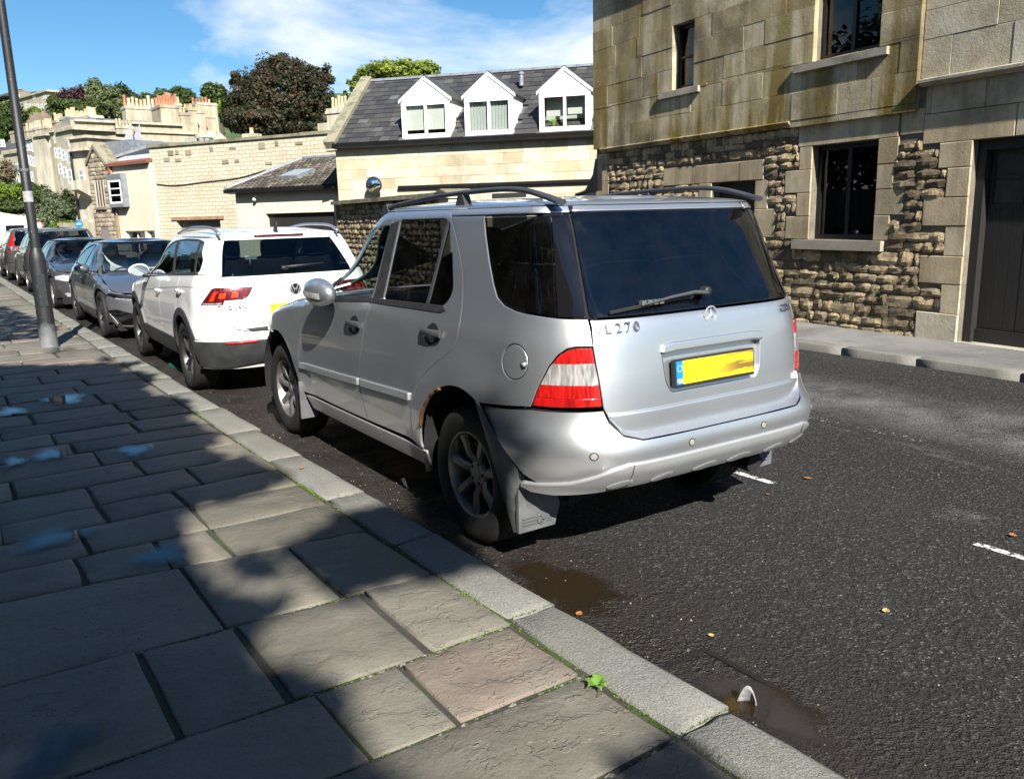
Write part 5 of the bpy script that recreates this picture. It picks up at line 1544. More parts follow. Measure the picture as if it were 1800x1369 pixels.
# ------------------------------------------------------------------ ground, road, pavements
def road_mat():
    b = NB('asphalt')
    x, y, z = b.sep()
    # aggregate: light and dark chippings
    v1 = b.vor(118, vec=b.mapping(scale=(1, 1, 1)), out='Color')
    sp = b.node('ShaderNodeSeparateColor'); b.link(v1, sp.inputs[0])
    agg = b.ramp(sp.outputs[0], [(0.0, (0.0062, 0.0062, 0.0065)), (0.50, (0.0124, 0.0121, 0.0118)), (0.82, (0.0279, 0.0267, 0.0254)), (0.93, (0.0744, 0.0713, 0.0651)), (1.0, (0.2232, 0.2108, 0.1860))])
    v2 = b.vor(44, out='Color'); sp2 = b.node('ShaderNodeSeparateColor'); b.link(v2, sp2.inputs[0])
    agg = b.mix(0.40, agg, b.ramp(sp2.outputs[0], [(0.0, (0.0050, 0.0050, 0.0050)), (0.6, (0.0186, 0.0180, 0.0174)), (0.95, (0.0403, 0.0384, 0.0360)), (1.0, (0.1364, 0.1240, 0.1116))]))
    big = b.noise(0.55, 6, 0.6)
    agg = b.mix(b.ramp(big, [(0.35, 0.0), (0.7, 0.35)]), agg, (0.0372, 0.0353, 0.0335))
    # pale dusty wheel tracks out in the carriageway
    def band(c, w, amt, src=None, rough=0.9):
        d = b.math('ABSOLUTE', b.math('SUBTRACT', b.math('ADD', x, b.math('MULTIPLY', b.math('SUBTRACT', b.noise(0.7, 4), 0.5), rough)), c))
        m = b.node('ShaderNodeMapRange'); m.interpolation_type = 'SMOOTHSTEP'
        m.inputs['From Min'].default_value = w; m.inputs['From Max'].default_value = w * 0.15
        b.link(d, m.inputs['Value'])
        return b.math('MULTIPLY', m.outputs[0], amt)
    worn = b.math('MULTIPLY', band(6.45, 0.95, 1.0), b.ramp(b.noise(1.6, 6, 0.7), [(0.38, 0.15), (0.68, 1.0)]))
    agg = b.mix(b.math('MULTIPLY', worn, 0.88), agg, (0.18, 0.175, 0.168))
    sc = b.math('MULTIPLY', band(5.45, 0.14, 1.0, rough=0.25), b.ramp(b.noise(5, 5, 0.7, vec=b.mapping(scale=(1, 0.25, 1))), [(0.5, 0.0), (0.68, 1.0)]))
    agg = b.mix(b.math('MULTIPLY', sc, 0.5), agg, (0.1488, 0.1457, 0.1395))
    # a scuffed, whitish smear beside the bay marking
    dx = b.math('DIVIDE', b.math('SUBTRACT', x, 4.42), 0.28); dy = b.math('DIVIDE', b.math('SUBTRACT', b.math('ADD', y, b.math('MULTIPLY', x, 0.35)), 3.62), 0.34)
    dd = b.math('ADD', b.math('MULTIPLY', dx, dx), b.math('MULTIPLY', dy, dy))
    sm = b.math('MULTIPLY', b.ramp(dd, [(0.0, 1.0), (0.25, 0.0)]), b.ramp(b.noise(9, 6, 0.7), [(0.42, 0.0), (0.66, 1.0)]))
    agg = b.mix(b.math('MULTIPLY', sm, 0.55), agg, (0.1860, 0.1829, 0.1736))
    # silt and damp along the gutter
    wob = b.math('MULTIPLY', b.math('SUBTRACT', b.noise(1.3, 5, 0.6), 0.5), 1.1)
    gx = b.math('ADD', x, wob)
    gut = b.ramp(b.math('MULTIPLY', b.math('SUBTRACT', gx, 1.9), 0.8), [(0.0, 1.0), (0.42, 0.85), (0.80, 0.0)])
    silt = b.mix(b.noise(38, 5, 0.7), (0.0081, 0.0056, 0.0037), (0.0310, 0.0223, 0.0149))
    agg2 = b.mix(b.math('MULTIPLY', gut, 0.72), agg, silt)
    near = b.node('ShaderNodeMapRange'); near.inputs['From Min'].default_value = 13.0; near.inputs['From Max'].default_value = 9.0; b.link(y, near.inputs['Value'])
    b.set('Base Color', agg2)
    wet = b.math('MULTIPLY', gut, b.ramp(b.noise(2.6, 5, 0.65), [(0.42, 0.0), (0.60, 1.0)]))
    b.set('Roughness', b.math('SUBTRACT', 0.86, b.math('MULTIPLY', wet, 0.50)))
    b.set('Specular IOR Level', 0.35)
    h = b.math('ADD', b.vor(118), b.math('MULTIPLY', b.vor(44), 1.5))
    h = b.math('ADD', h, b.math('MULTIPLY', b.noise(330, 3), 0.6))
    bp = b.bump(h, 0.95, 0.010)
    return b.m
M['asphalt'] = road_mat()
M['earth'] = plain('distant_ground', (0.09, 0.085, 0.07), 0.95, var=0.3, scale=0.3)
M['flag'] = None
def flag_mat(name, a=0.0):
    b = NB(name)
    r = b.obj_random()
    n = b.noise(2.2, 7, 0.62)
    f = b.math('ADD', b.math('MULTIPLY', r, 0.8), b.math('MULTIPLY', b.math('SUBTRACT', n, 0.5), 0.9), clamp=True)
    c = b.ramp(f, [(0.0, (0.1200, 0.1108, 0.0864)), (0.25, (0.1720, 0.1599, 0.1260)), (0.5, (0.1880, 0.1677, 0.1296)), (0.62, (0.1880, 0.1482, 0.1188)), (0.78, (0.1640, 0.1560, 0.1296)), (1.0, (0.2280, 0.2067, 0.1584))])
    # riven layers: contour-like edges
    w = b.node('ShaderNodeTexWave'); w.wave_type = 'BANDS'; w.bands_direction = 'DIAGONAL'
    w.inputs['Scale'].default_value = 0.9; w.inputs['Distortion'].default_value = 14.0; w.inputs['Detail'].default_value = 5.0; w.inputs['Detail Scale'].default_value = 1.6; w.inputs['Detail Roughness'].default_value = 0.6
    b.link(b.mapping(scale=(1.0, 1.7, 1.0)), w.inputs['Vector'])
    lay = b.ramp(w.outputs['Fac'], [(0.0, 0.0), (0.32, 0.05), (0.36, 0.5), (0.62, 0.55), (0.66, 1.0)])
    fine = b.noise(42, 6, 0.68)
    stain = b.ramp(b.noise(1.5, 7, 0.7, vec=b.mapping(loc=(3, 1, 0))), [(0.50, 0.0), (0.70, 1.0)])
    c = b.mix(b.math('MULTIPLY', stain, 0.45), c, (0.0680, 0.0663, 0.0540))
    c = b.mix(0.5, c, b.ramp(b.noise(130, 4, 0.7), [(0.25, 0.55), (0.75, 1.15)]), 'MULTIPLY')
    spots = b.ramp(b.vor(26), [(0.04, 1.0), (0.09, 0.0)])
    c = b.mix(b.math('MULTIPLY', spots, b.ramp(b.noise(3), [(0.5, 0.0), (0.7, 0.35)])), c, (0.3200, 0.3120, 0.2592))
    edge = b.ramp(w.outputs['Fac'], [(0.30, 0.0), (0.345, 1.0), (0.39, 0.0)])
    c = b.mix(b.math('MULTIPLY', edge, b.math('MULTIPLY', b.ramp(b.noise(1.7), [(0.46, 0.0), (0.6, 1.0)]), 0.55)), c, (0.0560, 0.0530, 0.0432))
    b.set('Base Color', c).set('Roughness', 0.68).set('Specular IOR Level', 0.42)
    cleft = b.ramp(b.noise(1.1, 3, vec=b.mapping(loc=(9, 2, 0))), [(0.45, 0.0), (0.62, 1.0)])
    h = b.math('ADD', b.math('MULTIPLY', b.math('MULTIPLY', lay, cleft), 1.0), b.math('MULTIPLY', fine, 0.42))
    h = b.math('ADD', h, b.math('MULTIPLY', b.noise(7, 5, 0.55, dist=1.2), 0.4))
    b.bump(h, 0.85, 0.016)
    return b.m
M['flag'] = flag_mat('paving_flag')
def granite(name, lo, hi):
    b = NB(name)
    n = b.noise(170, 3, 0.7); r = b.obj_random()
    c = b.ramp(n, [(0.3, lo), (0.5, tuple((p_ + q_) / 2 for p_, q_ in zip(lo, hi))), (0.72, hi)])
    c = b.mix(b.math('MULTIPLY', b.ramp(b.noise(2.6, 6, 0.65), [(0.42, 0.0), (0.7, 1.0)]), 0.5), c, (0.13, 0.13, 0.085))
    c = b.mix(b.math('MULTIPLY', r, 0.25), c, (0.16, 0.155, 0.14))
    b.set('Base Color', c).set('Roughness', 0.82).set('Specular IOR Level', 0.3)
    b.bump(b.math('ADD', b.noise(75, 5, 0.7), b.math('MULTIPLY', b.noise(14, 4), 0.6)), 0.7, 0.012)
    return b.m
M['kerb'] = granite('kerb_granite', (0.07, 0.07, 0.062), (0.31, 0.305, 0.275))
M['kerb_dark'] = granite('kerb_old', (0.09, 0.086, 0.078), (0.28, 0.27, 0.245))
def joint_mat():
    b = NB('mossy_joint')
    n = b.noise(3.2, 6, 0.65)
    g = b.noise(60, 4, 0.7)
    moss = b.mix(g, (0.016, 0.028, 0.005), (0.055, 0.085, 0.010))
    soil = b.mix(g, (0.012, 0.011, 0.009), (0.06, 0.055, 0.045))
    b.set('Base Color', b.mix(b.ramp(n, [(0.52, 0.0), (0.64, 1.0)]), soil, moss)).set('Roughness', 0.95)
    b.bump(g, 0.8, 0.01)
    return b.m
M['joint'] = joint_mat()
M['moss'] = leafmat('moss_tuft', [(0.03, 0.06, 0.006), (0.09, 0.16, 0.015), (0.16, 0.24, 0.03)], 0.8, 0.2)
M['pave_r'] = stone('far_pavement', [(0.16, 0.155, 0.15), (0.24, 0.235, 0.225)], 0.0, 1.8, 0.3, 60, dark=(0.07, 0.066, 0.06), dark_amt=0.6)
M['line_white'] = None
def worn_paint(name, c, under, keep=0.5):
    b = NB(name)
    n = b.noise(34, 5, 0.7)
    k = b.ramp(n, [(0.60 - keep * 0.35, 0.0), (0.66 - keep * 0.35, 1.0)])
    tr = b.node('ShaderNodeBsdfTransparent')
    mx = b.node('ShaderNodeMixShader')
    b.set('Base Color', c).set('Roughness', 0.7)
    b.link(k, mx.inputs[0]); b.link(tr.outputs[0], mx.inputs[1]); b.link(b.p.outputs[0], mx.inputs[2]); b.link(mx.outputs[0], b.out.inputs[0])
    return b.m
M['line_white'] = worn_paint('white_road_paint', (0.62, 0.61, 0.58), None, 0.42)
M['line_faint'] = worn_paint('worn_white_paint', (0.40, 0.39, 0.37), None, 0.05)
M['line_yellow'] = worn_paint('worn_yellow_paint', (0.30, 0.25, 0.13), None, 0.02)

def stone_block(x0, x1, y0, y1, z0, z1, ch=0.006, jit=0.0, rng=random):
    """box with a chamfered top face (for flags, kerbs)"""
    j = lambda: rng.uniform(-jit, jit)
    c = [(x0 + j(), y0 + j()), (x1 + j(), y0 + j()), (x1 + j(), y1 + j()), (x0 + j(), y1 + j())]
    return c
def flag_obj(corners, z, parent, name, mat, ch=0.010, wob=0.004, thick=0.09, n=3, rng=random):
    """flagstone: an uneven top with worn, rounded arrises and ragged sides"""
    c = [np.array(q, float) for q in corners]
    cen = sum(c) / 4
    def Q(u, v): return (c[0] * (1 - u) + c[1] * u) * (1 - v) + (c[3] * (1 - u) + c[2] * u) * v
    V = []; top = []
    m = 5
    g = np.linspace(0, 1, m)
    hz = [[rng.uniform(-wob, wob) for _ in g] for _ in g]
    ex = max(0.2, np.linalg.norm(c[1] - c[0])); ey = max(0.2, np.linalg.norm(c[3] - c[0]))
    tilt = (rng.uniform(-.004, .004), rng.uniform(-.004, .004))
    idx = {}
    for a, u in enumerate(g):
        for b_, v in enumerate(g):
            uu = ch * 1.6 / ex + u * (1 - 3.2 * ch / ex); vv = ch * 1.6 / ey + v * (1 - 3.2 * ch / ey)
            q = Q(uu, vv)
            if a in (0, m - 1) or b_ in (0, m - 1): q = q + np.array([rng.uniform(-1, 1), rng.uniform(-1, 1)]) * ch * 0.45
            idx[a, b_] = len(V)
            V.append((q[0], q[1], z + hz[a][b_] + tilt[0] * (u - .5) + tilt[1] * (v - .5)))
    F = [(idx[a, b_], idx[a + 1, b_], idx[a + 1, b_ + 1], idx[a, b_ + 1]) for a in range(m - 1) for b_ in range(m - 1)]
    ring = [(a, 0) for a in range(m)] + [(m - 1, b_) for b_ in range(1, m)] + [(a, m - 1) for a in range(m - 2, -1, -1)] + [(0, b_) for b_ in range(m - 2, 0, -1)]
    k = len(ring)
    r1, r2 = [], []
    for a, b_ in ring:
        q = Q(g[a], g[b_]); q = q + np.array([rng.uniform(-1, 1), rng.uniform(-1, 1)]) * ch * 0.55
        zz = V[idx[a, b_]][2]
        r1.append(len(V)); V.append((q[0], q[1], zz - ch * rng.uniform(.7, 1.2)))
    for i, (a, b_) in enumerate(ring):
        q = V[r1[i]]; r2.append(len(V)); V.append((q[0], q[1], z - thick))
    for i in range(k):
        j = (i + 1) % k
        F.append((idx[ring[j]], idx[ring[i]], r1[i], r1[j])); F.append((r1[j], r1[i], r2[i], r2[j]))
    me = bpy.data.meshes.new(name); me.from_pydata(V, [], F)
    me.polygons.foreach_set('use_smooth', np.ones(len(me.polygons), dtype=bool))
    me.materials.append(mat)
    return share(name, me, parent)

def setting():
    mb = MB(); mb.add([(-900, -300, -.03), (900, -300, -.03), (900, 1600, -.03), (-900, 1600, -.03)], [(0, 1, 2, 3)])
    tag(mb.build('ground', M['earth']), kind='structure')
    mb = MB(); mb.add([(1.86, -40, 0), (60, -40, 0), (60, 75, 0), (1.86, 75, 0)], [(0, 1, 2, 3)])
    tag(mb.build('road', M['asphalt']), kind='structure')
    # ---- near pavement
    mb = MB(); mb.box(-9, 1.70, -14, 60, -.02, .100)
    pv = tag(mb.build('pavement', M['joint']), kind='structure')
    rng = random.Random(11)
    # rows run across the pavement; a row is (y at kerb, y skew towards the wall)
    rows = [(0.62, 0.0), (1.06, 0.0), (1.55, 0.01), (1.99, 0.025), (2.43, 0.03), (3.03, 0.075), (3.69, 0.15), (4.20, 0.05), (4.64, 0.02), (5.04, -0.03), (5.46, -.02), (5.84, .02), (6.25, .04), (6.62, .03), (7.06, 0.0), (7.46, .03)]
    y = 7.46
    while y < 26:
        y += rng.uniform(.38, .58); rows.append((y, rng.uniform(-.03, .05)))
    known = {3: [.86, 1.17], 4: [-.25, .44, .785, 1.305], 5: [-.5, .755, 1.24], 6: [-.15, .38, .74, 1.00], 7: [-.2, .45, 1.01], 8: [.12, .60, 1.01]}
    for k in range(len(rows) - 1):
        (ya, sa), (yb, sb) = rows[k], rows[k + 1]
        xs = known.get(k)
        xr = 1.652
        xl = -1.9 if ya < 6 else (-.9 if ya < 10 else .1)
        if xs is None:
            xs = []
            x = xr
            while x > xl:
                x -= rng.uniform(.42, 1.0); xs.append(x)
            xs = sorted(xs)
        else:
            xs = list(xs); x = min(xs)
            while x > xl: x -= rng.uniform(.45, .95); xs.append(x)
            xs = sorted(xs)
        xs = xs + [xr]
        gp = .0115
        for a, b_ in zip(xs[:-1], xs[1:]):
            A, B = a + .009 + rng.uniform(-.003, .006), b_ - .009 - rng.uniform(-.003, .006)
            if b_ == xr: B = xr - rng.uniform(0, .018)
            f = lambda yy, ss, x: yy + ss * (1.65 - x)
            jt = lambda: rng.uniform(-.007, .007)
            c = [(A + jt(), f(ya, sa, A) + gp + jt()), (B + jt(), f(ya, sa, B) + gp + jt()), (B + jt(), f(yb, sb, B) - gp + jt()), (A + jt(), f(yb, sb, A) - gp + jt())]
            flag_obj(c, .112 + rng.uniform(-.004, .004), pv, 'paving_slab', M['flag'], ch=.0045 if rng.random() < .7 else .008, rng=rng)
    # ---- kerbstones of the near pavement
    js = [-3.2, -2.3, -1.3, -.35, .62, 1.56, 2.48, 3.44, 4.27, 5.24, 6.15, 7.1, 8.0, 8.9, 9.85, 10.8, 11.7, 12.6, 13.6, 14.5, 15.5, 16.4, 17.4, 18.4, 19.3, 20.2, 21.2, 22.2, 23.2, 24.2, 25.2, 26.2, 27.2, 28.2, 29.2, 30.2, 31.2, 32.2]
    for a, b_ in zip(js[:-1], js[1:]):
        c = [(1.668, a + .005), (1.905 + rng.uniform(-.012, .008), a + .005), (1.905 + rng.uniform(-.012, .008), b_ - .005), (1.668, b_ - .005)]
        flag_obj(c, .116 + rng.uniform(-.003, .003), pv, 'kerbstone', M['kerb'], ch=.016, wob=.003, thick=.20, rng=rng)
    # moss along the kerb joint and in some of the gaps
    rr = np.random.RandomState(3)
    V, F = [], []
    def tuft(x, y, z, s):
        for _ in range(5):
            a = rr.uniform(0, 2 * pi); r_ = s * rr.uniform(.4, 1.0)
            p0 = np.array([x + rr.uniform(-s, s) * .6, y + rr.uniform(-s, s) * .6, z])
            d = np.array([math.cos(a), math.sin(a), 0]) * r_
            e = np.array([-d[1], d[0], 0]) * .5
            b0 = len(V)
            V.extend([p0 - e, p0 + e, p0 + d * .6 + np.array([0, 0, s * rr.uniform(.35, .8)])]); F.append((b0, b0 + 1, b0 + 2))
    for y0 in np.arange(.9, 7.5, .0035):
        dens_ = .25 + .75 * max(0, math.sin(y0 * 2.9) * .6 + math.sin(y0 * 7.3 + 1) * .5)
        if rr.rand() < dens_: tuft(1.660 + rr.normal(0, .005), y0, .104, rr.uniform(.004, .010))
    for yk in (1.99, 2.43, 3.03, 3.69, 4.20, 4.64, 5.04):
        for x0 in np.arange(.55, 1.66, .004):
            if rr.rand() < .42 + .55 * max(0, math.sin(x0 * 9 + yk * 3)): tuft(x0, yk + (.03 if yk < 3 else .075 if yk < 3.1 else .12 if yk < 3.7 else .04) * (1.65 - x0) + rr.normal(0, .004), .102, rr.uniform(.004, .008))
    for yj in js[4:14]:
        for x0 in np.arange(1.67, 1.90, .004):
            if rr.rand() < .5: tuft(x0, yj + rr.normal(0, .003), .104, rr.uniform(.003, .007))
    CV, CF = [], []
    for k in range(len(rows) - 4):
        for _ in range(70):
            x = rr.uniform(-.3, 1.66); y = rows[k][0] + rows[k][1] * (1.65 - x) + rr.normal(0, .004); s = rr.uniform(.004, .011); b0 = len(CV); a = rr.uniform(0, 6)
            for j in range(4): CV.append((x + s * (1.5 if j % 2 else .8) * math.cos(a + 1.57 * j), y + s * .7 * math.sin(a + 1.57 * j), .101))
            CV.append((x, y, .101 + s * .8)); CF += [(b0 + j, b0 + (j + 1) % 4, b0 + 4) for j in range(4)]
    tag(raw('mortar_chips', np.array(CV), np.array(CF), M['kerb']), kind='stuff')
    o = raw('moss', np.array(V), np.array(F), M['moss']); tag(o, kind='stuff')
    # ---- far pavement with its kerb
    kx = lambda y: 8.29 + .056 * (y - 3.52)
    mb = MB()
    ys = list(np.arange(-12, 12.6, 1.0))
    wx = lambda y: 9.62 + .1306 * (y - 4.75)
    vs = []
    for y in ys: vs += [(kx(y) + .12, y, .085), (wx(y) + .35, y, .118)]
    n = len(ys)
    fs = [(2 * i, 2 * i + 1, 2 * i + 3, 2 * i + 2) for i in range(n - 1)]
    low = [(x, y, -.02) for x, y, z in vs]
    mb.add(vs + low, fs + [(2 * i, 2 * i + 2, 2 * n + 2 * i + 2, 2 * n + 2 * i) for i in range(n - 1)])
    fp = tag(mb.build('pavement', M['pave_r'], smooth=False), kind='structure')
    y = -6.0
    while y < 12:
        L = rng.uniform(.75, 1.25)
        c = [(kx(y) - .015, y + .004), (kx(y) + .125, y + .004), (kx(y + L) + .125, y + L - .006), (kx(y + L) - .015 + rng.uniform(-.01, .01), y + L - .006)]
        flag_obj(c, .090 + rng.uniform(-.002, .002), fp, 'kerbstone', M['kerb_dark'], ch=.010, thick=.16, rng=rng)
        y += L
    # ---- road markings
    def mark(name, x0, x1, y0, y1, m, z=.004):
        mb = MB(); mb.add([(x0, y0, z), (x1, y0, z), (x1, y1, z), (x0, y1, z)], [(0, 1, 2, 3)])
        return tag(mb.build(name, m), kind='structure')
    for y0, y1 in ((-.35, .25), (1.18, 1.86), (3.06, 3.68), (4.6, 5.2), (6.1, 6.7), (7.6, 8.2), (9.1, 9.7)):
        mark('parking_bay_line', 4.055, 4.105, y0, y1, M['line_white'])
    for y0, y1 in ((-2, 1.9), (3.0, 7.2), (8.6, 12)):
        mark('centre_line', 5.62, 5.71, y0, y1, M['line_faint'])
    mb = MB()
    for off in (.20, .30):
        mb.add([(kx(-6) - off - .045, -6, .004), (kx(-6) - off, -6, .004), (kx(11) - off, 11, .004), (kx(11) - off - .045, 11, .004)], [(0, 1, 2, 3)])
    tag(mb.build('yellow_kerb_line', M['line_yellow']), kind='structure')
setting()
# ------------------------------------------------------------------ masonry
class Fr:
    """facade frame: x to the right as seen from the street, y into the building, z up"""
    def __init__(s, A, B):
        s.A = np.array([A[0], A[1], 0.0]); X = np.array([B[0] - A[0], B[1] - A[1], 0.0]); s.X = X / np.linalg.norm(X)
        s.Y = np.array([-s.X[1], s.X[0], 0]); s.rz = math.atan2(s.X[1], s.X[0])
    @staticmethod
    def px(a, Da, b, Db):
        return Fr(at(a, Da), at(b, Db))
    def uz(s, q, off=0.0):
        d = ray(q); P0 = s.A + s.Y * off
        P = CAM + d * (((P0 - CAM) @ s.Y) / (d @ s.Y))
        return float((P - s.A) @ s.X), float(P[2])
    def rect(s, x0, y0, x1, y1, off=0.0):
        """pixel rectangle -> local x0, x1, z0, z1"""
        a = s.uz((x0, (y0 + y1) / 2), off)[0]; b = s.uz((x1, (y0 + y1) / 2), off)[0]
        t = s.uz(((x0 + x1) / 2, y0), off)[1]; u = s.uz(((x0 + x1) / 2, y1), off)[1]
        return a, b, u, t
    def thing(s, name, label, cat, group=None):
        return thing(name, label, cat, s.A, s.rz, group)
def wall_holes(mb, x0, x1, z0, z1, y0, y1, holes):
    xs = sorted({x0, x1, *[min(max(h[i], x0), x1) for h in holes for i in (0, 1)]})
    zs = sorted({z0, z1, *[min(max(h[i], z0), z1) for h in holes for i in (2, 3)]})
    for a, b in zip(xs[:-1], xs[1:]):
        run = None
        for c, d in zip(zs[:-1], zs[1:]):
            mx, mz = (a + b) / 2, (c + d) / 2
            inh = any(h[0] < mx < h[1] and h[2] < mz < h[3] for h in holes)
            if inh:
                if run: mb.box(a, b, y0, y1, *run); run = None
            else: run = (run[0] if run else c, d)
        if run: mb.box(a, b, y0, y1, *run)
def block(parent, x0, x1, z0, z1, yf, yb, mat, name='stone_block', ch=.006, rng=random, coll=None):
    """dressed block: chamfered face"""
    j = lambda: rng.uniform(-.003, .003)
    dy = rng.uniform(-.004, .004)
    f = [(x0 + ch + j(), yf + dy, z0 + ch + j()), (x1 - ch + j(), yf + dy, z0 + ch + j()), (x1 - ch + j(), yf + dy, z1 - ch + j()), (x0 + ch + j(), yf + dy, z1 - ch + j())]
    m = [(x0, yf + ch + dy, z0), (x1, yf + ch + dy, z0), (x1, yf + ch + dy, z1), (x0, yf + ch + dy, z1)]
    b = [(x0, yb, z0), (x1, yb, z0), (x1, yb, z1), (x0, yb, z1)]
    F = [(0, 1, 2, 3)] + [(4 + i, 4 + (i + 1) % 4, (i + 1) % 4, i) for i in range(4)] + [(8 + i, 8 + (i + 1) % 4, 4 + (i + 1) % 4, 4 + i) for i in range(4)]
    if coll is not None: coll.add(f + m + b, F); return
    me = bpy.data.meshes.new(name); me.from_pydata(f + m + b, [], F); me.materials.append(mat)
    return share(name, me, parent)
def rubble(parent, x0, x1, z0, z1, yf, yb, mat, name='rubble_stone', rng=random, bulge=.035, coll=None, m=4):
    """rough stone: a ragged outline and a broken, bulging face"""
    V = []; idx = {}
    w, h = x1 - x0, z1 - z0
    for a in range(m):
        for b in range(m):
            u, v = a / (m - 1), b / (m - 1)
            e = (a in (0, m - 1)) or (b in (0, m - 1))
            cx, cz = abs(u - .5) * 2, abs(v - .5) * 2
            rr = 1 - .07 * (cx ** 3) * (cz ** 3) * 2
            x = x0 + w * (.5 + (u - .5) * rr) + rng.uniform(-1, 1) * w * .045
            z = z0 + h * (.5 + (v - .5) * rr) + rng.uniform(-1, 1) * h * .06
            y = yf + (rng.uniform(.002, .012) if e else -bulge * rng.uniform(-.2, 1.0))
            idx[a, b] = len(V); V.append((x, y, z))
    F = [(idx[a, b], idx[a + 1, b], idx[a + 1, b + 1], idx[a, b + 1]) for a in range(m - 1) for b in range(m - 1)]
    ring = [(a, 0) for a in range(m)] + [(m - 1, b) for b in range(1, m)] + [(a, m - 1) for a in range(m - 2, -1, -1)] + [(0, b) for b in range(m - 2, 0, -1)]
    k = len(ring); base = len(V)
    for q in ring: p_ = V[idx[q]]; V.append((p_[0], yb, p_[2]))
    for i in range(k):
        j = (i + 1) % k
        F.append((idx[ring[j]], idx[ring[i]], base + i, base + j))
    if coll is not None: coll.add(V, F); return
    me = bpy.data.meshes.new(name); me.from_pydata(V, [], F); me.materials.append(mat)
    return share(name, me, parent)
def intervals(a, b, cuts, mn=.05):
    out = [(a, b)]
    for c, d in cuts:
        nx = []
        for p_, q_ in out:
            if d <= p_ or c >= q_: nx.append((p_, q_))
            else:
                if c - p_ > mn: nx.append((p_, c))
                if q_ - d > mn: nx.append((d, q_))
        out = nx
    return out
def courses(z0, z1, h, rng, var=.25, must=()):
    zs = sorted({z0, z1, *[m for m in must if z0 < m < z1]})
    out = []
    for a, b in zip(zs[:-1], zs[1:]):
        n = max(1, int(round((b - a) / h)))
        w = [rng.uniform(1 - var, 1 + var) for _ in range(n)]; s_ = sum(w)
        z = a
        for q in w: out.append((z, z + (b - a) * q / s_)); z += (b - a) * q / s_
    return out
def fill(parent, kind, x0, x1, z0, z1, yf, yb, mat, h, L, excl, rng, gap=.008, must=(), var=.25, name=None, coll=None, keep=None, bulge=.035):
    """courses of stones round the exclusions (x0, x1, z0, z1)"""
    n = 0
    for (a, b) in courses(z0, z1, h, rng, var, must):
        cuts = [(e[0], e[1]) for e in excl if min(b, e[3]) - max(a, e[2]) > .35 * (b - a)]
        for (p_, q_) in intervals(x0, x1, cuts):
            x = p_
            while x < q_ - 1e-4:
                l = rng.uniform(*L)
                if q_ - (x + l) < L[0] * .6: l = q_ - x
                if l > L[1] * 1.5: l = (q_ - x) / 2
                mx, mz = x + l / 2, (a + b) / 2
                c_ = None
                if keep is not None and not keep(mx, mz): c_ = coll
                if kind == 'rubble': rubble(parent, x + gap, x + l - gap, a + gap + rng.uniform(-.014, .012), b - gap + rng.uniform(-.012, .014), yf, yb, mat, name or 'rubble_stone', rng, bulge, coll=c_)
                else: block(parent, x + gap * .5, x + l - gap * .5, a + gap * .5, b - gap * .5, yf, yb, mat, name or 'stone_block', rng=rng, coll=c_, ch=.003)
                n += 1
                x += l
    return n
def window(parent, x0, x1, z0, z1, y, fm, gm, cols=2, rows=1, fw=.05, sub='window', depth=.06, dark=True, bars=None):
    """casement: frame ring, mullions, panes, and a dim room behind"""
    mb = MB()
    mb.box(x0, x0 + fw, y, y + depth, z0, z1); mb.box(x1 - fw, x1, y, y + depth, z0, z1)
    mb.box(x0 + fw, x1 - fw, y + .001, y + depth, z0, z0 + fw); mb.box(x0 + fw, x1 - fw, y + .001, y + depth, z1 - fw, z1)
    w = (x1 - x0 - 2 * fw) / cols
    for k in range(1, cols): mb.box(x0 + fw + w * k - fw * .45, x0 + fw + w * k + fw * .45, y + .002, y + depth, z0 + fw, z1 - fw)
    hh = (z1 - z0 - 2 * fw) / rows
    for k in range(1, rows): mb.box(x0 + fw, x1 - fw, y + .003, y + depth, z0 + fw + hh * k - fw * .3, z0 + fw + hh * k + fw * .3)
    o = mb.build(sub, fm, parent)
    for k in range(cols):
        for q in range(rows):
            g = MB(); g.box(x0 + fw + w * k + .004, x0 + fw + w * (k + 1) - .004, y + depth * .5, y + depth * .5 + .006, z0 + fw + hh * q + .004, z0 + fw + hh * (q + 1) - .004)
            g.build('pane', gm, o)
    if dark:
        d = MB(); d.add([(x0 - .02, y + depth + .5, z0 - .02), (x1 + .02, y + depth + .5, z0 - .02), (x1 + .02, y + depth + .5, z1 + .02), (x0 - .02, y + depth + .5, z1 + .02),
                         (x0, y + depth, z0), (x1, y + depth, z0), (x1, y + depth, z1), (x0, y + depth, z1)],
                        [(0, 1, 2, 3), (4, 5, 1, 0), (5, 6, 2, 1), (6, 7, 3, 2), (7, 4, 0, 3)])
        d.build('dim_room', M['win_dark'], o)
    return o
BATH = [(0.30, 0.235, 0.140), (0.375, 0.315, 0.205), (0.42, 0.37, 0.265), (0.33, 0.275, 0.175)]
M['ashlar'] = stone('stained_ashlar', [(0.341, 0.268, 0.146), (0.470, 0.388, 0.238), (0.587, 0.513, 0.357), (0.493, 0.410, 0.249)], .17, 1.6, .40, 26, streak=(0.20, 0.14, 0.022), streak_amt=1.0, dark=(0.10, 0.085, 0.06), dark_amt=.75, grad=(5.6, 2.8, .25, 1.0))
M['quoin'] = stone('dressed_stone', [(0.502, 0.406, 0.259), (0.645, 0.551, 0.391), (0.562, 0.458, 0.298)], .25, 2.6, .30, 30, dark=(0.10, 0.085, 0.062), dark_amt=.45, streak=(0.17, 0.125, 0.055), streak_amt=.45)
M['rubble'] = stone('rough_rubble', [(0.173, 0.138, 0.085), (0.408, 0.312, 0.177), (0.618, 0.480, 0.285), (0.408, 0.324, 0.205)], .38, 9, .95, 24, dark=(0.05, 0.046, 0.04), dark_amt=.6, bdist=.03)
M['mortar'] = stone('dark_mortar', [(0.13, 0.115, 0.09), (0.24, 0.21, 0.165)], 0, 7, .6, 40)
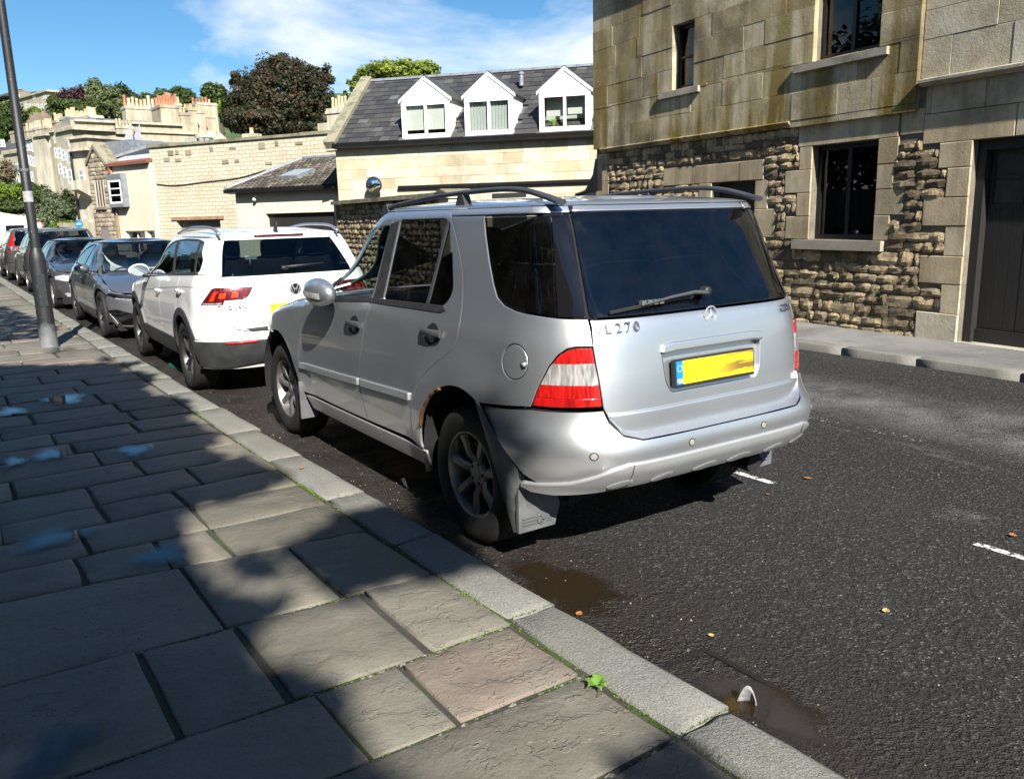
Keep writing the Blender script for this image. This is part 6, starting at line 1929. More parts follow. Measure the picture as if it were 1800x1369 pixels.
M['pale_wall'] = stone('pale_bath_stone', [(0.47, 0.41, 0.28), (0.60, 0.54, 0.41), (0.64, 0.59, 0.47)], .25, 3.2, .40, 26, dark=(0.17, 0.14, 0.09), dark_amt=.4)
M['sill'] = stone('sill_stone', [(0.33, 0.30, 0.235), (0.43, 0.40, 0.33)], .15, 4, .3, 30, dark=(0.10, 0.095, 0.06), dark_amt=.6)
M['blackwood'] = None
def blackwood():
    b = NB('black_timber')
    v = b.mapping(scale=(30, 30, 1.6))
    n = b.noise(1, 6, 0.7, vec=v)
    b.set('Base Color', b.mix(n, (0.007, 0.007, 0.007), (0.024, 0.022, 0.020))).set('Roughness', 0.6)
    b.bump(n, .4, .004)
    return b.m
M['blackwood'] = blackwood()

def stone_house():
    hd = .1306
    O = (9.5, 4.75)
    fr = Fr(O, (O[0] - math.sin(hd), O[1] - math.cos(hd)))
    t = fr.thing('stone_house', 'tall stained stone house with black windows across the road at right', 'house')
    rng = random.Random(5)
    W1 = (-5.15, -4.63, 3.535, 4.50); W2 = (-2.27, -1.25, 3.50, 4.82); W3 = (-2.25, -1.22, 1.235, 2.45)
    ND = (-4.22, -3.29, .10, 2.06); BD = (0.0, 2.3, .10, 2.33)
    mb = MB()
    wall_holes(mb, -7.43, 3.6, -.05, 5.5, .018, .55, [W1, W2, W3, ND, BD])
    mb.build('wall', M['mortar'], t)
    # side wall towards the side street and plain back
    mb = MB(); mb.box(-7.44, -7.0, .56, 7.5, -.05, 5.5); mb.build('end_wall', M['pale_wall'], t)
    ex = []
    # lintels and jambs of the lower floor
    def dressed(x0, x1, z0, z1, m=None, yf=0.0, yb=.20, nm='stone_block'):
        ex.append((x0, x1, z0, z1)); return block(t, x0 + .003, x1 - .003, z0 + .003, z1 - .003, yf, yb, m or M['quoin'], nm, rng=rng)
    zq = [.08, .42, .755, 1.075, 1.41, 1.73, 2.05, 2.33]
    for k, (a, b) in enumerate(zip(zq[:-1], zq[1:])):
        w = [.53, .24, .54, .25, .55, .28, .40][k]
        if k == 0:
            dressed(-w, 0, a, b, M['pale_wall'], -.012, .20, 'rusticated_block')
        else: dressed(-w, 0, a, b)
    for x0, x1 in ((-.62, .45), (.453, 1.55), (1.553, 2.7)): dressed(x0, x1, 2.33, 2.66)
    for x0, x1 in ((-.55, .1), (.103, .9), (.903, 1.7), (1.703, 2.6)): dressed(x0, x1, 2.66, 2.97)
    dressed(-.93, -.62, 2.46, 2.74); dressed(-.62, -.55, 2.66, 2.97)
    # window 3
    z = 1.235; k = 0
    for (a, b), wl, wr in zip([(1.235, 1.54), (1.54, 1.85), (1.85, 2.15), (2.15, 2.45)], (.42, .24, .46, .22), (.28, .50, .30, .36)):
        dressed(-2.25 - wl, -2.25, a, b); dressed(-1.22, -1.22 + wr * .8, a, b)
    dressed(-2.50, -.95, 2.45, 2.73)
    mb = MB(); mb.box(-2.49, -1.05, -.062, .14, 1.105, 1.23); ex.append((-2.49, -1.05, 1.105, 1.235)); s3 = mb.build('window_sill', M['sill'], t)
    # narrow doorway
    for (a, b), wl, wr in zip([(.1, .48), (.48, .85), (.85, 1.25), (1.25, 1.65), (1.65, 2.06)], (.30, .5, .28, .48, .30), (.22, .40, .24, .42, .26)):
        dressed(-4.22 - wl, -4.22, a, b); dressed(-3.29, -3.29 + wr, a, b)
    for x0, x1 in ((-5.42, -4.62), (-4.617, -3.62), (-3.617, -3.12)): dressed(x0, x1, 2.06, 2.34)
    # corner pier
    z = .05
    while z < 2.7:
        h = rng.uniform(.27, .36); dressed(-7.43, -7.43 + rng.choice((.28, .42)), z, min(z + h, 2.715)); z += h
    ex += [(-4.22, -3.29, .0, 2.06), (-2.25, -1.22, 1.2, 2.45), (0, 3, 0, 2.33)]
    hid = MB()
    keep = lambda x, z_: not (x < -3.0 and z_ < 1.95)
    fill(t, 'rubble', -7.40, -.02, .06, 1.1, -.005, .16, M['rubble'], .135, (.12, .42), ex, rng, gap=.003, coll=hid, keep=keep, bulge=.022)
    fill(t, 'rubble', -7.40, -.02, 1.105, 2.72, -.005, .16, M['rubble'], .118, (.10, .36), ex, rng, gap=.003, coll=hid, keep=keep, bulge=.020)
    tag(hid.build('rubble_stone', M['rubble'], t), kind='stuff')
    # string course, then the upper ashlar which stands proud
    for x0, x1 in ((-7.20, -6.0), (-5.997, -4.7), (-4.697, -3.5), (-3.497, -2.62)):
        mb = MB(); mb.prism([(-.085, 2.785), (-.075, 2.80), (.1, 2.80), (.1, 2.722), (-.03, 2.722), (-.055, 2.75)], 'x', x0, x1); mb.build('string_course', M['ashlar'], t)
    exu = [W1, W2]
    fill(t, 'ashlar', -7.44, -.712, 2.80, 5.5, -.052, .14, M['ashlar'], .335, (.38, .86), exu, rng, gap=.0015, must=(W1[2], W1[3], W2[2], W2[3]), var=.12)
    mb = MB(); mb.box(-2.62, -.715, -.05, .05, 2.715, 2.797); mb.build('soffit_stone', M['ashlar'], t)
    mb = MB(); mb.prism([(-2.62, -.045), (-.715, -.045), (-.715, .05), (-2.62, .05)], 'z', 2.72, 2.721); 
    # upper pale wall on the right with its drip mould
    fill(t, 'ashlar', -.705, 3.6, 3.055, 5.5, .005, .16, M['pale_wall'], .33, (.35, .95), [], rng, gap=.005, var=.2)
    for x0, x1 in ((-.66, .32), (.323, 1.3), (1.303, 2.3)):
        mb = MB(); mb.prism([(-.11, 3.0), (-.11, 3.03), (.05, 3.07), (.05, 2.96), (-.05, 2.965)], 'x', x0, x1); mb.build('drip_mould', M['sill'], t)
    # sills of the upper windows
    for (x0, x1, z0, z1) in ((-5.45, -4.47, 3.42, 3.53), (-2.56, -1.11, 3.385, 3.495)):
        mb = MB(); mb.prism([(-.100, z0 + .01), (-.100, z1 - .015), (.12, z1), (.12, z0 - .01)], 'x', x0, x1); mb.build('window_sill', M['sill'], t)
    # windows
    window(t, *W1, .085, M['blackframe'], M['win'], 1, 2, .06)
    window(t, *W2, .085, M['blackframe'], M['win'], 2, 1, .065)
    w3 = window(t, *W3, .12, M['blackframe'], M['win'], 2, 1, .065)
    for x0, x1 in ((-2.10, -1.98), (-1.86, -1.78)):
        mb = MB(); mb.box(x0, x1, .36, .37, 1.30, 2.40); mb.build('curtain', M['curtain'], w3)
    # narrow door
    mb = MB(); mb.box(-4.21, -3.30, .16, .20, .10, 2.05); d = mb.build('door', M['blackwood'], t)
    for k in range(6):
        mb = MB(); mb.box(-4.20 + k * .15, -4.06 + k * .15, .148, .16, .12, 1.7); mb.build('plank', M['blackwood'], d)
    # wide boarded door with glazed top
    mb = MB(); mb.box(.0, 2.3, .22, .28, .08, 2.33); d = mb.build('door', M['blackwood'], t); d['label'] = 'wide black boarded door with glazed upper panels'
    mb = MB(); mb.box(.0, .10, .10, .22, .08, 2.33); mb.box(.10, 2.3, .101, .22, 2.22, 2.33); mb.build('door_frame', M['blackwood'], d)
    for k in range(14):
        mb = MB(); mb.box(.105 + k * .145, .105 + k * .145 + .140, .198 + (k % 3) * .0012, .221, .27, 1.60); mb.build('plank', M['blackwood'], d)
    mb = MB(); mb.box(.10, 2.25, .165, .221, .09, .262); mb.build('kick_board', M['blackwood'], d)
    for k in range(6):
        for q in range(2):
            x0 = .16 + k * .34; z0 = 1.64 + q * .29
            mb = MB(); mb.box(x0, x0 + .30, .205, .2195, z0, z0 + .26); mb.build('pane', M['dusty_pane'], d)
    mb = MB()
    for k in range(7): mb.box(.115 + k * .34, .155 + k * .34, .19, .2198, 1.61, 2.22)
    for z0 in (1.60, 1.90, 2.19): mb.box(.10, 2.25, .191, .2197, z0, z0 + .035)
    mb.build('glazing_bars', M['blackwood'], d)
    mb = MB(); mb.box(-.02, 2.3, -.02, .3, .06, .112); mb.build('door_step', M['sill'], t)
    # roof well above the picture
    mb = MB(); mb.box(-7.5, 3.7, -.16, 7.6, 5.505, 5.62); mb.build('roof', M['lead'], t)
    # black bracket on the corner
    mb = MB(); mb.prism([(-7.62, 2.02), (-7.30, 2.35), (-7.22, 2.62), (-7.14, 2.62), (-7.14, 2.05)], 'y', -.16, -.06); b = mb.build('iron_bracket', M['blackframe'], t)
    mb = MB(); mb.tube([(-7.14, -.11, 2.1), (-7.9, -.15, 2.0)], .03, 8); mb.build('bracket_arm', M['blackframe'], b)
M['curtain'] = plain('grey_curtain', (0.16, 0.17, 0.175), 0.9)
M['dusty_pane'] = plain('dusty_pane', (0.035, 0.033, 0.030), 0.25, var=.3, scale=12)
stone_house()
# ------------------------------------------------------------------ buildings beyond the junction
def slate_mat():
    b = NB('roof_slate')
    r = b.obj_random(); i = b.island()
    f = b.math('ADD', b.math('MULTIPLY', b.math('ADD', r, i), 0.5), b.math('MULTIPLY', b.math('SUBTRACT', b.noise(1.2, 5), 0.5), 0.5))
    c = b.ramp(f, [(0.15, (0.021, 0.022, 0.025)), (0.45, (0.035, 0.036, 0.039)), (0.7, (0.052, 0.050, 0.046)), (0.95, (0.15, 0.154, 0.16))])
    b.set('Base Color', c).set('Roughness', 0.6)
    b.bump(b.noise(40, 5), .3, .004)
    return b.m
M['slate'] = slate_mat()
M['tile'] = stone('clay_tile_brown', [(0.055, 0.048, 0.040), (0.10, 0.085, 0.068), (0.15, 0.135, 0.11)], .4, 6, .4, 40, dark=(0.03, 0.032, 0.025), dark_amt=.5)
M['tile_red'] = stone('clay_tile_red', [(0.16, 0.06, 0.04), (0.25, 0.10, 0.065)], .3, 6, .3, 40)
M['coping'] = stone('mossy_coping', [(0.17, 0.16, 0.105), (0.27, 0.25, 0.18)], .2, 5, .5, 30, dark=(0.06, 0.06, 0.03), dark_amt=.7)
M['cot_block'] = stone('cottage_ashlar', [(0.48, 0.41, 0.27), (0.56, 0.50, 0.37), (0.60, 0.55, 0.43)], .28, 2.2, .35, 26, dark=(0.16, 0.14, 0.10), dark_amt=.45)
M['render'] = stone('pale_render', [(0.60, 0.54, 0.42), (0.68, 0.62, 0.49)], 0, .8, .15, 40)
M['bath_far'] = stone('far_bath_stone', [(0.40, 0.355, 0.26), (0.48, 0.44, 0.34), (0.52, 0.48, 0.385)], .3, .5, .2, 8, dark=(0.14, 0.125, 0.10), dark_amt=.5, streak=(0.17, 0.14, 0.09), streak_amt=.4)
M['pot_buff'] = plain('pot_buff', (0.46, 0.36, 0.22), .8, var=.2, scale=2)
M['pot_red'] = plain('pot_red', (0.34, 0.15, 0.085), .8, var=.25, scale=2)
M['pot_cream'] = plain('pot_cream', (0.55, 0.47, 0.33), .8, var=.15, scale=2)
M['farwin'] = plain('far_pane', (0.05, 0.055, 0.06), 0.15)
M['blind'] = plain('white_blind', (0.43, 0.44, 0.41), .8)
M['wood_brown'] = plain('brown_lintel', (0.27, 0.16, 0.09), .7, var=.25, scale=5)
M['shutter'] = plain('grey_shutter', (0.20, 0.19, 0.185), .6)
M['solar'] = plain('solar_panel', (0.012, 0.018, 0.06), .15)
def stack(parent, x0, x1, y0, y1, z0, z1, mats, pots, prad=.10, ph=.45, rng=random, body=None):
    mb = MB(); mb.box(x0, x1, y0, y1, z0, z1 - .25); mb.box(x0 - .06, x1 + .06, y0 - .06, y1 + .06, z1 - .25, z1 - .12); mb.box(x0 - .02, x1 + .02, y0 - .02, y1 + .02, z1 - .12, z1)
    o = mb.build('chimney', body or M['bath_far'], parent)
    n = pots
    for k in range(n):
        h = ph * rng.uniform(.65, 1.05); r = prad * rng.uniform(.65, .85)
        x = x0 + (x1 - x0) * (k + .5) / n; y = (y0 + y1) / 2
        mb = MB(); mb.lathe([(r * 1.05, 0), (r, h * .12), (r * .82, h * .8), (r * .98, h * .86), (r * .98, h), (r * .6, h), (r * .6, h * .8)], (x, y, z1 - .004), 'z', 10)
        mb.build('chimney_pot', rng.choice(mats), o, smooth=True, angle=40)
    return o

def cottage():
    fr = Fr((9.35, 21.38), (13.83, 16.06))
    t = fr.thing('cottage', 'cream stone cottage with slate roof and three white dormer windows', 'house')
    rng = random.Random(21)
    mb = MB(); mb.box(0.0, 9.0, .05, 5.0, -.1, 3.50); mb.build('wall', M['render'], t)
    fill(t, 'ashlar', -.02, 9.0, .0, 3.46, 0, .08, M['cot_block'], .268, (.42, .82), [], rng, gap=.004, var=.06)
    # roof plane: eaves (y=-.12, z=3.60) to ridge (y=2.4, z=5.52)
    e0, e1 = np.array([-.16, 3.60]), np.array([2.40, 5.53])
    d = e1 - e0; Ls = np.linalg.norm(d); d /= Ls; nrm = np.array([-d[1], d[0]])
    mb = MB(); mb.prism([(e0[0], e0[1] - .05), (e1[0], e1[1] - .06), (5.0, 3.55), (5.0, 3.4), (e0[0] + .1, 3.45)], 'x', .06, 8.9); rf = mb.build('roof', M['slate'], t)
    cheek = [(1.90, 3.29), (3.60, 4.97), (5.54, 6.90)]
    nrow = 14
    hidden = MB(); cnt = 0
    for k in range(nrow):
        s0 = Ls * k / nrow
        x = .10 - (.15 if k % 2 else 0)
        while x < 8.8:
            w = rng.uniform(.24, .34)
            a, b = max(.08, x) + .004, min(8.85, x + w) - .004
            x += w
            if b - a < .05: continue
            zz = e0[1] + d[1] * s0
            if any(c0 < (a + b) / 2 < c1 for c0, c1 in cheek) and zz < 4.45: continue
            lift = rng.uniform(.0, .008)
            def P(x_, s_, h_): q = e0 + d * s_ + nrm * h_; return (x_, q[0], q[1])
            s1 = s0 + Ls / nrow * 1.25
            vs = [P(a, s0, .022 + lift), P(b, s0, .022 + lift + rng.uniform(-.003, .003)), P(b, s1, .006), P(a, s1, .006), P(a, s0, .008), P(b, s0, .008), P(b, s1, -.004), P(a, s1, -.004)]
            F = [(0, 1, 2, 3), (4, 5, 1, 0), (5, 6, 2, 1), (7, 4, 0, 3)]
            if cnt < 296 and b < 6.9:
                me = bpy.data.meshes.new('slate'); me.from_pydata(vs, [], F); me.materials.append(M['slate']); share('slate', me, rf); cnt += 1
            else: hidden.add(vs, F)
    tag(hidden.build('slate', M['slate'], rf), kind='stuff')
    mb = MB()
    for k in range(22): mb.add([(.1 + k * .4, 2.28, 5.50), (.1 + k * .4 + .39, 2.28, 5.50), (.1 + k * .4 + .39, 2.40, 5.585), (.1 + k * .4, 2.40, 5.585), (.1 + k * .4, 2.52, 5.50), (.1 + k * .4 + .39, 2.52, 5.50)], [(0, 1, 2, 3), (3, 2, 5, 4)])
    mb.build('ridge_tiles', M['lead'], rf)
    # stone verge on the left, gutter
    mb = MB()
    P = lambda s_, h_: tuple(e0 + d * s_ + nrm * h_)
    mb.prism([P(-.06, -.1), P(Ls + .04, -.1), P(Ls + .04, .13), P(-.06, .11)], 'x', -.22, .10); mb.build('verge_coping', M['coping'], t)
    mb = MB(); mb.prism([(-.22, 3.42), (-.02, 3.42), (-.02, 3.45), (.06, 3.45)], 'x', -.24, .0); mb.build('kneeler_stone', M['coping'], t)
    mb = MB(); mb.prism([(-.27, 3.60), (-.25, 3.50), (-.15, 3.47), (-.02, 3.47), (-.02, 3.60)], 'x', .02, 8.95); mb.build('gutter', M['blackframe'], t)
    # dormers
    for i, (x0, x1) in enumerate(((1.93, 3.25), (3.64, 4.92), (5.58, 6.86))):
        xm = (x0 + x1) / 2; zt = 5.12; zs = 4.62; zb = 3.62
        mb = MB(); mb.box(x0, x1, -.03, .04, zb, zb + .06); lo = mb
        mb = MB(); mb.prism([(x0 - .04, zs - .02), (x1 + .04, zs - .02), (xm, zt)], 'y', -.03, .05)
        mb.box(x0, x1, -.03, .05, 4.53, zs - .021)
        dm = mb.build('dormer', M['white_plastic'], t); lo.build('dormer_base', M['white_plastic'], dm)
        for sx, a in ((1, x0), (-1, x1)):
            mb = MB(); mb.prism([(-.03, zb), (-.03, zs), (1.25, zs), (.05, 3.7)], 'x', a, a + sx * .05); mb.build('cheek', M['white_plastic'], dm)
            mb = MB(); q = [(xm, zt + .06), (a - sx * .07, zs - .01), (a - sx * .07, zs - .05), (xm, zt + .0)]
            vs = [(x, -.055, z) for x, z in q] + [(xm, 1.85, zt + .06), (a - sx * .07, 1.15, zs - .01), (a - sx * .07, 1.15, zs - .05), (xm, 1.85, zt)]
            mb.add(vs, [(0, 1, 2, 3), (0, 4, 5, 1), (1, 5, 6, 2), (2, 6, 7, 3)]); mb.build('dormer_slates', M['slate'], dm)
            mb = MB(); vs = [(xm, -.06, zt + .03), (a - sx * .06, -.06, zs - .02), (a - sx * .06, -.06, zs - .10), (xm, -.06, zt - .06)]
            vs += [(x, -.032, z) for x, _, z in vs]
            mb.hexa([vs[3], vs[2], vs[1], vs[0], vs[7], vs[6], vs[5], vs[4]]); mb.build('barge_board', M['white_plastic'], dm)
        w = window(dm, x0 + .05, x1 - .05, zb + .06, 4.53, -.045, M['white_plastic'], M['win_house'], 2, 1, .075, depth=.07)
        if i == 0:
            mb = MB(); mb.box(x0 + .1, x1 - .1, .06, .07, 3.86, 4.5); mb.build('roller_blind', M['blind'], w)
        elif i == 1:
            for a in (x0 + .1, xm + .02):
                mb = MB(); n = 14
                for k in range(n): mb.box(a + k * .04, a + k * .04 + .034, .07 + .012 * (k % 2), .075 + .012 * (k % 2), 3.72, 4.5)
                mb.build('net_curtain', M['net'], w)
        else:
            mb = MB()
            for k in range(18):
                a = k * 2.4; r_ = .05 + .09 * ((k * 7) % 5) / 5; mb.tube([(x0 + .35, .04, 3.76), (x0 + .35 + r_ * .6 * math.cos(a), .04 + .04 * math.sin(a), 3.9), (x0 + .35 + r_ * 1.4 * math.cos(a), .04 + .05 * math.sin(a), 3.86 + .1 * ((k * 3) % 4) / 4)], [.006, .02, .003], 4)
            mb.build('pot_plant', M['leaf_pot'], w)
            mb = MB(); mb.box(x0 + .15, xm - .08, .12, .15, 4.02, 4.16); mb.box(xm + .05, x1 - .15, .12, .15, 4.05, 4.2); mb.build('lampshade', M['blind'], w)
            mb = MB(); mb.box(x0 + .08, x1 - .08, .40, .41, 3.7, 4.5); mb.build('back_wall', M['net'], w)
        mb = MB(); mb.box(x0 - .06, x1 + .06, -.13, .0, zb - .04, zb - .005); mb.build('dormer_apron', M['lead'], dm)
    # soil vent
    mb = MB(); mb.lathe([(.06, 0), (.06, .28), (.085, .29), (.085, .34), (.02, .36)], (4.75, 1.55, 5.0), 'z', 12); mb.build('vent_pipe', M['lead'], t)
    # right hand part: dark opening behind the rail
    mb = MB(); mb.box(1.75, 7.1, -.10, -.03, 2.40, 2.47); mb.build('iron_rail', M['blackframe'], t)
    mb = MB(); mb.box(.86, .95, -.02, .0, 2.72, 2.85); mb.build('junction_box', M['render'], t)
    mb = MB(); mb.box(4.3, 5.2, -.02, .05, 0, 2.2); mb.build('door', M['blackwood'], t)
    return fr
M['win_house'] = glass('house_window', (0.95, 0.96, 0.95), ior=1.45)
M['net'] = plain('net_curtain', (0.34, 0.38, 0.36), .9)
M['leaf_pot'] = plain('pot_plant_leaf', (0.16, 0.30, 0.04), .6)
cfr = cottage()
# convex mirror on the cottage
def convex_mirror():
    t = cfr.thing('traffic_mirror', 'round convex traffic mirror with dark rim fixed above the rubble wall', 'mirror')
    c = (1.16, -.32, 2.50)
    mb = MB(); mb.lathe([(.215, .06), (.225, .02), (.215, -.01), (.195, -.015), (.195, .02), (.05, .07), (.001, .07)], c, 'y', 32); mb.build('rim', M['black'], t, smooth=True, angle=40)
    mb = MB(); mb.lathe([(.001, -.055), (.07, -.048), (.13, -.032), (.175, -.012), (.196, -.002)], c, 'y', 32); mb.build('mirror_face', M['mirror'], t, smooth=True)
    mb = MB(); mb.tube([(1.16, -.26, 2.50), (1.16, -.05, 2.50), (1.16, .03, 2.50)], .025, 8); mb.build('arm', M['black'], t)
convex_mirror()
def rubble_wall():
    A, B = (9.17, 21.2), (8.41, 14.37)
    fr = Fr(A, B)
    t = fr.thing('garden_wall', 'rough rubble garden wall with mossy flat coping running to the cottage corner', 'wall')
    L = math.hypot(A[0] - B[0], A[1] - B[1])
    rng = random.Random(31)
    mb = MB(); mb.box(0, L, .0, .36, -.05, 2.02); mb.build('wall_core', M['mortar'], t)
    hid = MB()
    fill(t, 'rubble', 0, L, 1.05, 2.02, -.03, .08, M['rubble'], .125, (.13, .34), [], rng, gap=.003, bulge=.03)
    fill(t, 'rubble', 0, L, .0, 1.05, -.03, .08, M['rubble'], .15, (.16, .4), [], rng, gap=.005, bulge=.045, keep=lambda x, z: False, coll=hid)
    tag(hid.build('rubble_stone', M['rubble'], t), kind='stuff')
    x = -.05
    while x < L:
        w = rng.uniform(.55, .95); b_ = min(L + .05, x + w)
        mb = MB(); mb.hexa([(x + .004, -.14, 2.03), (b_ - .004, -.14, 2.03), (b_ - .004, .46, 2.03), (x + .004, .46, 2.03), (x + .004, -.13, 2.12), (b_ - .004, -.13, 2.12 + rng.uniform(-.01, .01)), (b_ - .004, .44, 2.15), (x + .004, .44, 2.15)])
        mb.build('coping_stone', M['coping'], t); x += w
    # gate pier at the near end
    p = fr.thing('gate_pier', 'pale square stone gate pier at the near end of the rubble wall', 'pier')
    mb = MB(); mb.box(L + .06, L + .50, -.06, .40, 0, 2.0); mb.box(L + .02, L + .54, -.10, .44, 2.0, 2.10); mb.build('pier', M['render'], p)
    mb = MB(); mb.prism([(L - .02, 2.101), (L + .58, 2.101), (L + .28, 2.18)], 'y', -.14, .48); mb.build('pier_cap', M['coping'], p)
rubble_wall()
def garage():
    fr = Fr((7.93, 25.85), (9.75, 22.69))
    t = fr.thing('garage', 'low cream garage with brown tiled hipped roof, skylight and black doors', 'garage')
    D = (1.13, 3.64, -.05, 1.87)
    mb = MB(); wall_holes(mb, .02, 3.85, -.1, 2.50, 0, .25, [D]); mb.box(.02, .2, .251, 4, -.1, 2.5); mb.build('wall', M['render'], t)
    mb = MB(); mb.box(D[0], D[1], .14, .2, -.05, 1.87); d = mb.build('garage_door', M['blackwood'], t)
    for k in range(9):
        mb = MB(); mb.box(D[0] + .01 + k * .278, D[0] + .01 + k * .278 + .268, .128, .14, 0, 1.85); mb.build('plank', M['blackwood'], d)
    # roof: hip on the left
    e0 = np.array([-.22, 2.60]); r0 = np.array([2.0, 3.52])
    mb = MB(); mb.add([(-.12, e0[0], e0[1] - .02), (4.0, e0[0], e0[1] - .02), (4.0, r0[0], r0[1] - .02), (1.05, r0[0], r0[1] - .02), (-.12, 4.2, e0[1] - .02), (4.0, 4.2, 2.58)], [(0, 1, 2, 3), (0, 3, 4), (3, 2, 5, 4)]); rf = mb.build('roof', M['tile'], t)
    d = r0 - e0; Ls = np.linalg.norm(d); d /= Ls; n = np.array([-d[1], d[0]])
    rng = random.Random(4)
    nr = 13; cnt = 0
    hid = MB()
    for k in range(nr):
        s0 = Ls * k / nr; x = -.12 + 1.17 * k / nr
        off = .0
        while x < 4.0:
            w = .165; a, b = x, min(4.0, x + w - .006); x += w
            s1 = s0 + Ls / nr * 1.2
            P = lambda x_, s_, h_: (x_, *(e0 + d * s_ + n * h_))
            m_ = (a + b) / 2
            l_ = rng.uniform(0, .006)
            vs = [P(a, s0, .018 + l_), P(m_, s0, .050 + l_), P(b, s0, .018 + l_), P(a, s1, .004), P(m_, s1, .030), P(b, s1, .004), P(a, s0, 0), P(m_, s0, .02), P(b, s0, .0)]
            F = [(0, 1, 4, 3), (1, 2, 5, 4), (6, 7, 1, 0), (7, 8, 2, 1)]
            if cnt < 296:
                me = bpy.data.meshes.new('roof_tile'); me.from_pydata(vs, [], F); me.materials.append(M['tile']); share('roof_tile', me, rf); cnt += 1
            else: hid.add(vs, F)
    if hid.v: tag(hid.build('roof_tile', M['tile'], rf), kind='stuff')
    mb = MB(); mb.tube([(-.14, e0[0], e0[1] + .03), (1.05, r0[0], r0[1] + .05), (4.0, r0[0], r0[1] + .05)], .06, 8); mb.build('ridge_tiles', M['lead'], rf)
    mb = MB(); mb.prism([(-.31, 2.60), (-.30, 2.50), (-.02, 2.47), (-.02, 2.60)], 'x', -.16, 4.0); mb.build('gutter', M['blackframe'], t)
    # skylight lying on the slope
    P = lambda x_, s_, h_: (x_, *(e0 + d * s_ + n * h_))
    sa, sb = .62, 1.18
    mb = MB(); mb.hexa([P(1.42, sa, .02), P(2.15, sa, .02), P(2.42, sb, .02), P(1.69, sb, .02), P(1.42, sa, .12), P(2.15, sa, .12), P(2.42, sb, .12), P(1.69, sb, .12)]); s = mb.build('skylight', M['lead'], t)
    mb = MB(); mb.hexa([P(1.48, sa + .05, .11), P(2.11, sa + .05, .11), P(2.36, sb - .05, .11), P(1.73, sb - .05, .11), P(1.48, sa + .05, .128), P(2.11, sa + .05, .128), P(2.36, sb - .05, .128), P(1.73, sb - .05, .128)]); mb.build('pane', M['sky_pane'], s)
    l = fr.thing('wall_lamp', 'small white security lamp under the garage eaves', 'lamp')
    mb = MB(); mb.box(.79, .87, -.08, -.001, 2.36, 2.42); mb.build('bracket', M['white_plastic'], l)
    mb = MB(); mb.lathe([(.02, .12), (.05, .06), (.06, .0), (.001, -.01)], (.83, -.10, 2.26), 'z', 12); mb.build('lamp_head', M['white_plastic'], l, smooth=True)
M['sky_pane'] = plain('skylight_glass', (0.30, 0.33, 0.34), .12, coat=.5)
garage()
M['coursed'] = None
def coursed():
    """pale coursed wall, too far off to pick the stones apart"""
    b = NB('pale_coursed_stone')
    br = b.node('ShaderNodeTexBrick')
    br.offset = .5
    br.inputs['Scale'].default_value = 1.0; br.inputs['Brick Width'].default_value = .34; br.inputs['Row Height'].default_value = .135
    br.inputs['Mortar Size'].default_value = .010; br.inputs['Mortar Smooth'].default_value = .6; br.inputs['Bias'].default_value = -.2
    br.inputs['Color1'].default_value = (.46, .42, .32, 1); br.inputs['Color2'].default_value = (.52, .48, .38, 1); br.inputs['Mortar'].default_value = (.36, .31, .21, 1)
    x, y, z = b.sep()
    cm = b.node('ShaderNodeCombineXYZ'); b.link(b.math('ADD', x, b.math('MULTIPLY', b.noise(.9, 4), .35)), cm.inputs[0]); b.link(b.math('ADD', z, b.math('MULTIPLY', b.noise(1.6, 4), .07)), cm.inputs[1])
    b.link(cm.outputs[0], br.inputs['Vector'])
    st = b.ramp(b.noise(.9, 7, .65), [(.45, 0.), (.75, .55)])
    c = b.mix(st, br.outputs['Color'], (.36, .295, .17))
    b.set('Base Color', c).set('Roughness', .95)
    b.bump(b.math('ADD', b.math('MULTIPLY', br.outputs['Fac'], -1.0), b.math('MULTIPLY', b.noise(14, 5), .8)), .8, .03)
    return b.m
M['coursed'] = coursed()
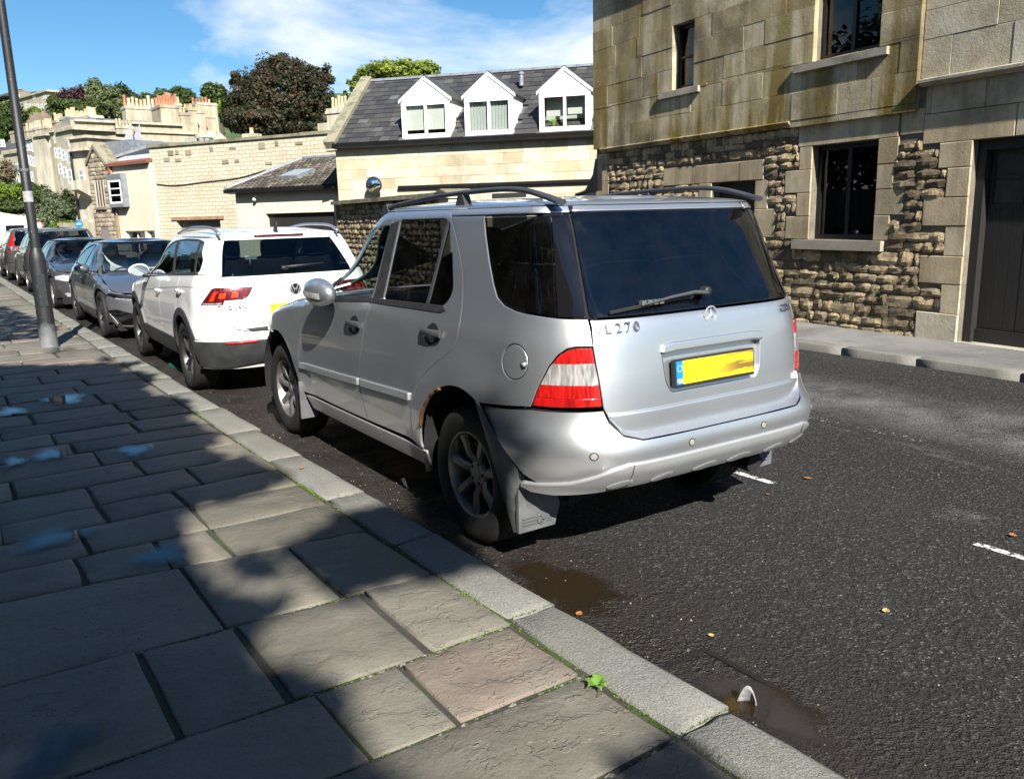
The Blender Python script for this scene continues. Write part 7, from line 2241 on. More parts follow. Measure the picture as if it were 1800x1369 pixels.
def big_wall():
    fr = Fr((7.53, 34.62), (11.80, 27.17))
    t = fr.thing('boundary_wall', 'long high pale coursed stone wall with a wide shuttered opening', 'wall')
    rng = random.Random(9)
    H = (1.02, 3.22, -.1, 1.76)
    mb = MB(); wall_holes(mb, 0, 9.6, -.1, 4.48, 0, .5, [H]); mb.build('wall', M['coursed'], t)
    x = -.05
    while x < 9.6:
        w = rng.uniform(.6, 1.1); b_ = min(9.65, x + w); mb = MB(); mb.box(x + .004, b_ - .004, -.07, .57, 4.482, 4.585 + rng.uniform(-.012, .012)); mb.build('coping_stone', M['coping'], t); x += w
    # projecting stones of the upper courses, picked out darker by weather
    for xx, zz, w, h in [(0.96, 4.15, .28, .26), (1.35, 4.18, .14, .2), (1.85, 4.12, .28, .26), (3.05, 4.2, .16, .22), (4.0, 4.22, .3, .1), (5.35, 4.15, .30, .3), (6.1, 4.22, .14, .22), (7.0, 4.2, .3, .14), (8.2, 4.2, .5, .16), (.72, 3.95, .3, .2), (1.3, 3.92, .3, .12), (3.6, 3.72, .3, .2), (4.2, 3.75, .2, .14), (5.6, 3.6, .3, .14)]:
        mb = MB(); mb.box(xx, xx + w, -.025, .05, zz, zz + h * .7); mb.build('stone', M['quoin_dark'], t)
    mb = MB(); mb.box(H[0], H[1], .25, .3, -.1, 1.76); s = mb.build('shutter', M['shutter'], t)
    mb = MB()
    for k in range(12): mb.box(H[0] + .02, H[1] - .02, .235, .25, .2 + k * .13, .2 + k * .13 + .11)
    mb.build('shutter_slats', M['shutter'], s)
    mb = MB(); mb.box(.80, 3.42, -.05, .25, 1.765, 1.885); mb.build('lintel', M['wood_brown'], t)
    mb = MB(); mb.tube(catmull([(.24, -.03, 3.14), (1.2, -.03, 3.05), (2.75, -.03, 3.13), (4.3, -.03, 3.2), (5.6, -.03, 3.42)], 5), .015, 5); mb.build('cable', M['blackframe'], t)
    c = fr.thing('chimney_stack', 'single small stone chimney with one buff pot rising behind the high wall', 'chimney')
    stack(c, 4.12, 4.62, .6, 1.0, 3.6, 4.78, [M['pot_buff']], 1, .12, .28)
M['quoin_dark'] = stone('weathered_stone', [(0.20, 0.17, 0.12), (0.30, 0.26, 0.19)], .3, 6, .4, 30)
big_wall()
def annex():
    fr = Fr((6.57, 37.11), (7.46, 34.51))
    t = fr.thing('annex', 'cream house with boxy grey oriel window and small rubble gable', 'house')
    mb = MB(); wall_holes(mb, -.1, 2.75, -.1, 3.95, 0, .3, [(.45, 2.58, .45, 1.40)]); mb.build('wall', M['render'], t)
    w = window(t, .45, 1.85, .45, 1.40, .12, M['white_plastic'], M['win'], 2, 1, .05)
    window(t, 2.0, 2.58, .45, 1.40, .12, M['white_plastic'], M['win'], 1, 1, .05)
    mb = MB(); mb.box(1.85, 2.0, .02, .2, .45, 1.40); mb.build('mullion', M['render'], t)
    mb = MB(); mb.box(-.1, 1.6, .3, 4, -.1, 3.9); mb.build('back_wall', M['render'], t)
    # roof: red tile edge, pale sheet, grey slate ridge
    mb = MB(); mb.prism([(-.16, 3.92), (-.16, 4.02), (.35, 4.16), (.35, 4.05)], 'x', -.2, 2.78); mb.build('tile_edge', M['tile_red'], t)
    mb = MB(); mb.prism([(.35, 4.12), (1.1, 4.42), (1.1, 4.3), (.35, 4.0)], 'x', -.8, 1.9); mb.build('sheet_roof', M['pale_sheet'], t)
    mb = MB(); mb.add([(-1.6, 1.1, 4.42), (1.2, 1.1, 4.42), (1.2, 2.0, 4.80), (-.6, 2.0, 4.80)], [(0, 1, 2, 3)]); mb.build('slate_roof', M['slate'], t)
    mb = MB(); mb.tube([(-1.6, 1.1, 4.44), (-.6, 2.0, 4.82), (1.2, 2.0, 4.82)], .08, 6); mb.build('ridge', M['lead'], t)
    # oriel
    mb = MB(); mb.box(.0, 1.04, -.26, -.001, 2.34, 2.48); mb.box(.0, 1.04, -.26, -.001, 3.38, 3.62); mb.box(0, .06, -.25, -.001, 2.481, 3.379); mb.box(.98, 1.04, -.25, -.001, 2.481, 3.379); o = mb.build('oriel', M['lead'], t)
    window(o, .06, .98, 2.48, 3.38, -.26, M['white_plastic'], M['win'], 1, 3, .07, dark=False)
    mb = MB(); mb.box(.07, .97, -.1, -.09, 2.5, 3.36); mb.build('dim_room', M['net'], o)
    mb = MB(); mb.tube([(-.04, -.06, 3.85), (.12, -.06, 3.6)], .05, 8); mb.tube([(.10, -.06, 2.3), (.10, -.06, .0)], .04, 8); mb.build('downpipe', M['wood_brown'], t)
    mb = MB(); mb.box(-.06, .06, -.14, -.001, 3.65, 3.9); mb.build('hopper', M['tile_red'], t)
    # rubble gable to the left
    g = fr.thing('gabled_wing', 'narrow rubble gable with three lancet windows and a little doorway', 'house')
    rng = random.Random(8)
    x0, x1, xa = -1.72, -.13, -1.02
    mb = MB(); mb.prism([(x0, -.1), (x1, -.1), (x1, 3.9), (xa, 4.68), (x0, 4.1)], 'y', -.05, .5); mb.build('wall', M['mortar'], g)
    L = (-1.28, -.62, 2.38, 3.45)
    zz = 0
    for (a, b) in courses(.0, 4.5, .17, rng):
        lim0 = x0 + max(0, (b - 4.1)) * .9; lim1 = x1 - max(0, b - 3.9) * 1.1
        cuts = [(q[0], q[1]) for q in (L, (-1.28, -.68, .0, 1.46)) if b > q[2] and a < q[3]]
        for (p_, q_) in intervals(lim0, lim1, cuts):
            x = p_
            while x < q_ - .05:
                l = rng.uniform(.18, .42); l = min(l, q_ - x)
                rubble(g, x + .008, x + l - .008, a + .008, b - .008, -.08, .02, M['rubble_pale'], 'rubble_stone', rng, .03, m=3); x += l
    for k in range(3):
        xx = L[0] + .02 + k * .215
        mb = MB(); mb.box(xx + .02, xx + .17, -.06, -.052, L[2] + .05, L[3] - .03); mb.build('lancet_pane', M['win_dark'], g)
    mb = MB()
    for k in range(4): mb.box(L[0] - .01 + k * .215, L[0] + .035 + k * .215, -.10, -.05, L[2], L[3])
    mb.build('stone_mullion', M['bath_far'], g)
    mb = MB(); mb.box(-1.36, -.56, -.16, -.05, 2.28, 2.37); mb.build('window_sill', M['quoin_dark'], g)
    mb = MB(); mb.box(-1.27, -.69, -.06, -.052, .0, 1.45); mb.build('door', M['shutter'], g)
    for sx, (a, b) in ((1, ((xa, 4.68), (x1 + .06, 3.83))), (-1, ((xa, 4.68), (x0 - .06, 4.03)))):
        mb = MB(); mb.prism([a, b, (b[0], b[1] + .16), (a[0], a[1] + .18)] if sx > 0 else [a, (a[0], a[1] + .18), (b[0], b[1] + .16), b], 'y', -.12, .5); mb.build('gable_coping', M['coping'], g)
M['pale_sheet'] = plain('pale_sheet_roof', (0.42, 0.41, 0.43), .6, var=.15, scale=3)
M['rubble_pale'] = stone('rubble_pale', [(0.24, 0.20, 0.14), (0.35, 0.30, 0.22), (0.42, 0.37, 0.28)], .4, 6, .5, 30)
annex()
# ------------------------------------------------------------------ the hillside behind
def hill_h(D):
    return max(0.0, (D - 60) * 0.045) + max(0.0, (D - 105) * 0.16)
def hillside():
    V, F = [], []
    n, m = 40, 30
    for i in range(n):
        D = 46 + 300 * (i / (n - 1)) ** 1.3
        for j in range(m):
            px = -140 + 1440 * j / (m - 1)
            q = at((px, 400), D)
            V.append((q[0], q[1], hill_h(D) - .02 if D > 60 else -.02))
    for i in range(n - 1):
        for j in range(m - 1):
            F.append((i * m + j, i * m + j + 1, (i + 1) * m + j + 1, (i + 1) * m + j))
    o = raw('hillside', np.array(V), np.array(F), M['hill'], smooth=True); tag(o, kind='structure')
M['hill'] = plain('hill_grass', (0.05, 0.08, 0.02), .9, var=.4, scale=.15)
hillside()
def far_windows(t, fr, rects, off=-.02, sash=True, frame=.06):
    for (x0, y0, x1, y1) in rects:
        a, b, c, d = fr.rect(x0, y0, x1, y1)
        mb = MB(); mb.box(a - frame, a, off, .02, c - frame, d + frame); mb.box(b, b + frame, off, .02, c - frame, d + frame); mb.box(a, b, off, .02, d, d + frame); mb.box(a, b, off, .02, c - frame, c)
        mb.box(a, b, off + .004, .01, (c + d) / 2 - .03, (c + d) / 2 + .03)
        o = mb.build('window', M['white_plastic'], t)
        mb = MB(); mb.box(a, b, off + .009, .012, c, d); mb.build('pane', M['farpane'], o)
M['farpane'] = plain('pale_far_pane', (0.26, 0.27, 0.27), .2, coat=.3)
def px_body(t, fr, x0, yt, x1, yb, depth, mat, name='wall', z0=None):
    a, b, c, d = fr.rect(x0, yt, x1, yb)
    mb = MB(); mb.box(a, b, 0, depth, c if z0 is None else z0, d); return mb.build(name, mat, t), (a, b, c, d)
def band(t, fr, x0, x1, ya, yb, out, mat, name='cornice', depth=.2):
    a, b, c, d = fr.rect(x0, ya, x1, yb)
    mb = MB(); mb.box(a, b, -out, depth, c, d); return mb.build(name, mat, t)
POTS = [M['pot_buff'], M['pot_red'], M['pot_cream'], M['pot_buff'], M['pot_buff']]
def terrace():
    rng = random.Random(77)
    # --- pale narrow house end next to the rubble gable
    fr = Fr.px((128, 300), 46, (166, 300), 45)
    t = fr.thing('corner_house', 'tall pale house end with heavy cornice next to the rubble gable', 'house')
    px_body(t, fr, 136, 262, 160, 440, 6, M['bath_far'], z0=-.2)
    band(t, fr, 130, 161, 244, 262, .25, M['bath_far'], 'parapet', 6); band(t, fr, 128, 163, 240, 245, .4, M['bath_far'], 'cornice', 6.1); band(t, fr, 129, 162, 261, 266, .32, M['bath_far'], 'cornice', 6.1)
    band(t, fr, 145, 168, 386, 391, .3, M['bath_far'], 'string_course')
    a, b, c, d = fr.rect(140, 391, 172, 440); mb = MB(); mb.box(a, b, -1.2, -.001, -.2, d); mb.build('porch', M['bath_far'], t)
    a, b, c, d = fr.rect(153, 318, 166, 350); mb = MB(); mb.prism([(0, c), (0, d), (-.9, d), (-.9, (c + d) / 2)], 'x', a, b); mb.build('bracket_block', M['bath_far'], t)
    far_windows(t, fr, [(140, 300, 147, 318), (148, 380, 152, 384), (140, 316, 143, 324)], frame=.02)
    a, b, c, d = fr.rect(150, 404, 158, 418); mb = MB(); mb.box(a, b, -1.26, -1.21, c, d); mb.build('window', M['farwin'], t)
    a, b, c, d = fr.rect(134, 262, 136, 400); mb = MB(); mb.tube([((a + b) / 2, -.1, d), ((a + b) / 2, -.1, 0)], .06, 6); mb.build('downpipe', M['blackframe'], t)
    # lead box roof behind the gable
    a, b, c, d = fr.rect(160, 246, 206, 270); mb = MB(); mb.box(a, b, .8, 5, c - 1.2, d); mb.build('lead_roof', M['lead'], t)
    mb = MB(); mb.add([(b - .4 * (b - a), 1, d), (b, 1, d), (b, 1, d + .75 * (b - a) * .5)], [(0, 1, 2)]); mb.add([(b - .4 * (b - a), 1.5, d), (b, 1.5, d), (b, 1.5, d + .75 * (b - a) * .5)], [(2, 1, 0)]); mb.build('glass_rooflight', M['pale_sheet'], t)
    # --- terrace end facing us with parapet, and its receding front
    A, B = at((131, 300), 66), at((345, 300), 72)
    fr = Fr(A, B)
    t = fr.thing('terrace_end', 'cream terrace end with long parapet, leaded roof and rows of chimney pots', 'house')
    a0 = fr.uz((131, 300))[0]
    w, (a, b, c, d) = px_body(t, fr, 131, 216, 346, 330, 9, M['bath_far'], z0=0)
    band(t, fr, 129, 346, 228, 233, .18, M['bath_far'], 'cornice', 9.2); band(t, fr, 130, 318, 214, 218, .25, M['bath_far'], 'parapet_coping', 9.1)
    far_windows(t, fr, [(238, 241, 252, 254)], frame=.05)
    a, b, c, d = fr.rect(262, 249, 345, 254); mb = MB(); mb.box(a, b, -.3, .1, c, d); mb.build('string_course', M['bath_far'], t)
    a, b, c, d = fr.rect(140, 206, 285, 216); mb = MB(); mb.prism([(.5, c), (4.5, d + .3), (9, c)], 'x', a, b); mb.build('roof', M['lead'], t)
    a, b, c, d = fr.rect(184, 207, 194, 213); mb = MB(); mb.hexa([(a, 1.5, c), (b, 1.5, c), (b, 2.6, d), (a, 2.6, d), (a, 1.4, c + .2), (b, 1.4, c + .2), (b, 2.5, d + .2), (a, 2.5, d + .2)]); mb.build('solar_panel', M['solar'], t)
    def st(x0, x1, yt, yb, n, y0=2.0, dep=1.0, r=.15, h=.75, mats=POTS):
        a, b, c, d = fr.rect(x0, yt, x1, yb, y0); stack(t, a, b, y0, y0 + dep, c, d, mats, n, r, h, rng)
    st(222, 285, 188, 222, 9, 5.5, 1.2, .2, 1.0)
    st(285, 318, 185, 254, 7, 1.2, 2.5, .2, 1.0, [M['pot_red'], M['pot_buff'], M['pot_red']])
    st(296, 320, 181, 210, 6, 5.5, 1.2, .2, .9, [M['pot_red'], M['pot_buff']])
    st(205, 234, 221, 236, 5, -.6, .5, .13, .55, [M['pot_buff']])
    for k, (x0, x1, yt) in enumerate(((319, 336, 198), (333, 348, 190), (348, 363, 195), (364, 380, 203))):
        a, b, c, d = fr.rect(x0, yt, x1, 252, 1.0 + k * 1.5)
        stack(t, a, b, 1.0 + k * 1.5, 3.0 + k * 1.5, c - 1, d, POTS, 3, .16, .6, rng)
        mb = MB(); mb.prism([(1.0 + k * 1.5, c), (1.0 + k * 1.5, c + .5), (3.0 + k * 1.5, c + (d - c) * .55), (3 + k * 1.5, c)], 'x', b, b + .9); mb.build('shoulder', M['bath_far'], t)
    a, b, c, d = fr.rect(350, 181, 384, 250, 8); stack(t, a, b, 8, 11, c - 2, d, [M['pot_red'], M['pot_buff']], 6, .18, .75, rng)
    mb = MB(); a, b, c, d = fr.rect(322, 236, 384, 262); mb.prism([(.0, c - 1.5), (2.5, d), (5, c - 1.5)], 'x', a, b + .5); mb.build('roof', M['slate'], t)
    for x in (326, 338, 350, 360):
        a, b, c, d = fr.rect(x, 243, x + 8, 251); mb = MB(); mb.box(a, b, -.02, 1.2, c, d); o = mb.build('roof_window', M['lead'], t)
        mb = MB(); mb.box(a + .05, b - .05, -.05, -.021, c + .05, d - .05); mb.build('pane', M['farpane'], o)
    # --- receding front of the terrace: bays step back to the left
    def house(x0, d0, x1, d1, yt, wins, label, cor=None, pots=None, mat=M['bath_far'], base=None, chims=()):
        fr = Fr.px((x0, 300), d0, (x1, 300), d1)
        t = fr.thing('terrace_house', label, 'house')
        px_body(t, fr, x0, yt, x1, yt + 90, 10, mat, z0=0)
        if cor: band(t, fr, x0 - 1, x1 + 1, *cor, .2, mat, 'cornice', 10.2)
        far_windows(t, fr, wins, frame=.09)
        for (cx0, cx1, cyt, n) in chims:
            a, b, c, d = fr.rect(cx0, cyt, cx1, cyt + 25, 4.0); stack(t, a, b, 4.0, 5.2, c - 1, d, [M['pot_buff'], M['pot_cream'], M['pot_buff']], n, .17, .8, rng)
        return fr, t
    rows = [(236, 250), (264, 280), (296, 312), (322, 336)]
    house(100, 68.3, 130, 66.2, 222, [(103, 262, 107, 278), (110, 265, 114, 281), (119, 266, 123, 286), (104, 290, 108, 305), (112, 295, 116, 312), (121, 300, 126, 322), (121, 243, 125, 257)], 'terrace house with tall sashes, nearest of the stepped row below the parapet', (226, 231), chims=((105, 122, 205, 5), (143, 158, 203, 4)))
    house(80, 70.5, 101, 69.2, 226, [(83, 243, 87, 258), (84, 268, 88, 286), (87, 300, 91, 320), (96, 236, 99, 250), (97, 262, 100, 276)], 'terrace house with a projecting stack, second of the stepped row', (230, 234), chims=((86, 101, 212, 4), (122, 143, 207, 6)))
    fr2, t2 = house(61, 70.6, 84, 69.6, 236, [], 'plain cream chimney breast projecting from the stepped terrace', (236, 240), chims=((66, 82, 222, 4),))
    house(44, 73.6, 62, 72, 240, [(46, 250, 49, 264), (52, 250, 55, 264), (57, 252, 60, 266), (47, 274, 50, 288), (53, 276, 56, 290), (58, 278, 61, 292), (48, 300, 51, 312), (55, 304, 58, 318)], 'terrace house of three narrow window bays beside the plain chimney breast', (242, 246), chims=((46, 64, 226, 4),))
    house(8, 77.5, 45, 75, 262, [(22, 290, 34, 306), (30, 262, 35, 268), (22, 316, 34, 330)], 'farthest low terrace house partly behind the lamp post', (266, 270), chims=((18, 34, 230, 3), (36, 48, 228, 2)))
    a = Fr.px((-60, 300), 84, (10, 300), 79); t = a.thing('terrace_house', 'terrace house with slate dormers at the left edge of the view', 'house')
    px_body(t, a, -60, 275, 12, 360, 9, M['bath_far'], z0=0)
    r0 = a.rect(-60, 240, 12, 275); mb = MB(); mb.prism([(0, r0[2]), (4, r0[3]), (9, r0[2])], 'x', r0[0], r0[1]); mb.build('roof', M['slate'], t)
    far_windows(t, a, [(2, 248, 8, 258), (-8, 300, -2, 315), (2, 300, 8, 315)], off=-.3)
    # red brick stack between
    # --- crescent high on the hill
    fr = Fr.px((-40, 180), 285, (88, 190), 250)
    t = fr.thing('hill_terrace', 'distant stone terrace on the hilltop at the left edge', 'house')
    px_body(t, fr, -40, 174, 86, 200, 12, M['bath_far'], z0=hill_h(245) - 2)
    band(t, fr, -40, 87, 175, 178, .6, M['bath_far'], 'cornice', 12)
    for k, (x0, x1) in enumerate(((-40, 8), (10, 47), (48, 66), (66, 87))):
        a, b, c, d = fr.rect(x0, 161 + k * 2, x1, 175); mb = MB(); mb.prism([(0, c), (5, d), (12, c)], 'x', a, b - .3); mb.build('roof', M['slate'], t)
    for x, y in ((3, 158), (40, 160), (58, 165), (82, 167)):
        a, b, c, d = fr.rect(x - 4, y, x + 4, y + 14); stack(t, a, b, 3, 9, c, d, [M['pot_red']], 4, .3, .9, rng, body=M['brick_far'])
    far_windows(t, fr, [(x, 184, x + 3, 190) for x in range(44, 84, 7)] + [(x, 168, x + 4, 173) for x in (30, 58, 76)], off=-.05, frame=.15)
    # garden walls on the slope
    fr = Fr.px((35, 205), 175, (95, 205), 178); t = fr.thing('slope_wall', 'weathered retaining wall on the hill below the distant terrace', 'wall')
    px_body(t, fr, 35, 198, 92, 222, 1, M['brick_far'], z0=hill_h(172) - 3)
    # --- low hut at far left and shrubs
    fr = Fr.px((-30, 400), 42.2, (56, 400), 43.8)
    t = fr.thing('hut', 'low stone hut with shallow pale roof behind the white van', 'hut')
    px_body(t, fr, -30, 385, 56, 430, 3.5, M['bath_far'], z0=-.2)
    a, b, c, d = fr.rect(-32, 371, 57, 386); mb = MB(); mb.add([(a, -.4, c), (b + .2, -.4, c), (a + .9 * (b - a) * .55, 1.8, d), (a, 1.8, d), (b + .2, 3.8, c), (a, 3.8, c)], [(0, 1, 2, 3), (1, 4, 2), (3, 2, 4, 5)]); mb.build('roof', M['render'], t)
    a, b, c, d = fr.rect(0, 385, 56, 388); mb = MB(); mb.box(a, b, -.44, -.38, c - .05, d); mb.build('gutter', M['blackframe'], t)
    for x0, x1 in ((0, 6), (8, 13)):
        a, b, c, d = fr.rect(x0, 390, x1, 406); mb = MB(); mb.box(a, b, -.03, .02, c, d); mb.build('window', M['farpane'], t)
    a, b, c, d = fr.rect(27, 396, 34, 405); mb = MB(); mb.box(a, b, -.03, .02, c, d); mb.build('vent', M['farwin'], t)
    # chimney behind the big wall, beside the cottage verge
    fr = Fr.px((572, 200), 40, (606, 200), 39.5)
    t = fr.thing('chimney_stack', 'stepped stone chimney with eight buff pots between the copper tree and the slate roof', 'chimney')
    a, b, c, d = fr.rect(575, 190, 603, 232); stack(t, a, b, 0, .8, c - 3, d, [M['pot_buff'], M['pot_cream'], M['pot_buff']], 5, .10, .62, rng)
    stack(t, a + .05, b + .3, 1.2, 2.0, c - 3, d - .05, [M['pot_buff'], M['pot_red']], 4, .10, .55, rng)
    a, b, c, d = fr.rect(561, 217, 578, 240); mb = MB(); mb.box(a, b, -.1, .9, c - 3, d); mb.build('shoulder', M['bath_far'], t)
M['brick_far'] = stone('far_brown_wall', [(0.17, 0.13, 0.10), (0.26, 0.21, 0.16)], .2, 1, .3, 10)
terrace()

# ------------------------------------------------------------------ trees and plants
def foliage(name, blobs, n, size, mat, parent=None, rs=None, flat=.0, hang=0.0, sub=26, subr=.32):
    """many leaf-sized faces gathered in clumps through the crown"""
    rs = rs or np.random.RandomState(1)
    vol = np.array([b[3] * b[4] * b[5] for b in blobs]) ** .75; vol = vol / vol.sum()
    V = []
    P, Nn = [], []
    for b, w in zip(blobs, vol):
        c = np.array(b[:3]); r = np.array(b[3:6])
        k = max(4, int(sub * w * len(blobs)))
        d = rs.normal(size=(k, 3)); d /= np.linalg.norm(d, axis=1)[:, None]
        rad = rs.uniform(.45, 1.0, k) ** .5
        cl = c + d * rad[:, None] * r * .86
        m = int(n * w)
        i = rs.randint(0, k, m)
        e = rs.normal(size=(m, 3)); e /= np.linalg.norm(e, axis=1)[:, None]
        e *= (rs.uniform(0, 1, m) ** .45)[:, None]
        sz = subr * rs.uniform(.6, 1.25, k)[i][:, None]
        P.append(cl[i] + e * r * sz); Nn.append(e + .6 * d[i] + np.array([0, 0, .35]))
    P = np.concatenate(P); Nn = np.concatenate(Nn)
    Nn = Nn + rs.normal(size=Nn.shape) * .55
    Nn /= np.linalg.norm(Nn, axis=1)[:, None]
    m = len(P)
    t = np.cross(Nn, rs.normal(size=(m, 3))); t /= np.linalg.norm(t, axis=1)[:, None] + 1e-9
    b_ = np.cross(Nn, t)
    s = size * rs.uniform(.6, 1.3, m)[:, None]
    Q = np.stack([P - t * s, P - b_ * s * .45 + t * s * .1, P + t * s, P + b_ * s * .45 + t * s * .1], 1)
    Q[:, :, 2] -= hang * s
    return raw(name, Q.reshape(-1, 3), np.arange(4 * m).reshape(m, 4), mat, parent)
def tree(name, label, cat, base, blobs, n, size, mat, trunk_r, rs, group=None, bark=None, sub=26, subr=.32, limbs=6):
    t = thing(name, label, cat, base, 0, group)
    B = np.array(base)
    bl = [tuple(np.array(b[:3]) - B) + tuple(b[3:]) for b in blobs]
    foliage('crown', bl, n, size, mat, t, rs, sub=sub, subr=subr)
    mb = MB()
    top = np.mean([b[:3] for b in bl], 0)
    mb.tube([(0, 0, -.3), (0, 0, top[2] * .35), tuple(top * np.array([.5, .5, .7])), tuple(top)], [trunk_r * 1.25, trunk_r, trunk_r * .7, trunk_r * .25], 8)
    tr = mb.build('trunk', bark or M['bark'], t, smooth=True)
    for k in range(limbs):
        b = bl[k % len(bl)]
        e = np.array(b[:3]) + rs.normal(size=3) * np.array(b[3:6]) * .45
        s = top * rs.uniform(.35, .7)
        mb = MB(); mb.tube([tuple(s), tuple((s + e) / 2 + np.array([0, 0, .1 * np.linalg.norm(e - s)])), tuple(e)], [trunk_r * .45, trunk_r * .28, trunk_r * .08], 6); mb.build('limb', bark or M['bark'], tr, smooth=True)
    return t
M['bark'] = plain('bark', (0.06, 0.048, 0.036), .9, var=.4, scale=6, bump=.5, bscale=30)
M['lf_copper'] = leafmat('copper_leaf', [(0.014, 0.020, 0.008), (0.026, 0.033, 0.011), (0.045, 0.040, 0.017), (0.085, 0.048, 0.030)])
M['lf_lime'] = leafmat('lime_leaf', [(0.08, 0.12, 0.015), (0.16, 0.22, 0.025), (0.25, 0.30, 0.045)])
M['lf_green'] = leafmat('green_leaf', [(0.022, 0.040, 0.010), (0.05, 0.080, 0.018), (0.095, 0.13, 0.030)])
M['lf_pale'] = leafmat('pale_leaf', [(0.06, 0.08, 0.030), (0.11, 0.14, 0.055), (0.19, 0.22, 0.10)])
M['lf_dark'] = leafmat('dark_leaf', [(0.014, 0.026, 0.008), (0.030, 0.048, 0.013), (0.055, 0.080, 0.02)])
M['lf_purple'] = leafmat('purple_leaf', [(0.018, 0.008, 0.010), (0.045, 0.016, 0.020), (0.08, 0.03, 0.03)])
M['lf_bright'] = leafmat('bright_leaf', [(0.05, 0.09, 0.010), (0.11, 0.18, 0.018), (0.20, 0.29, 0.035)])
M['lf_grey'] = leafmat('grey_green_leaf', [(0.055, 0.075, 0.032), (0.11, 0.14, 0.07), (0.19, 0.23, 0.13)])
def pxblob(x, y, D, rx, ry, rd=None):
    """crown lobe from its place and size in the view"""
    q = at((x, y), D); k = D / F_PX
    return (q[0], q[1], q[2], rx * k, (rd or rx) * k, ry * k)
def plants():
    rs = np.random.RandomState(12)
    D = 62
    bl = [pxblob(490, 165, D, 78, 62), pxblob(440, 190, D - 1, 52, 48), pxblob(545, 180, D, 45, 55), pxblob(500, 125, D + 1, 55, 28), pxblob(430, 140, D + 1, 26, 24), pxblob(470, 215, D - 2, 72, 30), pxblob(560, 140, D + 1, 28, 30), pxblob(405, 205, D, 20, 30), pxblob(550, 222, D, 36, 22)]
    g = at((490, 240), D); tree('beech_tree', 'broad dark copper beech rising behind the high pale wall', 'tree', (g[0], g[1], 0), bl, 44000, .14, M['lf_copper'], .4, rs, sub=34, subr=.33)
    D = 42
    bl = [pxblob(700, 128, D, 58, 22), pxblob(745, 125, D, 32, 18), pxblob(655, 132, D, 34, 16), pxblob(728, 112, D, 18, 14), pxblob(625, 150, D, 16, 16), pxblob(612, 170, D, 9, 12)]
    g = at((700, 200), D); tree('lime_tree', 'yellow-green tree top showing above the slate ridge of the cottage', 'tree', (g[0], g[1], 0), bl, 15000, .095, M['lf_lime'], .22, rs, sub=40, subr=.34)
    # trees on the hill: (x, y, rx, ry, D, material, label)
    H = [(140, 172, 36, 22, 185, 'lf_purple', 'dark purple rounded tree on the hill'),
         (120, 193, 40, 18, 170, 'lf_green', 'low mid green tree below the purple one on the hill'),
         (155, 198, 26, 18, 165, 'lf_green', 'leafy green tree right above the row of buff pots'),
         (168, 165, 18, 26, 175, 'lf_pale', 'tall pale willow-like tree, tallest on the hilltop'),
         (192, 178, 20, 26, 172, 'lf_pale', 'pale feathery tree right of the tallest hill tree'),
         (215, 170, 20, 22, 182, 'lf_dark', 'dark green round tree on the hill skyline'),
         (236, 182, 16, 16, 182, 'lf_dark', 'small dark tree sloping down right of the round skyline tree'),
         (216, 192, 14, 22, 160, 'lf_pale', 'slim pale tree in front of the dark skyline tree'),
         (256, 180, 14, 16, 180, 'lf_pale', 'thin pale tree in the gap left of the tall pots'),
         (285, 172, 22, 14, 185, 'lf_green', 'green tree behind the left end of the tall chimney pots'),
         (318, 170, 24, 16, 185, 'lf_green', 'green tree behind the right end of the tall chimney pots'),
         (375, 165, 22, 18, 150, 'lf_green', 'rounded green tree just left of the copper beech'),
         (388, 188, 12, 12, 120, 'lf_bright', 'bright fresh green bush beside the copper beech'),
         (20, 200, 30, 22, 165, 'lf_green', 'green tree at the left edge below the hilltop terrace'),
         (8, 225, 26, 20, 150, 'lf_green', 'darker green tree at the left edge above the chimneys'),
         (60, 197, 10, 8, 178, 'lf_lime', 'small bush on the retaining wall of the hill'),
         (98, 180, 14, 12, 190, 'lf_green', 'small green tree beside the distant terrace end')]
    for x, y, rx, ry, D, m, lb in H:
        bl = [pxblob(x, y, D, rx, ry)] + [pxblob(x + rs.uniform(-.6, .6) * rx, y + rs.uniform(-.5, .6) * ry, D + rs.uniform(-2, 2), rx * rs.uniform(.35, .6), ry * rs.uniform(.4, .65)) for _ in range(4)]
        g = at((x, y + ry), D)
        tree('hill_tree', lb, 'tree', (g[0], g[1], hill_h(D)), bl, 5000, .36 * D / 170, M[m], .35, rs, 'trees on the hillside', sub=26, subr=.36, limbs=2)
    # undergrowth filling the hill between the trees
    bl = [pxblob(x, 205 + 8 * math.sin(x * .1), 195, 26, 16) for x in range(100, 400, 30)]
    o = foliage('undergrowth', bl, 14000, .45, M['lf_green'], None, rs, sub=20); tag(o, kind='stuff')
    # shrubs at the far end of the street
    S_ = [(20, 342, 34, 26, 52, 'lf_bright', 'bright green sunlit shrub at the left edge behind the lamp post'),
          (62, 345, 34, 24, 54, 'lf_green', 'green shrub right behind the lamp post'),
          (94, 375, 32, 34, 50, 'lf_grey', 'grey-green feathery shrub right of the lamp post'),
          (118, 362, 16, 30, 51, 'lf_dark', 'dark green shrub against the pale house end'),
          (112, 402, 24, 14, 48.5, 'lf_bright', 'low bright bush above the dark car roof'),
          (30, 365, 40, 12, 50, 'lf_green', 'low dark green shrub above the hut roof'),
          (6, 305, 24, 24, 60, 'lf_brown', 'brownish dry climber in front of the farthest terrace house')]
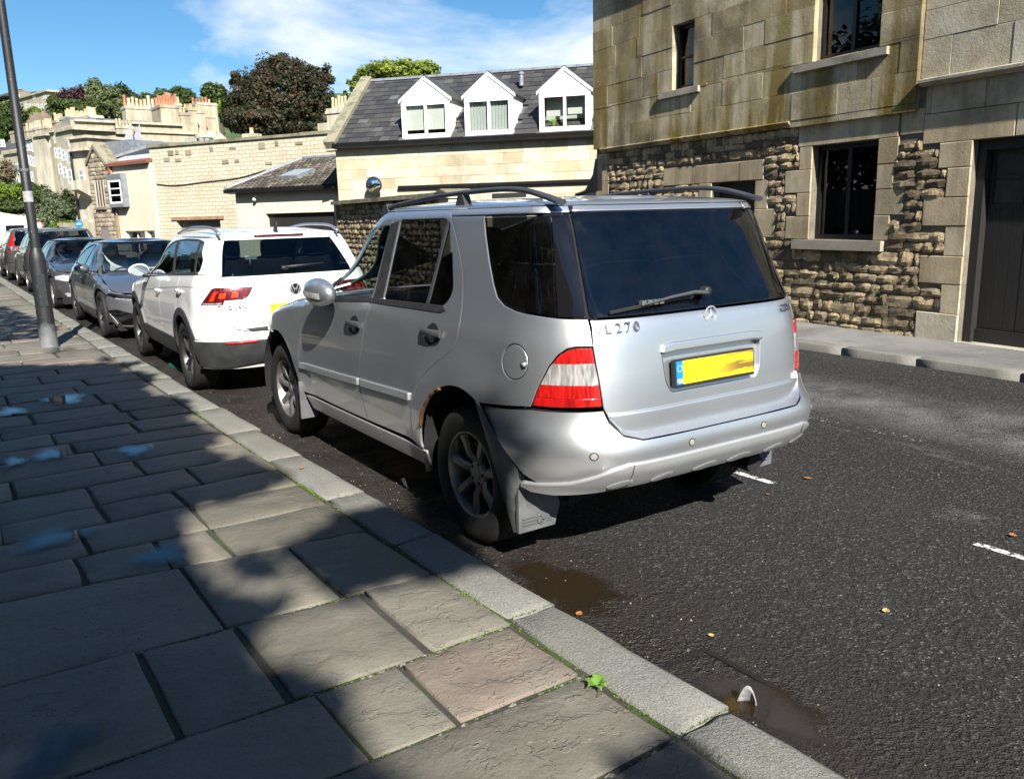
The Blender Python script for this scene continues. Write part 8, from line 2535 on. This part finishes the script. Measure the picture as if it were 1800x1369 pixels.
    for x, y, rx, ry, D, m, lb in S_:
        bl = [pxblob(x, y, D, rx, ry)] + [pxblob(x + rs.uniform(-.7, .7) * rx, y + rs.uniform(-.7, .7) * ry, D + rs.uniform(-.8, .8), rx * .5, ry * .5) for _ in range(5)]
        g = at((x, y + ry), D)
        tree('shrub', lb, 'shrub', (g[0], g[1], 0), bl, 7000, .085, M[m], .07, rs, 'shrubs at the end of the street', sub=30, subr=.34, limbs=3)
M['lf_brown'] = leafmat('brown_leaf', [(0.08, 0.06, 0.035), (0.18, 0.13, 0.08), (0.28, 0.22, 0.14)])
plants()
# ------------------------------------------------------------------ street furniture and small things
def lamp_post():
    x, y, z = 1.165, 12.25, .11
    t = thing('lamp_post', 'tall dark grey tapering lamp post on the flagged pavement', 'lamp post', (x, y, z))
    b = NB('post_paint'); zz = b.sep()[2]
    n = b.noise(5, 6, .65)
    k = b.ramp(b.math('ADD', b.math('MULTIPLY', zz, 1.6), b.math('MULTIPLY', n, .9)), [(.55, 1.0), (1.15, 0.0)])
    c = b.mix(b.math('MULTIPLY', k, .8), (.013, .0145, .017), (.20, .21, .22))
    c = b.mix(b.math('MULTIPLY', b.ramp(b.noise(26, 5, .7), [(.62, 0), (.72, 1)]), .5), c, (.30, .30, .30))
    b.set('Base Color', c).set('Roughness', .5); b.bump(b.noise(60, 4), .25, .004)
    m = b.m
    mb = MB(); mb.lathe([(.001, 0), (.108, 0), (.100, .3), (.096, 1.12), (.088, 1.20), (.058, 1.29)], (0, 0, 0), 'z', 24); mb.build('base_column', m, t, smooth=True, angle=30)
    mb = MB(); mb.lathe([(.058, 1.285), (.056, 2.4), (.0555, 2.401), (.052, 3.6), (.040, 7.6)], (0, 0, 0), 'z', 20); mb.build('shaft', m, t, smooth=True, angle=30)
    mb = MB(); mb.lathe([(.0575, 1.86), (.0585, 1.862), (.0585, 1.99), (.0575, 1.992)], (0, 0, 0), 'z', 20); mb.build('sticker', M['sticker_grey'], t)
    mb = MB(); mb.lathe([(.0575, 2.23), (.061, 2.235), (.061, 2.26), (.0575, 2.265)], (0, 0, 0), 'z', 20); mb.build('band', M['grey_trim'], t)
    mb = MB(); mb.tube([(0, 0, 7.5), (.15, 0, 7.9), (.55, 0, 8.05)], [.045, .035, .03], 8); mb.build('bracket', m, t, smooth=True)
    mb = MB(); mb.lathe([(.02, .12), (.12, .08), (.16, .0), (.10, -.06), (.001, -.09)], (.65, 0, 8.0), 'z', 16); mb.build('lantern', m, t, smooth=True)
    mb = MB(); mb.box(-.045, .045, -.103, -.085, .55, .95); mb.build('access_door', m, t)
M['sticker_grey'] = plain('worn_sticker', (.30, .30, .30), .6, var=.4, scale=30)
lamp_post()
def signs():
    # blue round sign on the corner house
    c = at((139, 394), 44.2)
    t = thing('blue_sign', 'round blue sign with white lettering on a post by the pale house', 'sign', (c[0], c[1], 0), -.55)
    mb = MB(); mb.lathe([(.001, -.02), (.21, -.02), (.21, .0), (.001, .0)], (0, 0, c[2]), 'y', 24); mb.build('disc', M['sign_blue'], t)
    mb = text_mb('SLOW', .12, .002, True); mb = MB(); mb.add([(-.13, -.024, c[2] - .02), (.13, -.024, c[2] - .02), (.13, -.024, c[2] + .02), (-.13, -.024, c[2] + .02)], [(0, 1, 2, 3)]); mb.add([(-.02, -.024, c[2] + .02), (.10, -.024, c[2] + .02), (.02, -.024, c[2] + .09)], [(0, 1, 2)]); mb.build('white_mark', M['white_plastic'], t)
    mb = MB(); mb.tube([(0, .03, 0), (0, .03, c[2] + .15)], .03, 8); mb.build('post', M['grey_trim'], t)
    # red ringed sign behind the lamp post, with its plate
    c = at((69, 396), 43)
    t = thing('red_ring_sign', 'round white sign with red border above a small white plate', 'sign', (c[0], c[1], 0), -.45)
    mb = MB(); mb.lathe([(.001, -.02), (.145, -.02), (.145, .0), (.001, .0)], (0, 0, c[2]), 'y', 28); mb.build('disc', M['white_plastic'], t)
    mb = MB(); mb.lathe([(.145, -.024), (.20, -.024), (.20, 0), (.145, 0)], (0, 0, c[2]), 'y', 28, close=True); mb.build('red_border', M['sign_red'], t)
    mb = MB(); mb.box(-.15, .18, -.02, 0, c[2] - .42, c[2] - .26); mb.build('plate', M['white_plastic'], t)
    mb = MB(); mb.tube([(0, .03, 0), (0, .03, c[2] + .2)], .03, 8); mb.build('post', M['grey_trim'], t)
M['sign_blue'] = plain('sign_blue', (.01, .16, .33), .4)
M['sign_red'] = plain('sign_red', (.55, .03, .03), .4)
signs()
def puddle_mat():
    b = NB('puddle_water')
    b.set('Base Color', (.02, .022, .026)).set('Roughness', .03).set('IOR', 1.5)
    n = b.noise(22, 4, .6)
    b.bump(n, .06, .004)
    e = b.node('ShaderNodeAttribute'); e.attribute_name = 'edge'
    tr = b.node('ShaderNodeBsdfTransparent'); mx = b.node('ShaderNodeMixShader')
    k = b.ramp(b.math('ADD', e.outputs['Fac'], b.math('MULTIPLY', b.math('SUBTRACT', b.noise(14, 5, .65), .5), .30)), [(.20, 0.), (.75, .85)])
    b.link(k, mx.inputs[0]); b.link(tr.outputs[0], mx.inputs[1]); b.link(b.p.outputs[0], mx.inputs[2]); b.link(mx.outputs[0], b.out.inputs[0])
    return b.m
M['puddle'] = puddle_mat()
def puddles():
    rs = np.random.RandomState(5)
    L = [(.33, 4.56, .19, .11, 'shallow puddle reflecting blue sky on the slab nearest the left edge'), (.71, 3.98, .14, .10, 'shallow blue puddle on the slab left of the sunlit slabs, nearest the camera'),
         (.515, 6.34, .12, .13, 'small blue puddle midway along the shaded slabs, left of a similar one'), (1.01, 6.07, .12, .12, 'small blue puddle midway along the shaded slabs, towards the kerb'),
         (.86, 8.35, .17, .20, 'distant blue puddle in the shade short of the lamp post'), (.42, 8.1, .12, .14, 'distant faint puddle at the left, short of the lamp post'),
         (1.22, 11.9, .2, .22, 'pale wet patch at the foot of the lamp post'), (.05, 2.62, .2, .12, 'dark blue puddle at the lower left corner'), (.30, 6.3, .07, .10, 'tiny puddle at the left edge in the shade'), (1.55, 10.6, .10, .18, 'small bright puddle beside the kerb near the lamp post')]
    for x, y, rx, ry, lb in L:
        V, F, E = [(x, y, .128)], [], [1.0]
        n = 28
        for k in range(1, 4):
            for j in range(n):
                a = 2 * pi * j / n
                r = k / 3 * (1 + .16 * math.sin(3 * a + x * 7) + .10 * math.sin(5 * a + y * 3))
                V.append((x + rx * 1.35 * r * math.cos(a), y + ry * 1.9 * r * math.sin(a), .128)); E.append(1 - k / 3)
        for j in range(n):
            F.append((0, 1 + j, 1 + (j + 1) % n))
            for k in range(2): F.append((1 + k * n + j, 1 + (k + 1) * n + j, 1 + (k + 1) * n + (j + 1) % n, 1 + k * n + (j + 1) % n))
        me = bpy.data.meshes.new('puddle'); me.from_pydata(V, [], F); me.materials.append(M['puddle'])
        at_ = me.attributes.new('edge', 'FLOAT', 'POINT'); at_.data.foreach_set('value', E)
        tag(share('puddle', me), lb, 'puddle', 'puddles on the flagstones')
    # dirty water lying in the gutter
    for cx, cy, rx, ry, lb in ((2.17, 2.75, .26, .52, 'muddy brown puddle in the gutter behind the silver car'), (2.12, 1.60, .20, .42, 'grey muddy puddle over the silted gully by the kerb')):
        V, F, E = [(cx, cy, .007)], [], [1.0]
        n = 32
        for k in range(1, 4):
            for j in range(n):
                a = 2 * pi * j / n; r = k / 3 * (1 + .15 * math.sin(3 * a + cy) + .1 * math.sin(7 * a))
                V.append((max(1.93, cx + rx * r * math.cos(a)), cy + ry * r * math.sin(a), .007)); E.append(1 - k / 3)
        for j in range(n):
            F.append((0, 1 + j, 1 + (j + 1) % n))
            for k in range(2): F.append((1 + k * n + j, 1 + (k + 1) * n + j, 1 + (k + 1) * n + (j + 1) % n, 1 + k * n + (j + 1) % n))
        me = bpy.data.meshes.new('puddle'); me.from_pydata(V, [], F); me.materials.append(M['puddle_brown'])
        at_ = me.attributes.new('edge', 'FLOAT', 'POINT'); at_.data.foreach_set('value', E)
        tag(share('puddle', me), lb, 'puddle')
def pud2():
    b = NB('muddy_water')
    b.set('Base Color', (.022, .015, .008)).set('Roughness', .08)
    e = b.node('ShaderNodeAttribute'); e.attribute_name = 'edge'
    tr = b.node('ShaderNodeBsdfTransparent'); mx = b.node('ShaderNodeMixShader')
    k = b.ramp(b.math('ADD', e.outputs['Fac'], b.math('MULTIPLY', b.math('SUBTRACT', b.noise(8, 6, .7), .5), .8)), [(.28, 0.), (.6, .85)])
    b.link(k, mx.inputs[0]); b.link(tr.outputs[0], mx.inputs[1]); b.link(b.p.outputs[0], mx.inputs[2]); b.link(mx.outputs[0], b.out.inputs[0])
    return b.m
M['puddle_brown'] = pud2()
puddles()
def leaf_obj(x, y, z, s, a, m, name, label, cat, group, curl=.25):
    n = 6
    V, F = [], []
    for i in range(n + 1):
        u = i / n; w = math.sin(pi * min(1, u * 1.02)) ** .8 * .42 * (1 + .18 * math.sin(u * 19))
        for sgn in (-1, 0, 1): V.append(((u - .5) * s, sgn * w * s, curl * s * (abs(sgn) * .35 + (u - .5) ** 2) + .004))
    for i in range(n):
        for k in range(2): F.append((i * 3 + k, i * 3 + k + 1, i * 3 + k + 4, i * 3 + k + 3))
    me = bpy.data.meshes.new(name); me.from_pydata(V, [], F); me.materials.append(m)
    o = share(name, me, None, (x, y, z), (random.uniform(-.1, .1), random.uniform(-.1, .1), a))
    return tag(o, label, cat, group)
M['leaf_orange'] = plain('dead_leaf_orange', (.30, .12, .03), .6, var=.4, scale=40)
M['leaf_yellow'] = plain('dead_leaf_yellow', (.38, .28, .08), .6, var=.3, scale=40)
M['leaf_brown'] = plain('dead_leaf_brown', (.20, .10, .04), .7, var=.4, scale=40)
def litter():
    g = lambda px, z=0.: ground(px, z)
    for px, z, s, m, lb in [((530, 824), .118, .07, 'leaf_orange', 'orange dead leaf on the kerb beside the front wheel of the silver car'), ((1018, 1080), .004, .06, 'leaf_orange', 'small orange leaf in the wet gutter near the kerb joint'),
                            ((1250, 1118), .004, .045, 'leaf_yellow', 'tiny yellow leaf on the asphalt near the drain'), ((1420, 842), .004, .085, 'leaf_orange', 'orange leaf on the road beside the white bay mark'),
                            ((1350, 870), .004, .05, 'leaf_brown', 'brown leaf on the road just outside the shadow of the silver car'), ((1557, 1075), .004, .06, 'leaf_yellow', 'pale yellow leaf out on the open asphalt'), ((1780, 942), .004, .07, 'leaf_orange', 'orange leaf at the right edge above the second bay mark'),
                            ((760, 620), .005, .10, 'leaf_brown', 'brown leaf in the gutter under the silver car')]:
        p_ = g(px, z); leaf_obj(p_[0], p_[1], z, s * .6, random.uniform(0, 6), M[m], 'fallen_leaf', lb, 'leaf', 'fallen leaves')
    # grit and chippings on the asphalt and the gutter
    rs = np.random.RandomState(8)
    V, F = [], []
    for k in range(1000):
        if k < 550: x, y = 1.93 + abs(rs.normal(0, .35)), rs.uniform(-.5, 9)
        else: x, y = rs.uniform(1.95, 6.5), rs.uniform(-.8, 4.5)
        s = rs.uniform(.0018, .0055) * (1.5 if rs.rand() < .06 else 1)
        b0 = len(V); a = rs.uniform(0, 6)
        for j in range(3): V.append((x + s * math.cos(a + 2.1 * j), y + s * math.sin(a + 2.1 * j), .002))
        V.append((x, y, .002 + s * 1.1)); F += [(b0, b0 + 1, b0 + 3), (b0 + 1, b0 + 2, b0 + 3), (b0 + 2, b0, b0 + 3)]
    tag(raw('grit', np.array(V), np.array(F), M['grit']), kind='stuff')
    # made-up sheet under the white car, standing for a sign seen beyond it
    p_ = (2.50, 9.95, 0.006)
    t = thing('carton', 'flattened green and white printed carton lying under the white car', 'carton', p_, .1)
    mb = MB(); mb.hexa([(-.30, -.25, 0), (.38, -.25, 0), (.38, .3, 0), (-.3, .3, 0), (-.30, -.25, .012), (.38, -.25, .012), (.38, .3, .05), (-.3, .3, .04)]); mb.build('sheet', M['carton_green'], t)
    mb = MB(); mb.box(-.30, .38, -.27, -.251, .0, .085); mb.build('white_edge', M['sticker'], t)
    mb = MB(); mb.box(-.16, -.08, -.274, -.2705, .02, .07); mb.build('green_mark', M['carton_mark'], t)
    m_ = text_mb('NGE', .07, .001, True); m_.v = [(v[0] + .10, v[1] - .273, v[2] + .045) for v in m_.v]; m_.build('letters', M['black'], t)
M['grit'] = stone('grit', [(.05, .045, .04), (.20, .18, .15), (.38, .36, .31)], 0, 60, 0, 40)
M['carton_green'] = plain('carton_green', (.01, .10, .07), .6)
M['carton_mark'] = plain('carton_mark', (.01, .30, .14), .5)
litter()
def gully():
    t = thing('road_gully', 'dark iron gully grate half buried in silt beside the kerb', 'drain', (2.09, 1.83, 0))
    mb = MB(); 
    for a, b, c, d in ((-.17, -.145, -.20, .16), (.145, .17, -.20, .16)): mb.box(a, b, c, d, .0, .006)
    mb.box(-.145, .145, .135, .16, 0, .0065); mb.build('frame', M['iron'], t)
    for k in range(1):
        mb = MB(); mb.box(-.13 + k * .095, -.085 + k * .095, -.19, .13, -.01, .0022); mb.build('bar', M['iron'], t)
    q = ground((1300, 1240), .02)
    s = thing('plastic_scrap', 'curved white plastic scrap standing by the kerb', 'litter', (2.055, 1.625, 0), .3)
    V, F = [], []
    for i in range(7):
        for j in range(4):
            u, v = i / 6, j / 3
            a = -.5 + u * 1.3
            V.append((.05 * math.cos(a) * (1 - v * .3), .05 * math.sin(a), v * .075 * math.sin(pi * (u * .8 + .15))))
    F = [(i * 4 + j, i * 4 + j + 1, (i + 1) * 4 + j + 1, (i + 1) * 4 + j) for i in range(6) for j in range(3)]
    mb = MB(); mb.add(V, F); o = mb.build('shell', M['sticker_grey'], s, smooth=True)
    sm = o.modifiers.new('solid', 'SOLIDIFY'); sm.thickness = .003
    # weed at the kerb joint
    p_ = ground((1050, 1207), .11)
    w = thing('weed', 'small bright green weed growing at the kerb joint', 'weed', (p_[0], p_[1], .108))
    rs = random.Random(3)
    for k in range(9):
        a = k * 2.4; L = rs.uniform(.03, .065)
        V, F = [], []
        for i in range(6):
            u = i / 5; w_ = .012 * math.sin(pi * min(.98, u + .08)) * (1 + .5 * (i % 2))
            r = L * u; zz = .025 * math.sin(u * 2.2) + .004
            c, s_ = math.cos(a), math.sin(a)
            V += [(c * r - s_ * w_, s_ * r + c * w_, zz), (c * r + s_ * w_, s_ * r - c * w_, zz)]
        F = [(2 * i, 2 * i + 1, 2 * i + 3, 2 * i + 2) for i in range(5)]
        mb = MB(); mb.add(V, F); mb.build('leaf', M['weed'], w)
M['iron'] = plain('gully_iron', (.014, .012, .010), .6, .3, var=.4, scale=30)
M['weed'] = plain('weed_leaf', (.10, .20, .03), .6, var=.2, scale=30)
gully()
def poly_in(poly, x, y):
    r = False; n = len(poly)
    for i in range(n):
        (x0, y0), (x1, y1) = poly[i], poly[(i + 1) % n]
        if (y0 > y) != (y1 > y) and x < (x1 - x0) * (y - y0) / (y1 - y0) + x0: r = not r
    return r
def street_trees():
    """the trees over the near pavement, behind and beside the camera; their crowns shade the flags"""
    rs = np.random.RandomState(41)
    shade = [[(-2.5, 1.4), (.86, 1.4), (.84, 2.06), (.93, 2.5), (.74, 2.75), (.84, 3.08), (1.05, 3.2), (.78, 3.4), (.80, 3.72), (.82, 4.2), (1.0, 4.66), (1.40, 4.62), (1.62, 4.9), (1.55, 5.4), (1.40, 5.8), (1.60, 6.3), (1.50, 6.8), (1.72, 7.6), (1.45, 8.2), (1.80, 9.2), (1.5, 9.7), (1.84, 10.1), (1.1, 10.5), (.5, 11.0), (-2.5, 11.2)],
             [(1.25, 3.12), (1.66, 3.08), (1.95, 2.95), (2.02, 3.3), (1.95, 3.9), (1.62, 3.95), (1.42, 3.72), (1.22, 3.7)],
             [(1.02, 3.55), (1.14, 3.45), (1.12, 3.7), (1.0, 3.75)],
             [(-1.5, 13.4), (1.35, 13.5), (1.5, 14.4), (1.42, 16.5), (1.15, 19.5), (-1.5, 20)],
             [(1.40, 1.0), (1.60, 1.0), (1.60, 1.50), (1.46, 1.56), (1.40, 1.4)], [(-2, .2), (.95, .2), (.80, 1.4), (-2, 1.4)],
             [(2.05, 3.45), (2.18, 3.5), (2.32, 4.0), (2.28, 4.2), (2.12, 3.95)]]
    to_sun = -SUN_DIR
    def crown(polys, n, hlo, hhi, size, name, label, base, mat):
        P = []
        xs = [q[0] for p_ in polys for q in p_]; ys = [q[1] for p_ in polys for q in p_]
        while len(P) < n:
            x, y = rs.uniform(min(xs), max(xs)), rs.uniform(min(ys), max(ys))
            jx, jy = x + rs.normal(0, .025), y + rs.normal(0, .035)
            if any(poly_in(p_, x, y) for p_ in polys):
                h = hlo + (hhi - hlo) * (.5 + .5 * math.sin(x * 2.1 + 1.3 * math.sin(y * 1.1))) * .7 + rs.uniform(0, (hhi - hlo) * .3)
                P.append(np.array([jx, jy, .11]) + to_sun * ((h - .11) / to_sun[2]))
        P = np.array(P) - np.array(base)
        m = len(P)
        Nn = rs.normal(size=(m, 3)) + to_sun * .9; Nn /= np.linalg.norm(Nn, axis=1)[:, None]
        t = np.cross(Nn, rs.normal(size=(m, 3))); t /= np.linalg.norm(t, axis=1)[:, None]; b_ = np.cross(Nn, t)
        s = size * rs.uniform(.6, 1.2, m)[:, None]
        Q = np.stack([P - t * s, P - b_ * s * .55, P + t * s, P + b_ * s * .55], 1)
        tt = thing(name, label, 'tree', base, 0, 'street trees over the near pavement')
        raw('crown', Q.reshape(-1, 3), np.arange(4 * m).reshape(m, 4), mat, tt)
        c = P.mean(0)
        mb = MB(); mb.tube([(0, 0, 0), (.05, 0, c[2] * .4), (c[0] * .4, c[1] * .4, c[2] * .75), tuple(c)], [.17, .14, .10, .04], 10); tr = mb.build('trunk', M['bark'], tt, smooth=True)
        for k in range(14):
            e = P[rs.randint(0, m)]; s0 = np.array([c[0] * .4, c[1] * .4, c[2] * .75]) * rs.uniform(.7, 1.0)
            mb = MB(); mb.tube([tuple(s0), tuple((s0 + e) / 2 + np.array([0, 0, -.2])), tuple(e)], [.045, .03, .01], 6); mb.build('limb', M['bark'], tr, smooth=True)
    crown([shade[0], shade[1], shade[2], shade[4], shade[5], shade[6]], 36000, 5.2, 8.0, .105, 'street_tree', 'leafy street tree leaning over the pavement behind the camera', (-3.2, -2.6, .0), M['lf_green'])
    crown([shade[3]], 5000, 5.2, 7.2, .10, 'street_tree', 'leafy street tree leaning over the pavement beside the lamp post', (-3.0, 8.0, .0), M['lf_green'])
    # unseen wall and foliage, added to darken car reflections and cut sky light
    fr = Fr((-3.4, -16), (-3.4, 34))
    w = thing('roadside_wall', 'long stone garden wall along the back of the near pavement', 'wall', (-3.4, 9, 0))
    mb = MB(); mb.box(-.4, 0, -26, 75, -.05, 2.1); mb.build('wall', M['coursed_dark'], w)
    mb = MB(); mb.box(-.46, .06, -26, 75, 2.101, 2.2); mb.build('coping', M['coping'], w)
    bl = [(-5.0 + rs.uniform(-.5, .3), y, 4.6 + rs.uniform(-.3, .9), 1.3, 1.9, 3.6) for y in np.arange(-16, 82, 2.0)]
    o = foliage('hedge', bl, 64000, .22, M['lf_hedge'], None, rs, sub=24, subr=.4); tag(o, 'dense dark evergreen hedge growing behind the roadside wall', 'hedge')
M['lf_hedge'] = leafmat('hedge_leaf', [(0.008, 0.014, 0.005), (0.016, 0.024, 0.008), (0.028, 0.040, 0.012)], .6, .15)
M['coursed_dark'] = stone('roadside_stone', [(.12, .10, .075), (.2, .17, .13)], 0, 3, .5, 18)
street_trees()
